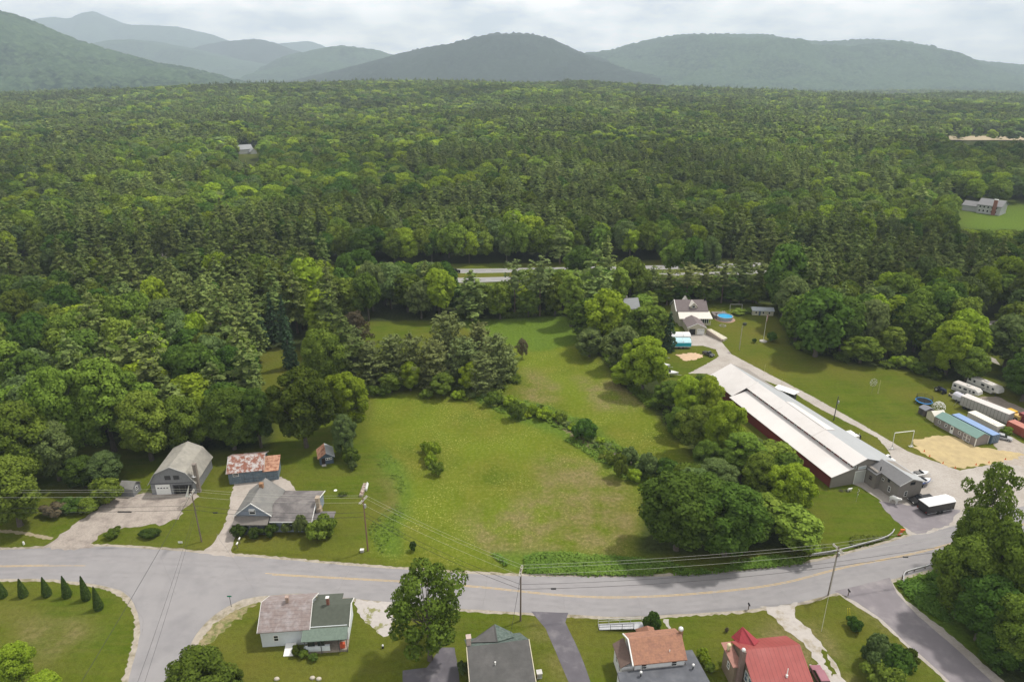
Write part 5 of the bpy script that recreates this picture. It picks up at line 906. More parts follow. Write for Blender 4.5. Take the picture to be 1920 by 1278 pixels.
# cow statue, one skinned body
def skin_animal(name, label, cat, loc, rz, col, s=1.0):
    V = [(0, 0, 1.1), (-.55, 0, 1.12), (.5, 0, 1.12), (.75, 0, 1.25), (.98, 0, 1.4), (1.22, 0, 1.3), (-.5, .2, .75), (-.58, .22, .42), (-.52, .22, .04), (-.5, -.2, .75), (-.58, -.22, .42), (-.52, -.22, .04),
         (.48, .2, .72), (.5, .2, .4), (.5, .2, .04), (.48, -.2, .72), (.5, -.2, .4), (.5, -.2, .04), (-.78, 0, 1.0), (-.82, 0, .55), (.98, .2, 1.5), (.98, -.2, 1.5)]
    E = [(0, 1), (0, 2), (2, 3), (3, 4), (4, 5), (1, 6), (6, 7), (7, 8), (1, 9), (9, 10), (10, 11), (2, 12), (12, 13), (13, 14), (2, 15), (15, 16), (16, 17), (1, 18), (18, 19), (4, 20), (4, 21)]
    Rr = [.36, .30, .30, .2, .17, .10] + [.13, .075, .06] * 4 + [.05, .04, .05, .05]
    me = bpy.data.meshes.new(name); me.from_pydata(V, E, []); o = bpy.data.objects.new(name, me); COL.objects.link(o)
    md = o.modifiers.new('skin', 'SKIN'); sv = me.skin_vertices[0].data
    for i, r in enumerate(Rr): sv[i].radius = (r, r)
    sv[0].use_root = True; o.modifiers.new('sub', 'SUBSURF').levels = 2; o.modifiers['sub'].render_levels = 2
    me.materials.append(col); o.location = loc; o.rotation_euler = (0, 0, rz); o.scale = (s, s, s); tag(o, label, cat); return o
skin_animal('cow_statue', 'white life sized cow statue standing beside the grey office wall', 'statue', G(1675, 943), R(-55), white, 1.15)
skin_animal('pig_statue', 'small white animal figure on the grass by the pale end wall of the barn', 'statue', G(1592, 921), R(10), white, .55)
t = thing('scrap_wheel', 'rusty spoked wagon wheels lying on the grass by the grey end wall', 'wheel', G(1577, 920)); m_ = MB()
for cx_ in (0, 1.2):
    for i in range(16): a, b = 2 * PI * i / 16, 2 * PI * (i + 1) / 16; m_.tube((cx_ + .45 * math.cos(a), .45 * math.sin(a), .1), (cx_ + .45 * math.cos(b), .45 * math.sin(b), .1), .04, n=4)
    for i in range(6): a = PI * i / 3; m_.tube((cx_, 0, .1), (cx_ + .45 * math.cos(a), .45 * math.sin(a), .1), .03, n=4)
m_.build('rim', mat('old_iron', (.07, .06, .05), .8), t); MB().tube((0, 0, .02), (0, 0, .2), .09).tube((1.2, 0, .02), (1.2, 0, .2), .09).build('hub', darkmetal, t)
t = thing('wind_spinner', 'thin pole with a black and white spiral spinner in front of the barn door', 'spinner', G(1605, 940)); MB().tube((0, 0, 0), (0, 0, 1.6), .03).build('pole', steel, t); m_ = MB()
for i in range(10): a = i * .9; z = 1.6 + i * .15; m_.tube((.12 * math.cos(a), .12 * math.sin(a), z), (.12 * math.cos(a + .9), .12 * math.sin(a + .9), z + .15), .06, n=5, m=i % 2)
m_.build('spiral', [white, black], t)
# orange cones and marker around the sand lot
orange = mat('cone_orange', (.60, .13, .03), .6, .06)
def cone(px, py, lab, s=.6):
    t = thing('traffic_cone', lab, 'cone', G(px, py), 0, 'traffic cones around the sand lot'); MB().lathe([(.2, .05), (.05, .8), (.03, .82)], n=10).build('cone_body', orange, t); MB().box(-.28, -.28, 0, .28, .28, .05).build('base', orange, t); t.scale = (s, s, s)
for (px, py), lab in zip(((1733, 846), (1743, 855), (1768, 868), (1791, 877), (1830, 871), (1854, 867), (1885, 861)), ('first orange cone at the left corner of the sand lot', 'orange cone second from the left corner of the sand lot', 'orange cone in the middle of the near left sand edge', 'orange cone at the nearest corner of the sand lot', 'orange cone right of the nearest sand corner', 'orange cone third from the right on the sand edge', 'orange cone at the right end of the sand lot')): cone(px, py, lab)
t = thing('orange_marker', 'orange red and white barrier marker leaning beside the guardrail end', 'marker', G(1685, 1003)); MB().solid([(-.25, -.1, 0), (.25, -.1, 0), (.25, .1, 0), (-.25, .1, 0)], [(.25, -.1, 1.2), (.75, -.1, 1.2), (.75, .1, 1.2), (.25, .1, 1.2)]).build('board', orange, t); MB().solid([(-.05, -.13, .35), (.4, -.13, .35), (.4, -.101, .35), (-.05, -.101, .35)], [(.1, -.13, .6), (.55, -.13, .6), (.55, -.101, .6), (.1, -.101, .6)]).build('white_band', white, t); MB().box(.1, -.15, 1.2, .9, .15, 1.32).build('top', orange, t)
# guardrails
def guardrail(label, pix):
    t = thing('guardrail', label, 'guardrail', (0, 0, 0)); S = spline(GP(pix), 5); m_ = MB()
    for a, b in zip(S, S[1:]):
        d = (b - a).normalized(); n = Vector((-d.y, d.x)) * .06
        for z0, z1 in ((.45, .58), (.62, .75)): m_.solid([(a.x - n.x, a.y - n.y, z0), (b.x - n.x, b.y - n.y, z0), (b.x + n.x, b.y + n.y, z0), (a.x + n.x, a.y + n.y, z0)], [(a.x - n.x, a.y - n.y, z1), (b.x - n.x, b.y - n.y, z1), (b.x + n.x, b.y + n.y, z1), (a.x + n.x, a.y + n.y, z1)])
        m_.box((a.x + b.x) / 2 - .05, (a.y + b.y) / 2 - .05, .56, (a.x + b.x) / 2 + .05, (a.y + b.y) / 2 + .05, .64)
    m_.build('rail', steel, t)
    for p in S[::3]: MB().box(p.x - .07, p.y + .08, 0, p.x + .07, p.y + .22, .7).build('post', woodpole, t)
guardrail('galvanised guardrail curving along the far edge of the road by the barn lawn', [(1520, 1044), (1565, 1037), (1620, 1023), (1655, 1013), (1670, 1005), (1676, 997)])
guardrail('short rusty guardrail curving around the wooded corner by the branch road', [(1693, 1094), (1694, 1080), (1705, 1074), (1735, 1066), (1775, 1053), (1830, 1035)])
guardrail('long guardrail beside the near carriageway of the highway', [(500, 537), (740, 535), (870, 533), (1000, 529), (1500, 517), (2100, 492)])
# small signs and posts
def signpost(label, px, py, h, w, hh, col, name='street_sign'):
    t = thing(name, label, 'sign', G(px, py)); MB().tube((0, 0, 0), (0, 0, h), .04).build('post', darkmetal, t); MB().box(-w / 2, -.03, h - hh, w / 2, -.045 + .0, h).build('plate', col, t); return t
signpost('green street name sign on a thin post at the junction', 434, 1137, 2.3, .7, .25, mat('sign_green', (.01, .20, .12), .5))
signpost('small white sign on the grass island beside the leaning pole', 339, 1019, .6, .8, .4, white, 'lawn_sign')
def mailbox(label, px, py, c):
    t = thing('mailbox', label, 'mailbox', G(px, py)); MB().box(-.05, -.05, 0, .05, .05, .95).build('post', woodpole, t); MB().ex([(-.12, .95), (.12, .95), (.12, 1.1), (0, 1.2), (-.12, 1.1)], 'y', -.28, .28).build('box', c, t)
mailbox('white mailbox on a post beside the pale driveway', 450, 1018, white); mailbox('second white mailbox lower on the roadside grass', 446, 1027, white); mailbox('dark mailbox at the mouth of the dusty driveway', 1403, 1142, black); mailbox('dark mailbox beside the branch road entrance', 1590, 1116, black)
for px, py, lab in ((45, 1020, 'small white marker on the roadside lawn at the far left'), (718, 1214, 'black and white marker post in the lawn left of the maple')):
    t = thing('lawn_marker', lab, 'marker', G(px, py)); MB().lathe([(.16, 0), (.16, .35), (.05, .38)], n=10).build('body', black if px > 100 else white, t); MB().ball((0, 0, .5), .16, 9).build('head', white, t)
t = thing('planter_bed', 'narrow raised stone bed with white ornaments behind the utility pole', 'planter', G(677, 931)); 
MB().box(-.35, 0, 0, .35, 4.2, .45).build('bed', mat('pinkish_stones', (.34, .28, .24), .9, .4, 3, spot=((.12, .07, .05), 1.8, .5, .6)), t)
for i in range(5): MB().lathe([(.2, 0), (.28, .5), (.05, .9)], (.6 - i * .02, 2.2 + i * .42, .0), 8).build('ornament', white, t)
t = thing('road_stone', 'grey white block beside the foot of the middle utility pole', 'block', G(679, 1034)); MB().box(-.3, -.25, 0, .3, .25, .45).build('body', conc, t); MB().box(-.34, -.29, .45, .34, .29, .53).build('top', white, t)
t = thing('lawn_disc', 'flat white disc lying on the lawn behind the blue grey house', 'disc', G(629, 919)); MB().lathe([(.35, 0), (.33, .08)], n=14).build('disc', white, t); MB().lathe([(.1, .08), (.08, .12)], n=8).build('centre_cap', white, t)
for px, py, lab in ((519, 1273, 'pale boulder on the lawn left of the stone pair'), (586, 1271, 'flat pale stone on the bottom lawn'), (598, 1273, 'tan boulder beside the flat pale stone'), (694, 739, 'small grey boulder at the top left of the meadow'), (1253, 1255, 'mossy stone at the corner of the dark flat roof')):
    o = MB().lathe([(.1, -.05), (.42, .05), (.36, .25), (.15, .34)], n=9, sx=1.0, sy=.75).build('boulder', mat('pale_stone', (.42, .38, .31), .9, .2, 2), None, True); o.location = G(px, py); tag(o, lab, 'stone')
t = thing('lumber_pile', 'untidy pile of pale lumber beside the open bay of the gambrel garage', 'lumber', G(347, 946), R(70)); r_ = random.Random(4)
for i in range(9): MB().box(-1.8 + r_.random(), -.5 + i * .12, .05 + (i % 3) * .12, 1.2 + r_.random(), -.4 + i * .12, .14 + (i % 3) * .12).build('board', mat('weathered_board', (.34, .30, .26), .9, .3, 3), t)
t = thing('patio_umbrella', 'folded white umbrella leaning beside the gambrel garage', 'umbrella', G(349, 938)); MB().tube((0, 0, 0), (1.0, .3, 3.4), .04).build('pole', steel, t); MB().tube((.25, .08, .9), (1.0, .3, 3.3), .28, .04, 8).build('canopy', mat('canvas_white', (.55, .55, .52), .9), t)
# poles and wires
def pole(label, px, py, h, heading, arm=True, lamp=False, r=.14, m=None, name='utility_pole', base=None):
    t = thing(name, label, 'pole', G(px, py), heading); MB().tube((0, 0, 0), (0, 0, h), r, r * .7, 8).build('shaft', m or woodpole, t)
    if arm:
        for dy in (-.13, .13): MB().box(dy - .05, -1.2, h - .55, dy + .05, 1.2, h - .42).build('crossarm', mat('pale_crossarm', (.34, .32, .28), .8), t)
        for y in (-1.1, -.4, .4, 1.1): MB().lathe([(.05, 0), (.07, .1), (.03, .2)], (0, y, h - .42), 7).build('insulator', white, t)
    if lamp: MB().lathe([(.17, 0), (.2, .3), (.17, .75)], (.3, 0, h - 2.0), 10).build('transformer', steel, t)
    return t
pA, pB, pC, pD = G(378, 1015), G(690, 1032), G(976, 1163), G(1553, 1115)
hA, hB, hC, hD = 10.8, 11.2, 10.1, 9.7
pole('weathered utility pole on the grass island beside the blue house driveway', 378, 1015, hA, R(5)); pole('tall brown utility pole between the blue grey house and the meadow', 690, 1032, hB, R(-20), lamp=True, m=mat('reddish_pole', (.20, .12, .085), .9)); pole('grey utility pole on the near side of the road beside the asphalt driveway', 976, 1163, hC, R(-10)); pole('grey utility pole on the near side of the road at the branch road', 1553, 1115, hD, R(15), lamp=True)
pole('dark service pole with a lamp between the barn and the gravel drive', 1563, 788, 6.6, 0, arm=False, m=darkmetal, name='service_pole', r=.12, lamp=True)
pole('pale service pole with a round dark nest on top on the lawn beside the pool', 1386, 656, 8.0, 0, arm=False, m=mat('pale_pole', (.38, .36, .30), .8), name='service_pole', r=.12)
t = pole('white flagpole with a hanging flag in front of the white outbuilding', 1431, 640, 8.8, 0, arm=False, m=white, name='flagpole', r=.07)
fl = MB(); 
for i in range(7): fl.solid([(.08, 0, 8.5 - i * .32), (.42 - .02 * i, .1 * (i % 2), 8.45 - i * .32), (.42 - .02 * i, .05 + .1 * (i % 2), 8.45 - i * .32), (.08, .05, 8.5 - i * .32)], [(.08, 0, 8.8 - i * .32), (.42 - .02 * i, .1 * (i % 2), 8.75 - i * .32), (.42 - .02 * i, .05 + .1 * (i % 2), 8.75 - i * .32), (.08, .05, 8.8 - i * .32)], i % 2)
fl.build('flag', [mat('flag_red', (.38, .05, .05), .8), white], t); MB().lathe([(1.2, 0), (1.15, .25)], n=14).build('base', conc, t)
t = thing('wind_vane', 'dark round whirligig on top of the pale service pole', 'whirligig', G(1386, 656) + Vector((.6, 0, 0))); MB().lathe([(.1, 0), (.6, .1), (.6, .7), (.1, .9)], (0, 0, 8.0), 10).build('basket', mat('dark_wire', (.04, .045, .03), .9, .3), t); MB().tube((0, 0, 7.6), (-.6, 0, 7.2), .05).tube((0, 0, 7.6), (0, 0, 8.0), .05).build('bracket', darkmetal, t)
for px, py, h in ((1432, 703, 3.2), (1463, 733, 3.6)):
    t = thing('thin_marker_pole', 'thin pale pole at the edge of the gravel drive ' + ('nearest the beige house' if px < 1440 else 'beside the kiosk'), 'pole', G(px, py)); MB().tube((0, 0, 0), (0, 0, h), .03).build('shaft', mat('pale_yellow', (.5, .48, .25)), t); MB().lathe([(.1, 0), (.08, .08)], n=8).build('base', conc, t)
t = thing('guy_marker', 'pair of yellow guy wire covers standing beside the small bush', 'marker', G(1592, 1163))
for dx in (-.15, .15): MB().tube((dx, 0, 0), (dx - .4, .2, 2.3), .05).build('tube', mat('guy_yellow', (.55, .50, .05), .6), t)
def wire(label, a, b, sag, r=.017, col=None, name='power_line', group='wires along the road'):
    a = Vector(a); b = Vector(b); N = 14; pts = [a.lerp(b, i / N) - Vector((0, 0, 4 * sag * (i / N) * (1 - i / N))) for i in range(N + 1)]
    o = MB().path(pts, r, 4).build(name, col or wm_); tag(o, label, 'wire', group); return o
wm_ = mat('pale_wire', (.42, .42, .36), .5, .05, 1); wb_ = mat('black_cable', (.03, .03, .032), .7)
TL = Vector((-140, 101, 0)); TR = Vector((150, 108, 0)); TB = G(140, 1290) * 1.0
def armp(p, h, head, y): return p + Vector((-math.sin(head) * y, math.cos(head) * y, h - .25))
seg = [(TL, 11.5, 0, pA, hA, R(5), 'left of the weathered pole'), (pA, hA, R(5), pB, hB, R(-20), 'between the weathered pole and the tall brown pole'), (pB, hB, R(-20), pC, hC, R(-10), 'from the tall brown pole down to the middle road pole'), (pC, hC, R(-10), pD, hD, R(15), 'between the middle road pole and the right road pole'), (pD, hD, R(15), TR, 11, 0, 'right of the right road pole')]
for P, h1, a1, Q, h2, a2, lab in seg:
    for y, nm in ((-1.1, 'nearest'), (.4, 'middle'), (1.1, 'farthest')): wire(f'{nm} thin power wire {lab}', armp(P, h1, a1, y), armp(Q, h2, a2, y), .55)
    wire(f'upper dark cable {lab}', P + Vector((0, 0, h1 - 3.0)), Q + Vector((0, 0, h2 - 3.0)), .8, .03, wb_, 'phone_cable'); wire(f'lower dark cable {lab}', P + Vector((0, 0, h1 - 3.9)), Q + Vector((0, 0, h2 - 3.9)), .9, .035, wb_, 'phone_cable')
TBp = G(150, 1278, 7.0); 
wire('thick dark cable from the weathered pole across the road to the bottom left', pA + Vector((0, 0, hA - .4)), TBp + (TBp - pA - Vector((0, 0, hA - .4))) * .2, .4, .035, wb_, 'phone_cable')
for i in range(2): wire(('left' if i == 0 else 'right') + ' of two thin wires from the weathered pole over the side road', pA + Vector((.4 + .3 * i, 0, hA - 3.0)), G(250 + 14 * i, 1300, 6.0), .5, .02, wb_)
wire('service wire from the middle road pole to the dark roofed house', pC + Vector((0, 0, hC - 1)), (-.2, 74.6, 5.0), .3, .025, wb_, 'service_wire', 'service wires'); wire('guy wire running down from the right road pole to the yellow markers', pD + Vector((0, 0, hD - 2)), G(1540, 1183) , .05, .025, wm_, 'guy_wire', 'service wires')
wire('service wire from the weathered pole to the gambrel garage', pA + Vector((0, 0, hA - 2)), (-63.6, 116.0, 5.2), .3, .025, wb_, 'service_wire', 'service wires')
for (px, py), P, h, lab in (((1100, 1081), 0, 0, ''),): pass
for f, P, Q, h1, h2, lab, s_ in ((.10, pC, pD, hC, hD, 'cable box hanging just right of the middle road pole', 1.0), (.13, pD, TR, hD, 11, 'cable splice hanging right of the right road pole', 1.), (.85, TL, pA, 11.5, hA, 'thick black splice case hanging left of the weathered pole', 3.0), (.12, pA, pB, hA, hB, 'small splice case hanging right of the weathered pole', 1.0)):
    c_ = P.lerp(Q, f); c_ = Vector((c_.x, c_.y, (h1 + (h2 - h1) * f) - 3.95 - 3.6 * f * (1 - f))); o = MB().tube(c_ - Vector((.4 * s_, 0, 0)), c_ + Vector((.4 * s_, 0, 0)), .13, n=8).build('splice_case', black); tag(o, lab, 'cable box')
# ================================================================ VEGETATION
def leaf_mat(name, c1, c2, hue=.014, val=.36, trans=.3):
    m = bpy.data.materials.new(name); m.use_nodes = True; t = m.node_tree; t.nodes.clear(); L = t.links.new
    o = nd(t, 'ShaderNodeOutputMaterial'); oi = nd(t, 'ShaderNodeObjectInfo'); at = nd(t, 'ShaderNodeAttribute'); at.attribute_name = 'v'
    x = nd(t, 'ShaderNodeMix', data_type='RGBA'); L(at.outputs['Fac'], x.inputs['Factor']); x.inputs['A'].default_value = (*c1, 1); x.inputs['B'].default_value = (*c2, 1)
    h = nd(t, 'ShaderNodeHueSaturation'); L(x.outputs['Result'], h.inputs['Color'])
    a = nd(t, 'ShaderNodeMapRange', _3=.5 - hue, _4=.5 + hue * .8); L(oi.outputs['Random'], a.inputs[0]); L(a.outputs[0], h.inputs['Hue'])
    w = nd(t, 'ShaderNodeMath', operation='MULTIPLY', _1=7.31); L(oi.outputs['Random'], w.inputs[0]); f = nd(t, 'ShaderNodeMath', operation='FRACT'); L(w.outputs[0], f.inputs[0])
    b = nd(t, 'ShaderNodeMapRange', _3=1 - val, _4=1 + val); L(f.outputs[0], b.inputs[0])
    ln = nd(t, 'ShaderNodeTexNoise'); ln.inputs['Scale'].default_value = .006; ln.inputs['Detail'].default_value = 3; L(oi.outputs['Location'], ln.inputs['Vector']); lr = nd(t, 'ShaderNodeMapRange', _1=.38, _2=.62, _3=.70, _4=1.38); L(ln.outputs[0], lr.inputs[0])  # sunlit and cloud-shaded patches, along with species stands, put into the leaf colour
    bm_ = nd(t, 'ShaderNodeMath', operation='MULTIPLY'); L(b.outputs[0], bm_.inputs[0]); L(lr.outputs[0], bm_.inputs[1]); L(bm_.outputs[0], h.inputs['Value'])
    d = nd(t, 'ShaderNodeBsdfDiffuse'); s = nd(t, 'ShaderNodeBsdfTranslucent'); mx = nd(t, 'ShaderNodeMixShader', _0=trans); L(h.outputs[0], d.inputs[0]); L(h.outputs[0], s.inputs[0]); L(d.outputs[0], mx.inputs[1]); L(s.outputs[0], mx.inputs[2]); L(mx.outputs[0], o.inputs[0]); return m
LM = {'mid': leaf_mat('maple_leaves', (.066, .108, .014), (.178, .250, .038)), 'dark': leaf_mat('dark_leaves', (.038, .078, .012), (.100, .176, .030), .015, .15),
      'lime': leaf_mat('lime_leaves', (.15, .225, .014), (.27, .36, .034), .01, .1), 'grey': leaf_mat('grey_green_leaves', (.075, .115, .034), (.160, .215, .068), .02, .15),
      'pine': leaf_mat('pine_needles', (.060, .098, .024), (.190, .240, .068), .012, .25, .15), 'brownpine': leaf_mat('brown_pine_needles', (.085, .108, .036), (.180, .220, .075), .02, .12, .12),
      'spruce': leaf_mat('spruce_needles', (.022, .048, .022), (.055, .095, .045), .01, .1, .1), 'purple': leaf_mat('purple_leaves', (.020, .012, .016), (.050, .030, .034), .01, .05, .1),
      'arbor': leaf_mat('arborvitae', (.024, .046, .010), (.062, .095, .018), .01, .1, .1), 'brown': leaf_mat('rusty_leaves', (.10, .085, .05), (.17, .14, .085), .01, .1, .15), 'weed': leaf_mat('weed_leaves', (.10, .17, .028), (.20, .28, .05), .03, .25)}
bark = mat('bark', (.10, .085, .07), .95, .25, 4); barkp = mat('pine_bark', (.14, .105, .085), .95, .25, 4); birch = mat('pale_bark', (.32, .30, .26), .95, .2, 3)
ico = bmesh.new(); bmesh.ops.create_icosphere(ico, subdivisions=1, radius=1); ICO_V = np.array([v.co[:] for v in ico.verts]); ICO_F = np.array([[v.index for v in f.verts] for f in ico.faces]); ico.free()
def quads(C, N, S, rg, asp=1.0, up=None):
    n = len(C); N = N / np.maximum(np.linalg.norm(N, axis=1, keepdims=True), 1e-6); rnd = rg.normal(size=(n, 3)) if up is None else up
    T = np.cross(N, rnd); T /= np.maximum(np.linalg.norm(T, axis=1, keepdims=True), 1e-6); B = np.cross(N, T); S = S[:, None]
    k = N * S * .25
    return np.stack([C - T * S * .5 * asp + k * 0, C - B * S * .5 - k, C + T * S * .5 * asp, C + B * S * .5 - k], 1).reshape(-1, 3)
def leafmesh(name, V, val, m, cores=None, smooth=False):
    n = len(V) // 4; F = np.arange(n * 4).reshape(n, 4); T = []
    vv = [V]; off = n * 4; cf = []
    if cores is not None:
        for c, r, z in cores:
            vv.append(ICO_V * np.array([r, r, r * z]) + c); cf.append(ICO_F + off); off += len(ICO_V)
    V = np.concatenate(vv); nf = n + sum(len(x) for x in cf); me = bpy.data.meshes.new(name); me.vertices.add(len(V)); me.vertices.foreach_set('co', V.astype(np.float32).ravel())
    lf = np.concatenate([F.ravel()] + [x.ravel() for x in cf]); st = np.concatenate([np.arange(n) * 4, n * 4 + np.arange(nf - n) * 3]); tot = np.concatenate([np.full(n, 4), np.full(nf - n, 3)])
    me.loops.add(len(lf)); me.loops.foreach_set('vertex_index', lf.astype(np.int32)); me.polygons.add(nf); me.polygons.foreach_set('loop_start', st.astype(np.int32)); me.polygons.foreach_set('loop_total', tot.astype(np.int32)); me.update(calc_edges=True)
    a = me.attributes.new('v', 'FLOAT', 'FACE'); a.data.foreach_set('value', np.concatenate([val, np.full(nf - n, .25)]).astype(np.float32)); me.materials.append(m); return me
def broad(seed, nleaf, size, Rr=5.0, H=15.0, base=.12, npuff=26, m='mid', open_=0, sq=1.0, pf=1.0):
    """crown of a broadleaf tree: leafy clumps over an uneven ellipsoid"""
    rg = np.random.default_rng(seed); cz = H * (base + (1 - base) * .52); hz = H * (1 - base) * .5; pc, pr = [], []; ph = rg.random(3) * 6
    for i in range(npuff):
        z = 1 - 1.75 * (i + .5) / npuff; th = i * 2.39996 + rg.normal() * .35; rxy = math.sqrt(max(0, 1 - z * z)); d = np.array([rxy * math.cos(th), rxy * math.sin(th), z])
        k = (.66 + .16 * math.sin(2 * th + ph[0]) + .1 * math.sin(3 * th + ph[1] + 3 * z)) * (1 + rg.normal() * .07); pr.append((.30 + .14 * rg.random()) * Rr * (pf if open_ == 0 else .62)); k *= (1 + .12 * (1 - pf) * 4 * rg.normal() * .5) if not open_ else (1.05 + .22 * rg.normal())
        wz = 1.0 if z > 0 else .92; pc.append(np.array([d[0] * Rr * k * wz * sq, d[1] * Rr * k * wz * sq, cz + d[2] * (hz - pr[-1] * .75) * (.92 + .1 * rg.random())]))
    if not open_: pc.append(np.array([0, 0, cz])); pr.append(Rr * .5)
    pc = np.array(pc); pr = np.array(pr); w = pr ** 2; idx = rg.choice(len(pr), nleaf * 2, p=w / w.sum()); d = rg.normal(size=(nleaf * 2, 3)); d[:, 2] += .25; d /= np.linalg.norm(d, axis=1, keepdims=True)
    fl = rg.random(nleaf * 2); C = pc[idx] + d * (pr[idx] * (.80 + .28 * fl))[:, None] * np.array([1, 1, .8])
    keep = np.ones(len(C), bool)
    for c, r in zip(pc, pr): keep &= np.linalg.norm((C - c) / np.array([1, 1, .8]), axis=1) > r * .74
    C, d, idx = C[keep][:nleaf], d[keep][:nleaf], idx[keep][:nleaf]; n = len(C); pv = rg.random(len(pr)); N = d + rg.normal(size=(n, 3)) * .38 + np.array([0, 0, .12])
    V = quads(C, N, size * (.65 + .7 * rg.random(n)), rg); val = np.clip(.45 * pv[idx] + .55 * rg.random(n) + .1, 0, 1)
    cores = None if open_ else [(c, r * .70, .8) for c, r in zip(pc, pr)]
    return leafmesh('crown', V, val, LM[m], cores), pc
def pine(seed, per, size, H=20.0, Rr=3.6, base=.22, m='pine', tiers=13, br=6, droop=-.06, conic=.65):
    rg = np.random.default_rng(seed); Cs, Ns, Ss, Us, vs_, tips = [], [], [], [], [], []
    for i in range(tiers):
        u = i / (tiers - 1); z = H * (base + (1 - base) * (u ** .95)); L0 = Rr * (1 - u) ** conic * (.8 + .35 * rg.random()) * (1 if u > .12 else .75) + .35; nb = max(4, int(br * (1 - .35 * u)))
        for b in range(nb):
            th = 2 * PI * b / nb + i * 1.1 + rg.normal() * .25; L = L0 * (.65 + .55 * rg.random()); zb = z + rg.normal() * .35; dv = np.array([math.cos(th), math.sin(th), 0]); pv = rg.random()
            k = int(per * (.4 + L / Rr)); s = rg.random(k) ** .7 * .85 + .2; wdt = L * .34 * (1.15 - s * .6)
            C = dv * (L * s)[:, None] + np.stack([-dv[1] * np.ones(k), dv[0] * np.ones(k), np.zeros(k)], 1) * (rg.normal(size=k) * wdt * .6)[:, None]; C[:, 2] += zb + droop * L * s * 4 * s + rg.normal(size=k) * .16 + .10 * L * s * s
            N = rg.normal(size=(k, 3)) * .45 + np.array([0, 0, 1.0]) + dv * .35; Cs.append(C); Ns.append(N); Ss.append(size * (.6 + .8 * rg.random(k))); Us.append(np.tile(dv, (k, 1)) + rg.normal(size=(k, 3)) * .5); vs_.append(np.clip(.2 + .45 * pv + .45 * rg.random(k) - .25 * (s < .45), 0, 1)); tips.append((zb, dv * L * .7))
    C = np.concatenate(Cs); V = quads(C, np.concatenate(Ns), np.concatenate(Ss), rg, 1.0, np.concatenate(Us)); cores = [(np.array([0, 0, H * (base + (1 - base) * u)]), Rr * (1 - u) ** conic * .42, 1.4) for u in (.12, .35, .58, .8)]
    return leafmesh('crown', V, np.concatenate(vs_), LM[m], cores), tips
def trunk_broad(seed, pc, H=15.0, r=.32, m=bark):
    rg = random.Random(seed); b = MB(); b.path([(0, 0, -.3), (.1, .05, H * .3), (.0, .1, H * .6)], r, 7); b.tube((0, 0, -.3), (.08, .05, H * .12), r * 1.35, r, 7)
    for c in (pc[::3] if len(pc) else []): b.tube((.05, .05, H * (.22 + .2 * rg.random())), Vector(c) * .9 + Vector((0, 0, .3)), r * .38, r * .1, 4)
    return b
def trunk_pine(H=20.0, r=.25, tips=()):
    b = MB().tube((0, 0, -.3), (0, 0, H * .96), r, .04, 7)
    for z, d in tips[::3]: b.tube((0, 0, z - .2), (d[0], d[1], z), .05, .02, 3)
    return b
def asmesh(mb, name, m): o = mb.build(name, m); me = o.data; bpy.data.objects.remove(o); return me
P = {}
def proto(key, kind, lod):
    """kind -> list of (crown mesh, trunk mesh, R, H)"""
    if (key, kind, lod) in P: return P[key, kind, lod]
    out = []; nv = {0: 4, 1: 5, 2: 3}[lod]
    for i in range(nv):
        s = i * 17 + lod * 101 + (hash_(kind) % 97)
        if kind in ('round', 'tall', 'edge'):
            Rr, H, base = {'round': (5.0, 14.0, .14), 'tall': (3.2, 15.0, .16), 'edge': (4.6, 13.0, .04)}[kind]
            n, sz = {0: (13000, .34), 1: (3000, .66), 2: (420, 1.7)}[lod]; me, pc = broad(s, n, sz, Rr, H, base, {0: 64, 1: 34, 2: 16}[lod], key, pf={0: .74, 1: .9, 2: 1}[lod])
            out.append((me, asmesh(trunk_broad(s, pc[:-1] if lod < 2 else [], H, .30), 'trunk', bark), Rr, H))
        elif kind == 'open':
            me, pc = broad(s, 7500, .33, 4.5, 14, .05, 60, key, open_=1); out.append((me, asmesh(trunk_broad(s, pc, 14, .26), 'trunk', bark), 4.5, 14.0))
        elif kind == 'shrub':
            n, sz = {0: (2200, .22), 1: (700, .42), 2: (200, .8)}[lod]; me, pc = broad(s, n, sz, 1.5, 2.2, -.02, 12, key); out.append((me, None, 1.5, 2.2))
        elif kind == 'pine':
            per, sz = {0: (40, .48), 1: (30, .58), 2: (8, 1.3)}[lod]; me, tp = pine(s, per, sz, 20, 3.9, .2, key, 13 if lod < 2 else 9, 6 if lod < 2 else 5); out.append((me, asmesh(trunk_pine(20, .25, tp if lod < 2 else ()), 'trunk', barkp), 3.9, 20.0))
        elif kind == 'bushypine':
            per, sz = {0: (30, .42), 1: (30, .45), 2: (4, 1.5)}[lod]; me, tp = pine(s, per, sz, 12, 3.9, .04, key, 15, 9, droop=.05, conic=.36); out.append((me, asmesh(trunk_pine(12, .2, tp), 'trunk', barkp), 3.6, 12.0))
        elif kind == 'redpine':
            per, sz = {0: (14, .5), 1: (11, .55), 2: (4, 1.5)}[lod]; me, tp = pine(s, per, sz, 16, 2.6, .5, key, 7, 6, droop=.03, conic=.35); out.append((me, asmesh(trunk_pine(16, .2, tp), 'trunk', barkp), 2.6, 16.0))
        elif kind == 'spruce':
            per, sz = {0: (16, .45), 1: (10, .62), 2: (4, 1.2)}[lod]; me, tp = pine(s, per, sz, 14, 2.3, .03, key, 18, 9, droop=-.09, conic=.95); out.append((me, asmesh(trunk_pine(14, .18), 'trunk', barkp), 2.3, 14.0))
    P[key, kind, lod] = out; return out
def hash_(s): return sum(ord(c) * (i + 3) for i, c in enumerate(s))
trng = random.Random(11)
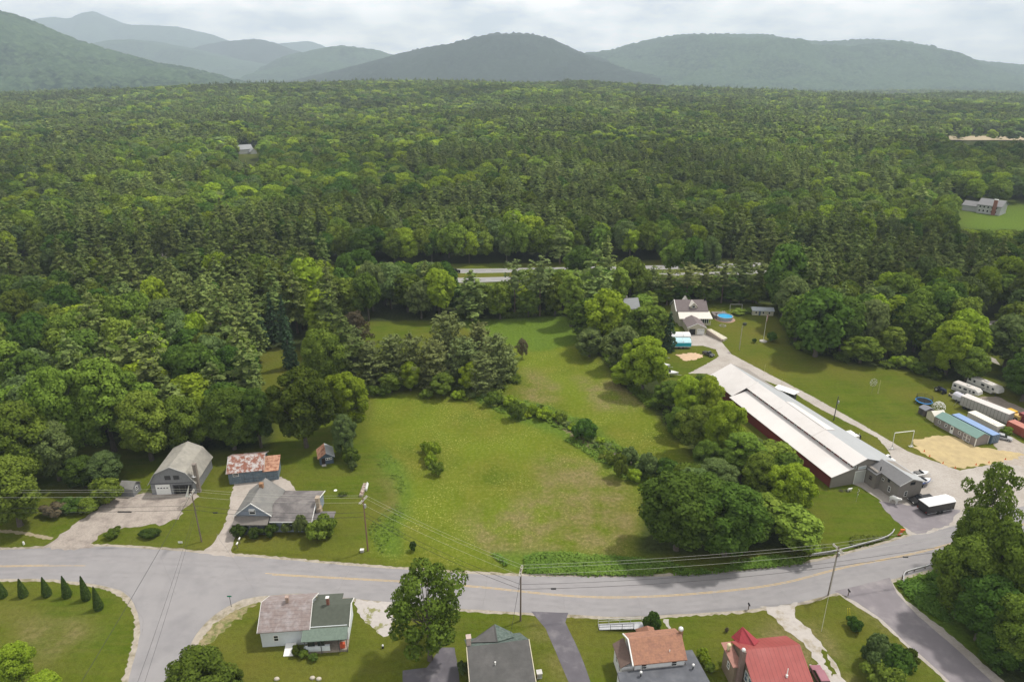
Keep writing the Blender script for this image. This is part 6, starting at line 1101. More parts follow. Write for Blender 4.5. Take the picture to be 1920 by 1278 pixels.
NAMES = {'round': 'broadleaf_tree', 'tall': 'broadleaf_tree', 'edge': 'broadleaf_tree', 'open': 'broadleaf_tree', 'pine': 'pine_tree', 'redpine': 'pine_tree', 'bushypine': 'pine_tree', 'spruce': 'spruce_tree', 'shrub': 'shrub'}
CATS = {'broadleaf_tree': 'tree', 'pine_tree': 'pine', 'spruce_tree': 'spruce', 'shrub': 'shrub'}
COUNT = {}
PLACED = []
LIMITS = [(1765, 2060, 266, 300, 266), (715, 838, 531, 603, 492), (838, 990, 531, 603, 534), (990, 1230, 531, 603, 506), (1230, 1445, 531, 603, 516), (440, 492, 291, 345, 284), (1775, 2050, 425, 520, 431), (476, 562, 742, 852, 744), (640, 835, 640, 660, 640), (1800, 1880, 690, 730, 690)]
def hmax(px, py, x, y):
    m = 99
    for a, b, c, d, lim in LIMITS:
        if a <= px <= b and c <= py <= d: q = (CY - lim) / FPX; m = min(m, CAM_H + y * (-sP + q * cP) / (cP + q * sP))
    return m
ORD = 'first second third fourth fifth sixth seventh eighth ninth tenth eleventh twelfth thirteenth fourteenth fifteenth sixteenth seventeenth eighteenth nineteenth twentieth'.split()
LANDMARK = [(925, 750, 'head of the gully'), (1052, 790, 'round gully bush'), (1162, 870, 'conical gully bush'), (1250, 900, 'dark bush at the gully mouth'), (330, 880, 'gambrel garage'), (475, 860, 'rusty roofed garage'), (448, 742, 'very round dark maple'), (520, 700, 'small hidden lawn'), (606, 648, 'brightest yellow green tree'), (800, 690, 'meadow brown pines'), (1112, 598, 'tallest dark pine'), (885, 600, 'wide dark pine'), (1178, 590, 'grey roofed house'), (1300, 580, 'beige house'), (860, 515, 'highway gap'), (1465, 580, 'big dark tree by the highway'), (1430, 592, 'white outbuilding'), (1528, 668, 'large dark maple'), (1810, 740, 'campers'), (38, 985, 'far left roadside tree'), (1800, 1100, 'wooded road corner'), (1850, 610, 'forest track'), (215, 800, 'largest left maple'), (300, 700, 'tall pine behind the garages'), (455, 570, 'tall pine in the left woods'), (130, 640, 'left woods'), (1640, 600, 'low round lawn tree'), (60, 760, 'far left clearing'), (1900, 760, 'dark tree at the right edge'), (620, 520, 'left end of the highway'), (300, 560, 'upper left woods'), (1700, 520, 'upper right woods'), (1330, 850, 'trees along the red wall')]
RANK = {}
def where(px, py, what):
    k = min(LANDMARK, key=lambda l: math.hypot(l[0] - px, (l[1] - py) * 1.6)); dx, dy = px - k[0], (py - k[1]) * 1.6
    d = ('left of' if dx < 0 else 'right of') if abs(dx) > abs(dy) else ('behind' if dy < 0 else 'in front of')
    q = (what, d, k[2]); n = RANK[q] = RANK.get(q, 0) + 1
    return f"{what}, {ORD[min(n, 20) - 1]} one {d} the {k[2]}" 
def plant(x, y, kind, key, Rr, H, label, group=None, lod=None, z=0.0):
    D = math.hypot(y, x); lod = (0 if D < 135 else 1) if lod is None else lod
    v = trng.choice(proto(key, kind, lod)); me, tk, R0, H0 = v; nm = NAMES[kind]; COUNT[nm] = COUNT.get(nm, 0) + 1; PLACED.append((x, y, Rr)); rz = trng.random() * 6.28; s = (Rr / R0, Rr / R0, H / H0)
    if tk is None:
        o = bpy.data.objects.new(nm, me); COL.objects.link(o); o.location = (x, y, z); o.rotation_euler = (0, 0, rz); o.scale = s; tag(o, label, CATS[nm], group); return o
    t = thing(nm, label, CATS[nm], (x, y, z), rz, group); t.scale = s
    for n, d in (('crown', me), ('trunk', tk)): o = bpy.data.objects.new(n, d); COL.objects.link(o); o.parent = t
    return t
def tree(px, pb, pt, wpx, kind, key, label, group=None, lod=None):
    """base pixel, top pixel row and crown width in pixels"""
    g = G(px, pb); b = (CY - pt) / FPX; H = CAM_H + g.y * (-sP + b * cP) / (cP + b * sP); dep = g.y * cP + (CAM_H - H * .5) * sP; Rr = wpx / 2 * dep / FPX
    return plant(g.x, g.y, kind, key, Rr, H, label, group, lod)
def topped(px, pt, H, wpx, kind, key, label, group=None, lod=None):
    g = G(px, pt, H); dep = g.y * cP + (CAM_H - H * .5) * sP; return plant(g.x, g.y, kind, key, wpx / 2 * dep / FPX, H, label, group, lod)
S_ = [  # hand placed trees
 (806, 1236, 1062, 150, 'open', 'mid', 'tall loose crowned maple standing beside the road above the black driveway'),
 (1268, 1030, 892, 150, 'edge', 'dark', 'big dark maple at the lower right corner of the meadow, left of its twin'),
 (1358, 1040, 915, 146, 'edge', 'dark', 'broad dark maple beside the road, right of its twin'), (1320, 1020, 895, 120, 'edge', 'dark', 'tree between the two big dark maples by the road'),

 (1476, 962, 872, 84, 'edge', 'lime', 'bright green round tree at the corner of the barn lawn'), (1418, 935, 850, 80, 'edge', 'mid', 'leafy tree just left of the bright green round tree'), (1385, 905, 812, 74, 'tall', 'mid', 'upright tree halfway along the red barn wall'),
 (1338, 925, 862, 78, 'edge', 'grey', 'greyish tree behind the big dark maples'), (1350, 865, 752, 72, 'edge', 'lime', 'yellow green tree beside the upper part of the red wall'), (1302, 848, 760, 70, 'edge', 'mid', 'leafy tree at the meadow edge left of the yellow green tree'),
 (1322, 795, 705, 60, 'edge', 'lime', 'leafy tree right at the far left corner of the barn roof'), (1285, 790, 706, 66, 'edge', 'lime', 'light green tree just below the boats'), (1252, 765, 715, 55, 'edge', 'mid', 'small tree at the meadow edge below the boats'), (1325, 893, 828, 62, 'edge', 'mid', 'mid green tree at the meadow edge above the big dark maples'), (1405, 880, 822, 60, 'edge', 'grey', 'grey green tree touching the lower red wall'), (1270, 820, 765, 50, 'edge', 'mid', 'small leafy tree jutting into the right side of the meadow'),
 (1205, 735, 632, 84, 'edge', 'lime', 'light green tree beside the small grey boat'), (1172, 720, 680, 60, 'edge', 'lime', 'low light green tree at the meadow edge below the tree cluster'), (1165, 690, 612, 70, 'edge', 'grey', 'grey green tree in the cluster left of the boats'), (1208, 655, 570, 82, 'edge', 'mid', 'tree in front of the grey roofed house'), (1135, 650, 543, 84, 'round', 'lime', 'tall light green tree at the top of the cluster right of the meadow'),
 (1098, 635, 562, 74, 'edge', 'mid', 'tree at the left end of the cluster right of the meadow'), (1105, 668, 615, 60, 'edge', 'grey', 'grey green tree low at the left side of the cluster'), (1175, 640, 585, 70, 'edge', 'lime', 'light green tree in the middle of the cluster right of the meadow'), (1150, 655, 598, 62, 'edge', 'mid', 'lower middle tree of the cluster right of the meadow'),
 (1252, 658, 590, 32, 'spruce', 'spruce', 'single dark spruce beside the white camper trailer'),
 (1112, 598, 462, 76, 'pine', 'pine', 'tallest dark pine standing between the meadow and the highway'), (885, 600, 508, 78, 'pine', 'pine', 'wide dark pine at the top left edge of the meadow'), (1070, 612, 514, 44, 'tall', 'mid', 'slim green tree left of the tallest pine'), (938, 598, 528, 48, 'edge', 'mid', 'rounded green tree right of the wide dark pine'), (965, 590, 490, 46, 'redpine', 'brownpine', 'thin crowned red pine in front of the highway left of the gap'), (1012, 592, 482, 50, 'redpine', 'brownpine', 'thin crowned red pine in front of the highway right of the gap'), (1040, 592, 520, 46, 'edge', 'mid', 'small green tree below the right red pine'), (990, 594, 545, 44, 'edge', 'mid', 'small green tree between the two red pines'),
 (1180, 575, 482, 64, 'round', 'mid', 'rounded green tree right of the tallest pine'), (1160, 590, 500, 40, 'tall', 'mid', 'narrow green tree just right of the tallest pine'),
 (1465, 580, 458, 92, 'edge', 'dark', 'big dark rounded tree right of the highway gap'), (1220, 572, 500, 40, 'redpine', 'brownpine', 'first red pine in the row behind the beige house'), (1250, 572, 505, 44, 'redpine', 'brownpine', 'second red pine in the row behind the beige house'), (1285, 572, 494, 46, 'redpine', 'brownpine', 'third red pine in the row behind the beige house'), (1318, 568, 496, 44, 'redpine', 'brownpine', 'fourth red pine in the row behind the beige house'), (1352, 568, 492, 46, 'redpine', 'brownpine', 'fifth red pine in the row behind the beige house'), (1386, 568, 490, 46, 'redpine', 'brownpine', 'sixth red pine in the row behind the beige house'), (1418, 568, 492, 44, 'redpine', 'brownpine', 'last red pine in the row next to the big dark tree'),
 (1235, 570, 532, 50, 'edge', 'mid', 'leafy tree left behind the beige house'), (1275, 566, 528, 52, 'edge', 'dark', 'leafy tree right behind the beige house roof'), (1325, 566, 532, 50, 'edge', 'mid', 'leafy tree behind the pool'), (1370, 566, 530, 54, 'edge', 'dark', 'leafy tree behind the swing frame'), (1412, 568, 532, 46, 'edge', 'mid', 'leafy tree behind the white outbuilding'),
 (1528, 668, 540, 112, 'edge', 'dark', 'large dark maple at the lawn edge right of the flagpole'), (1490, 640, 555, 72, 'edge', 'mid', 'leafy tree above the white outbuilding'), (1612, 680, 632, 68, 'edge', 'mid', 'round low tree on the upper lawn edge'), (1662, 668, 612, 62, 'edge', 'mid', 'leafy tree right of the round low tree'), (1772, 702, 603, 84, 'edge', 'lime', 'light green open tree above the campers'), (1745, 695, 640, 50, 'edge', 'mid', 'smaller tree left of the light green open tree'), (1810, 715, 650, 66, 'edge', 'mid', 'leafy tree behind the longest camper'),
 (1915, 752, 664, 84, 'edge', 'dark', 'dark leafy tree at the right edge behind the campers'), (1935, 740, 640, 90, 'edge', 'mid', 'leafy tree cut by the right edge of the picture'),
 # brown pines
 (695, 722, 645, 62, 'bushypine', 'brownpine', 'leftmost brownish pine of the meadow clump'), (738, 712, 630, 64, 'bushypine', 'brownpine', 'second brownish pine from the left in the meadow clump'), (775, 722, 628, 62, 'bushypine', 'brownpine', 'brownish pine left of the middle of the meadow clump'), (838, 690, 588, 72, 'bushypine', 'brownpine', 'tallest brownish pine at the back of the meadow clump'), (815, 725, 640, 64, 'bushypine', 'brownpine', 'brownish pine in the middle front of the meadow clump'), (872, 720, 635, 66, 'bushypine', 'brownpine', 'brownish pine right of the middle of the meadow clump'), (898, 690, 606, 62, 'bushypine', 'brownpine', 'brownish pine at the back right of the meadow clump'), (930, 722, 628, 66, 'bushypine', 'brownpine', 'brownish pine near the right end of the meadow clump'), (950, 705, 650, 46, 'bushypine', 'grey', 'smallest greyish pine at the right end of the meadow clump'), (660, 690, 610, 58, 'bushypine', 'brownpine', 'greyish brown pine just left of the meadow clump'), (905, 738, 668, 50, 'bushypine', 'brownpine', 'low brownish pine at the front right of the meadow clump'),
 (770, 732, 678, 46, 'edge', 'lime', 'yellow green tree at the front foot of the brown pines'), (886, 735, 678, 44, 'edge', 'lime', 'yellow green tree at the right foot of the brown pines'), (735, 735, 700, 44, 'edge', 'mid', 'low green tree at the left foot of the brown pines'), (830, 740, 700, 52, 'edge', 'mid', 'low green tree at the middle foot of the brown pines'),
 (672, 672, 584, 50, 'open', 'brown', 'rusty brown half bare tree left of the brown pines'), (979, 672, 634, 22, 'open', 'brown', 'dead grey pine at the right tip of the meadow clump'),
 # left of the meadow
 (606, 648, 544, 62, 'tall', 'lime', 'brightest yellow green tall tree left of the brown pines'), (612, 735, 618, 88, 'round', 'mid', 'tall airy green tree below the brightest tall tree'), (575, 838, 692, 116, 'edge', 'mid', 'big leafy maple between the rusty garage and the dark purple tree'), (655, 808, 700, 84, 'edge', 'lime', 'light green tree behind the dark purple tree'), (655, 800, 738, 48, 'edge', 'purple', 'dark purple leaved tree at the left meadow edge'), (648, 855, 778, 52, 'edge', 'grey', 'narrow grey green tree beside the little blue shed'), (557, 728, 655, 38, 'spruce', 'spruce', 'dark spruce beside the small hidden lawn'),
 (448, 742, 650, 92, 'edge', 'dark', 'very round dense dark maple left of the small hidden lawn'), (348, 748, 650, 84, 'edge', 'dark', 'round dark maple left of the very round maple'), (490, 838, 730, 74, 'edge', 'dark', 'dark leafy tree right behind the rusty roofed garage'), (440, 842, 728, 104, 'edge', 'mid', 'leafy maple behind the left half of the rusty roofed garage'), (350, 850, 745, 92, 'edge', 'mid', 'leafy maple directly behind the gambrel roof'), (285, 862, 735, 112, 'edge', 'mid', 'leafy maple left behind the gambrel roof'), (395, 825, 742, 56, 'edge', 'lime', 'yellow green tree between the two maples behind the garages'),
 (215, 845, 675, 130, 'edge', 'mid', 'largest leafy maple in the left woods edge'), (130, 872, 690, 110, 'edge', 'mid', 'tall leafy tree left of the largest maple'), (62, 905, 755, 128, 'edge', 'mid', 'leafy tree at the left edge above the lawn strip'), (38, 985, 858, 128, 'edge', 'mid', 'big leafy tree at the far left above the road'), (112, 900, 790, 92, 'edge', 'grey', 'pale grey green leafy tree near the far left'), (-20, 935, 790, 110, 'edge', 'grey', 'pale leafy tree cut by the left edge'),
 (160, 912, 858, 70, 'edge', 'dark', 'low dense dark tree left of the grey shed'), (205, 908, 850, 72, 'edge', 'grey', 'low dense grey green tree above the grey shed'),
 (515, 640, 555, 32, 'spruce', 'spruce', 'tall narrow spruce left of the brightest tree'), (538, 650, 560, 30, 'spruce', 'spruce', 'dark narrow spruce nearest the brightest tree'), (495, 655, 590, 30, 'spruce', 'spruce', 'narrow spruce third from the brightest tree'), (545, 690, 590, 28, 'spruce', 'spruce', 'narrow spruce above the small hidden lawn'),
 (455, 570, 432, 72, 'pine', 'pine', 'tall layered pine rising above the left woods'), (300, 745, 590, 90, 'pine', 'pine', 'tall layered pine behind the left round maple'), (428, 690, 545, 92, 'pine', 'pine', 'broad layered pine above the very round maple'), (395, 640, 520, 76, 'pine', 'pine', 'layered pine left of the broad one in the left woods'), (585, 600, 485, 84, 'edge', 'lime', 'light green rounded tree behind the brightest tree'), (520, 600, 492, 66, 'edge', 'mid', 'rounded tree left of the light green one in the left woods'),
]
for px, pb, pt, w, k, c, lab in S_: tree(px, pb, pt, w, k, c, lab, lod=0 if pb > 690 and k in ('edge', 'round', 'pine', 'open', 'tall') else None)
T_ = [ # placed by the top of the crown
 (365, 1228, 8.5, 125, 'edge', 'mid', 'leafy tree whose top shows at the bottom left beside the side road'), (12, 1212, 7.5, 70, 'edge', 'lime', 'light green tree cut by the bottom left corner'), (70, 1268, 5.5, 70, 'edge', 'lime', 'light green tree just right of the bottom left corner'), (425, 1255, 5, 50, 'edge', 'mid', 'low leafy tree right of the bottom left tree top'),
 (1885, 868, 21, 90, 'open', 'mid', 'loose wispy topped tree at the right edge above the road'), (1850, 955, 17, 90, 'edge', 'mid', 'leafy tree beside the road left of the wispy topped tree'), (1838, 1010, 15, 112, 'edge', 'mid', 'green leafy maple overhanging the road at the right'), (1905, 985, 18, 120, 'edge', 'mid', 'big leafy maple at the right edge above the branch road'), (1870, 1080, 12, 120, 'edge', 'dark', 'dark leafy tree below the overhanging maple'), (1925, 1120, 12, 110, 'edge', 'mid', 'dark tree cut by the lower right edge'), (1815, 1070, 8, 80, 'edge', 'dark', 'low dark tree behind the short rusty guardrail'), (1885, 1180, 6, 100, 'edge', 'dark', 'low dark tree in the bottom right corner'),]
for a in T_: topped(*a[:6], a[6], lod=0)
# bare grey snags
def bare(seed, H=13.0):
    r = random.Random(seed); m = MB(); m.path([(0, 0, -.2), (.2, 0, H * .35), (0, .2, H * .7), (.1, .1, H)], .16, 6)
    for i in range(26):
        z = H * (.25 + .7 * r.random()); a = r.random() * 6.28; L_ = (1 - z / H * .6) * 3.2 * (.6 + .6 * r.random()); p = Vector((.1, .1, z)); q = p + Vector((math.cos(a) * L_, math.sin(a) * L_, L_ * .9)); m.tube(p, q, .07, .02, 4)
        for k in range(4): s = p.lerp(q, .35 + .6 * r.random()); b = a + r.uniform(-1.2, 1.2); m.tube(s, s + Vector((math.cos(b), math.sin(b), .8)) * L_ * .35, .03, .01, 3)
    return m
snag = mat('grey_dead_bark', (.26, .24, .21), .9, .2, 3)
for i, (px, pb, H, lab) in enumerate(((140, 632, 17, 'bare grey tree among the left woods, leftmost of three'), (262, 662, 15, 'bare grey tree in the left woods above the largest maple'), (322, 560, 17, 'bare grey tree in the upper left woods'), (755, 478, 17, 'bare pale tree beyond the left end of the highway'))):
    t = thing('bare_tree', lab, 'tree', G(px, pb), i * 1.7); m_ = bare(i + 3, H); m_.build('trunk', snag, t); m2 = MB(); [m2.tube((.1, .1, H * .8), (.1 + math.cos(k) * 1.2, .1 + math.sin(k) * 1.2, H * (.98 + .05 * (k % 3))), .03, .01, 3) for k in range(7)]; m2.build('crown', snag, t)
# shrubs
B_ = [(448, 1006, 984, 28, 'arbor', 'clipped round bush left of the porch steps'), (479, 1008, 989, 26, 'arbor', 'middle clipped round bush in front of the porch'), (510, 1003, 982, 28, 'arbor', 'clipped round bush at the right corner of the porch'), (605, 1006, 972, 56, 'mid', 'large round bush at the right end of the blue grey house'), (566, 1000, 966, 30, 'grey', 'wispy upright shrub against the low wing'), (540, 996, 975, 26, 'grey', 'thin wispy shrub beside the porch corner'), (205, 940, 898, 62, 'mid', 'round leafy bush beside the grey shed'), (213, 1005, 992, 30, 'mid', 'low loose shrub on the grass island'),
 (660, 868, 840, 38, 'mid', 'bush just right of the little blue shed'), (662, 880, 864, 18, 'grey', 'tiny shrub on the lawn below the blue shed bush'), (812, 860, 828, 34, 'lime', 'light green bush at the top of the meadow bush patch'), (800, 848, 828, 22, 'lime', 'smaller light green bush beside the patch top'), (820, 890, 866, 26, 'mid', 'darker bush at the foot of the meadow bush patch'), (808, 872, 852, 26, 'lime', 'middle light bush of the meadow bush patch'), (643, 928, 932 - 10, 16, 'mid', 'tiny shrub on the lawn right of the chimney'), (775, 1032, 1014, 14, 'dark', 'small dark shrub near the meadow bottom left'),
 (968, 785, 752, 34, 'mid', 'dark bush at the top of the gully'), (1052, 792, 770, 26, 'mid', 'round bush in the middle of the gully'), (1096, 822, 786, 46, 'dark', 'large dark round bush right of the gully'), (1162, 895, 852, 34, 'mid', 'conical bush in the lower gully'), (1214, 890, 852, 44, 'grey', 'grey green bush left of the pair near the big maples'), (1252, 900, 862, 50, 'dark', 'dark bush right of the grey green gully bush'), (1190, 900, 880, 30, 'lime', 'low light bush at the gully mouth'), (1180, 872, 838, 34, 'grey', 'upright grey bush beside the lower gully'), (1020, 785, 765, 30, 'lime', 'light bush along the gully edge'), (1000, 778, 758, 22, 'lime', 'small light bush along the gully edge'), (925, 758, 735, 34, 'mid', 'bush at the foot of the brown pines beside the gully'), (955, 762, 742, 28, 'lime', 'light bush beside the gully head'), (1145, 870, 850, 22, 'mid', 'low bush left of the conical gully bush'),
 (1222, 1186, 1148, 34, 'dark', 'round dark bush beside the wheelchair ramp'), (1601, 1180, 1160, 30, 'dark', 'round dark bush at the yellow guy markers'), (1640, 1248, 1196, 62, 'grey', 'pale flowering shrub on the lower right lawn'), (1672, 1265, 1215, 70, 'dark', 'dark shrub mass below the pale flowering shrub'), (1695, 1248, 1218, 44, 'mid', 'leafy shrub right of the dark shrub mass'), (1655, 1290, 1250, 70, 'mid', 'leafy shrub cut by the bottom edge'), (1316, 1232, 1216, 22, 'lime', 'light green end of the flower border'), (1322, 1246, 1228, 22, 'lime', 'middle of the flower border'), (1330, 1258, 1242, 20, 'mid', 'darker foot of the flower border'), (868, 1262, 1240, 20, 'grey', 'pale round shrub left of the dark roofed house'), (556, 1226, 1212, 20, 'mid', 'leafy bush beside the white entrance ramp'), (570, 1230, 1218, 20, 'mid', 'second bush below the porch of the white house'), (588, 1236, 1226, 20, 'weed', 'low plant below the porch of the white house'),
 (1446, 640, 622, 20, 'dark', 'dark round bush right of the flagpole'), (1414, 642, 634, 8, 'dark', 'tiny round bush left of the flagpole'), (1500, 655, 640, 26, 'mid', 'low bush at the lawn edge below the large dark maple'), (1700, 690, 668, 36, 'mid', 'low bush at the far lawn edge'), (1720, 700, 678, 36, 'mid', 'bush at the far lawn edge left of the light green tree'), (1680, 684, 668, 30, 'lime', 'light bush at the far lawn edge'), (1575, 674, 660, 26, 'mid', 'small bush at the far lawn edge by the round low tree'), (1386, 588, 580, 30, 'weed', 'low leafy plants behind the pool'), (1405, 586, 578, 24, 'weed', 'low leafy plants left of the white outbuilding'), (1362, 1184, 1176, 8, 'brown', 'tiny orange flowered plant on the lawn'), (135, 955, 938, 60, 'dark', 'low dark bush left of the stony driveway'), (170, 958, 935, 44, 'mid', 'leafy bush at the edge of the stony driveway'), (105, 965, 945, 44, 'brown', 'reddish bush near the far left tree'),
 (700, 740, 722, 30, 'mid', 'low bush at the top left corner of the meadow'), (720, 742, 726, 24, 'mid', 'second low bush at the top of the meadow'), (800, 745, 730, 26, 'mid', 'low bush in front of the brown pines'), (860, 748, 732, 26, 'lime', 'light low bush in front of the brown pines'), (650, 560 + 180, 720, 30, 'mid', 'bush left of the meadow top'), (1885, 815, 800, 24, 'mid', 'bush between the two red containers')]
for px, pb, pt, w, c, lab in B_: tree(px, pb, pt, w, 'shrub', c, lab, lod=0)
gl = spline(GP([(875, 738), (960, 765), (1030, 782), (1085, 808), (1140, 848), (1190, 878), (1250, 895)]), 9)
for i, p in enumerate(gl):
    for k in range(2):
        x, y = p.x + trng.gauss(0, 2.2), p.y + trng.gauss(0, 1.6); px, py = PIX(x, y); plant(x, y, 'shrub', trng.choice(['mid', 'grey', 'lime', 'weed', 'mid']), .7 + .7 * trng.random(), .5 + .9 * trng.random(), where(px, py, 'low gully bush'), 'low bushes along the gully', lod=1)
# clipped oval hedge and arborvitae row
me, _ = broad(5, 4200, .16, 1.0, 1.2, -.1, 22, 'arbor'); o = bpy.data.objects.new('hedge', me); COL.objects.link(o); o.location = G(283, 1004); o.scale = (2.2, 1.1, 1.15); tag(o, 'clipped oval hedge mound on the grass island', 'hedge')
def arbor(seed, H=3.0, Rr=.75):
    rg = np.random.default_rng(seed); n = 2600; z = rg.random(n) ** .8; th = rg.random(n) * 6.283; r = Rr * (1 - z) ** .75 * (.85 + .25 * rg.random(n)) * (.7 + .3 * np.minimum(z * 8, 1)); C = np.stack([r * np.cos(th), r * np.sin(th), z * H], 1); N = np.stack([np.cos(th), np.sin(th), .5 * np.ones(n)], 1) + rg.normal(size=(n, 3)) * .35
    return leafmesh('crown', quads(C, N, .17 * (.6 + .8 * rg.random(n)), rg), rg.random(n), LM['arbor'], [(np.array([0, 0, H * u]), Rr * (1 - u) ** .75 * .75, 1.3) for u in (.12, .3, .5, .7)])
am = [arbor(i) for i in range(3)]; tm = asmesh(MB().tube((0, 0, -.1), (0, 0, .8), .1, .08), 'trunk', bark)
for i, (px, pb, pt, lab) in enumerate(((6, 1118, 1086, 'cut by the left edge'), (45, 1117, 1085, 'second from the left'), (89, 1116, 1082, 'third from the left'), (127, 1118, 1080, 'fourth from the left'), (163, 1123, 1080, 'fifth from the left and tallest'), (186, 1141, 1100, 'at the right end of the row'))):
    g = G(px, pb); b = (CY - pt) / FPX; H = CAM_H + g.y * (-sP + b * cP) / (cP + b * sP); t = thing('arborvitae', 'dark conical arborvitae along the road ' + lab, 'arborvitae', g, i * 1.3, 'arborvitae row at the road corner'); t.scale = (1.05, 1.05, H / 3.0)
    for n, d in (('crown', am[i % 3]), ('trunk', tm)): o = bpy.data.objects.new(n, d); COL.objects.link(o); o.parent = t
# ---------------------------------------------------------------- the woods
wp = [GP(p) for p in WOODS]; cp = [GP(p) for p in CLEAR]
HFa, HNa = np.array(HF), np.array(HN)
def hwy_y(x, A): return np.interp(x, A[:, 0], A[:, 1])
def candidates(step, y0, y1, seed, x_pad=1.10):
    rg = np.random.default_rng(seed); out = []
    ys = np.arange(y0, y1, step); 
    for j, y in enumerate(ys):
        w = (y * cP + 80 * sP) * .78 * x_pad + 12; xs = np.arange(-w, w, step) + (j % 2) * step / 2; P_ = np.stack([xs, np.full(len(xs), y)], 1) + rg.uniform(-.42, .42, (len(xs), 2)) * step; out.append(P_)
    return np.concatenate(out)
def allowed(P_):
    y = P_[:, 1]; ok = np.zeros(len(P_), bool)
    for p in wp: ok |= inside(P_, p)
    ok |= y > 330
    for p in cp: ok &= ~inside(P_, p)
    hf, hn = hwy_y(P_[:, 0], HFa), hwy_y(P_[:, 0], HNa); ok &= ~((y > hn - 5.5) & (y < hf + 8)); return ok
near = candidates(7.8, 70, 330, 21, 1.04); near = near[allowed(near)]
pl = np.array([(a, b) for a, b, c in PLACED]); pr_ = np.array([c for a, b, c in PLACED])
dd = np.sqrt(((near[:, None, :] - pl[None]) ** 2).sum(2)); near = near[(dd > np.maximum(pr_ * .85, 2.6)[None]).all(1)]
PX = PIXA(near); near = near[(PX[:, 0] > -90) & (PX[:, 0] < 2010)]
def species(P_, rg):
    """0 broad mid, 1 lime, 2 pine, 3 grey, 4 dark"""
    n = fbm(P_[:, 0] + 500, P_[:, 1], 90, 77, 3); px = PIXA(P_)[:, 0]; q = rg.random(len(P_)); pp = np.clip((n - .47) * 6 + .26 + (px > 1000) * .16, .03, .9); s = np.where(q < pp, 2, 0); r2 = rg.random(len(P_)); s = np.where((s == 0) & (r2 < .13), 1, s); s = np.where((s == 0) & (r2 > .85), 3, s); s = np.where((s == 0) & (r2 > .62), 4, s); return s
rg = np.random.default_rng(5); sp_ = species(near, rg); dist = np.hypot(near[:, 0], near[:, 1]); order = np.argsort(dist)
nb, npn = 292 - COUNT.get('broadleaf_tree', 0), 200 - COUNT.get('pine_tree', 0)
stuff_pts = {'broad': [], 'pine': []}
def zone(x, y):
    px, py = PIX(x, y)
    if py < 500: return 'beyond the highway'
    if px < 700: return 'in the dense woods left of the meadow'
    if px < 1240: return 'in the tree belt between meadow and highway'
    if py > 900: return 'in the wooded corner by the branch road'
    return 'in the woods right of the beige house'
KEY = {0: 'mid', 1: 'lime', 3: 'grey', 4: 'dark'}
for i in order:
    x, y = near[i]; s = sp_[i]; u = trng.random(); z = zone(x, y); lowf = .62 if y < 118 else (.8 if y < 150 else 1); px_, py_ = PIX(x, y); hm_ = hmax(px_, py_, x, y)
    if hm_ < 2.5: continue
    if inside(np.array([[x, y]]), wp[1])[0]:
        if u > .42: continue
        hm_ = min(hm_, 5.5 + 3 * trng.random())
    if hm_ < 9: s = 0 if s == 2 else s
    if s == 2:
        H = min((17 + 6 * u) * lowf, hm_); Rr = 4.3 + 1.5 * trng.random()
        if npn > 0: npn -= 1; plant(x, y, 'pine', 'pine', Rr, H, where(px_, py_, 'layered green pine'), 'pines ' + z, lod=1)
        else: stuff_pts['pine'].append((x, y, 0, Rr / 3.9, H / 20.0, u, 0))
    else:
        H = min((12.5 + 6 * u) * lowf, hm_); Rr = min(4.3 + 2.0 * trng.random(), 1.5 + H * .45)
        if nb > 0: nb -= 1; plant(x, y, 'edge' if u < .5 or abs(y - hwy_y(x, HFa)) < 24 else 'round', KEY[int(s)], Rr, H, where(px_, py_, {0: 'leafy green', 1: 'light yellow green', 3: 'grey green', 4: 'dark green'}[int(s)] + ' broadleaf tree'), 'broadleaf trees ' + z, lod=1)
        else: stuff_pts['broad'].append((x, y, 0, Rr / 4.8, H / 14.0, u, {0: 0, 4: 1, 1: 2, 3: 3}[int(s)]))
# far woods: one mass of broadleaf and one of pine crowns
far = []
for step, y0, y1, k in ((9.3, 330, 620, 1.18), (11, 620, 1100, 1.32), (14, 1100, 1900, 1.6), (20, 1900, 3300, 2.1)):
    c_ = candidates(step, y0, y1, int(y0) + 3, 1.04); c_ = c_[allowed(c_)]; q_ = PIXA(c_)
    hm2 = np.array([hmax(q_[i, 0], q_[i, 1], *c_[i]) for i in range(len(c_))]); c_ = c_[hm2 > 90]
    s_ = species(c_, rg); s_ = np.where((s_ == 2) & (rg.random(len(c_)) < .3), 0, s_); hz_ = hill_base(c_[:, 0], c_[:, 1]); n_ = len(c_); uu = rg.random(n_); sz = 1 + rg.normal(size=n_) * .30
    for j in range(n_):
        ks = k * max(.65, min(1.5, sz[j])); lod = 0 if y0 < 500 else 4
        if s_[j] == 2: stuff_pts['pine'].append((c_[j, 0], c_[j, 1], hz_[j], ks * 1.12, (.8 + .35 * uu[j]) * .92, uu[j], lod))
        else: stuff_pts['broad'].append((c_[j, 0], c_[j, 1], hz_[j], ks, (.75 + .45 * uu[j]), uu[j], {0: 0, 4: 1, 1: 2, 3: 3}[int(s_[j])] + lod))
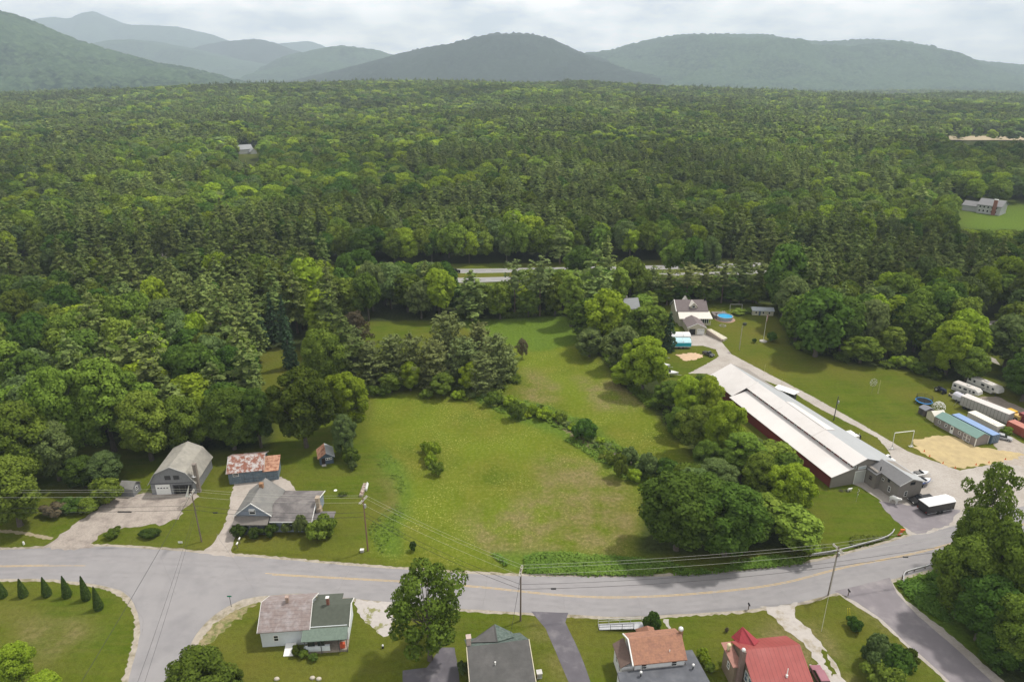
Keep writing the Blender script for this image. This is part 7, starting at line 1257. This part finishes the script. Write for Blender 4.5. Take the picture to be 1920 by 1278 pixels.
def mass(name, pts, protos, label):
    """crowns instanced on points; the last number of each point picks the crown"""
    A = np.array(pts); me = bpy.data.meshes.new(name); me.vertices.add(len(A)); me.vertices.foreach_set('co', A[:, :3].astype(np.float32).ravel())
    for k, v in (('sxy', A[:, 3]), ('sz', A[:, 4]), ('rot', A[:, 5] * 61.0)): a = me.attributes.new(k, 'FLOAT', 'POINT'); a.data.foreach_set('value', v.astype(np.float32))
    a = me.attributes.new('pick', 'INT', 'POINT'); a.data.foreach_set('value', A[:, 6].astype(np.int32))
    o = bpy.data.objects.new(name, me); COL.objects.link(o); o['kind'] = 'stuff'; o['label'] = label
    g = bpy.data.node_groups.new(name, 'GeometryNodeTree'); g.interface.new_socket('Geometry', in_out='INPUT', socket_type='NodeSocketGeometry'); g.interface.new_socket('Geometry', in_out='OUTPUT', socket_type='NodeSocketGeometry'); L = g.links.new
    gi, go = g.nodes.new('NodeGroupInput'), g.nodes.new('NodeGroupOutput'); j = g.nodes.new('GeometryNodeJoinGeometry')
    for ob in reversed(protos):
        oi = g.nodes.new('GeometryNodeObjectInfo'); oi.inputs['Object'].default_value = ob; oi.transform_space = 'ORIGINAL'; gt = g.nodes.new('GeometryNodeGeometryToInstance'); L(oi.outputs['Geometry'], gt.inputs[0]); L(gt.outputs[0], j.inputs[0])
    ip = g.nodes.new('GeometryNodeInstanceOnPoints'); L(gi.outputs[0], ip.inputs['Points']); L(j.outputs[0], ip.inputs['Instance']); ip.inputs['Pick Instance'].default_value = True
    def at(n, ty='FLOAT'): q = g.nodes.new('GeometryNodeInputNamedAttribute'); q.data_type = ty; q.inputs['Name'].default_value = n; return q.outputs['Attribute']
    L(at('pick', 'INT'), ip.inputs['Instance Index']); c1 = g.nodes.new('ShaderNodeCombineXYZ'); L(at('rot'), c1.inputs[2]); L(c1.outputs[0], ip.inputs['Rotation']); c2 = g.nodes.new('ShaderNodeCombineXYZ'); s1 = at('sxy'); L(s1, c2.inputs[0]); L(s1, c2.inputs[1]); L(at('sz'), c2.inputs[2]); L(c2.outputs[0], ip.inputs['Scale']); L(ip.outputs[0], go.inputs[0])
    o.modifiers.new('scatter', 'NODES').node_group = g; return o
def crown_of(px, py, kind, key, Rr, H, label, lod): t = plant(*G(px, py)[:2], kind, key, Rr, H, label, lod=lod); return [c for c in t.children if c.name.startswith('crown')][0]
gb = [crown_of(740 + 70 * i, 493, 'round', k, 4.6, 14 + i % 2, lab, 1) for i, (k, lab) in enumerate((('mid', 'leafy tree first behind the left end of the highway gap'), ('dark', 'dark leafy tree behind the left part of the highway gap'), ('lime', 'yellow green tree behind the highway gap'), ('grey', 'grey green tree behind the highway gap')))]
gb += [crown_of(1060 + 60 * i, 489, 'round', k, 4.6, 14 + i % 2, lab, 2) for i, (k, lab) in enumerate((('mid', 'plain leafy tree across the highway right of the tallest pine'), ('dark', 'darker leafy tree across the highway right of the tallest pine'), ('lime', 'small yellow green tree across the highway'), ('grey', 'small grey green tree across the highway')))]
gp_ = [crown_of(1330, 486, 'pine', 'pine', 4.0, 20, 'tall pine just across the highway behind the beige house', 1), crown_of(1370, 485, 'pine', 'pine', 4.0, 20, 'second tall pine across the highway behind the beige house', 2)]
for q in stuff_pts['pine']: pass
stuff_pts['pine'] = [(*q[:6], 1 if q[6] >= 4 else 0) for q in stuff_pts['pine']]
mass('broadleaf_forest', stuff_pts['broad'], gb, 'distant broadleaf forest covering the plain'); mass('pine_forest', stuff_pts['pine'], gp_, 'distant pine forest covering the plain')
print('COUNTS', COUNT, {k: len(v) for k, v in stuff_pts.items()})
# ---------------------------------------------------------------- weeds and tall grass
def tufts(name, pix, n, size, key, label, seed, h=.5):
    gp = GP(pix); A = np.array(gp); rg = np.random.default_rng(seed); P_ = rg.uniform(A.min(0), A.max(0), (n * 4, 2)); P_ = P_[inside(P_, gp)][:n]; dn = fbm(P_[:, 0], P_[:, 1], 5, seed, 3); P_ = P_[dn > .40]; m_ = len(P_); k = 5
    hh = h * (.5 + fbm(P_[:, 0], P_[:, 1], 3.5, seed + 2, 3)); C = np.repeat(np.concatenate([P_, np.zeros((m_, 1))], 1), k, 0); C[:, :2] += rg.normal(size=(m_ * k, 2)) * size * .6; C[:, 2] = rg.random(m_ * k) ** .7 * np.repeat(hh, k); N = rg.normal(size=(m_ * k, 3)) * .35 + np.array([.25, .1, 1.0]); pv = np.repeat(np.clip((fbm(P_[:, 0], P_[:, 1], 4, seed + 5, 3) - .25) * 2, 0, 1), k)
    me = leafmesh(name, quads(C, N, size * (.5 + rg.random(m_ * k)), rg), np.clip(pv * .6 + .4 * rg.random(m_ * k), 0, 1), LM[key]); o = bpy.data.objects.new(name, me); COL.objects.link(o); o['kind'] = 'stuff'; o['label'] = label; return o
tufts('undergrowth', GULLY, 3000, .30, 'weed', 'rank green weeds filling the gully', 1, .45); tufts('undergrowth', DITCH, 5000, .30, 'weed', 'dense weeds along the roadside ditch', 2, .55); tufts('undergrowth', WEEDL, 500, .2, 'weed', 'tall weeds along the mown edge', 3, .35)
tufts('undergrowth', [(1680, 1095), (1765, 1070), (1920, 1040), (1990, 1278), (1900, 1300), (1850, 1240), (1770, 1170), (1710, 1130)], 7000, .28, 'weed', 'lush weeds on the wooded bank', 4, .8)
tufts('undergrowth', [(1470, 1040), (1520, 1000), (1600, 1005), (1668, 1008), (1600, 1028), (1530, 1042)], 3000, .26, 'weed', 'pale flowering weeds behind the guardrail', 5, .7)
tufts('undergrowth', [(1110, 640), (1160, 715), (1225, 775), (1290, 850), (1335, 895), (1360, 890), (1300, 830), (1240, 760), (1170, 700), (1125, 640)], 2500, .4, 'mid', 'brush along the right edge of the meadow', 6, 1.3)
tufts('undergrowth', [(690, 728), (860, 735), (930, 750), (975, 735), (990, 700), (970, 690), (940, 735), (860, 722), (700, 715)], 2600, .4, 'mid', 'brush along the foot of the brown pines', 7, 1.3)
tufts('undergrowth', [(1470, 640), (1500, 660), (1560, 676), (1640, 694), (1700, 694), (1760, 716), (1770, 704), (1700, 682), (1640, 682), (1560, 662), (1500, 645)], 2000, .45, 'mid', 'brush along the far lawn edge', 8, 1.4)
tufts('undergrowth', [(860, 602), (1060, 592), (1100, 625), (1090, 600), (1060, 586), (860, 594)], 1500, .45, 'mid', 'brush along the far edge of the meadow', 9, 1.4)
0 and tufts('meadow_grass', MEADOW, 16000, .24, 'weed', 'scattered taller grass tufts in the meadow', 10, .18)
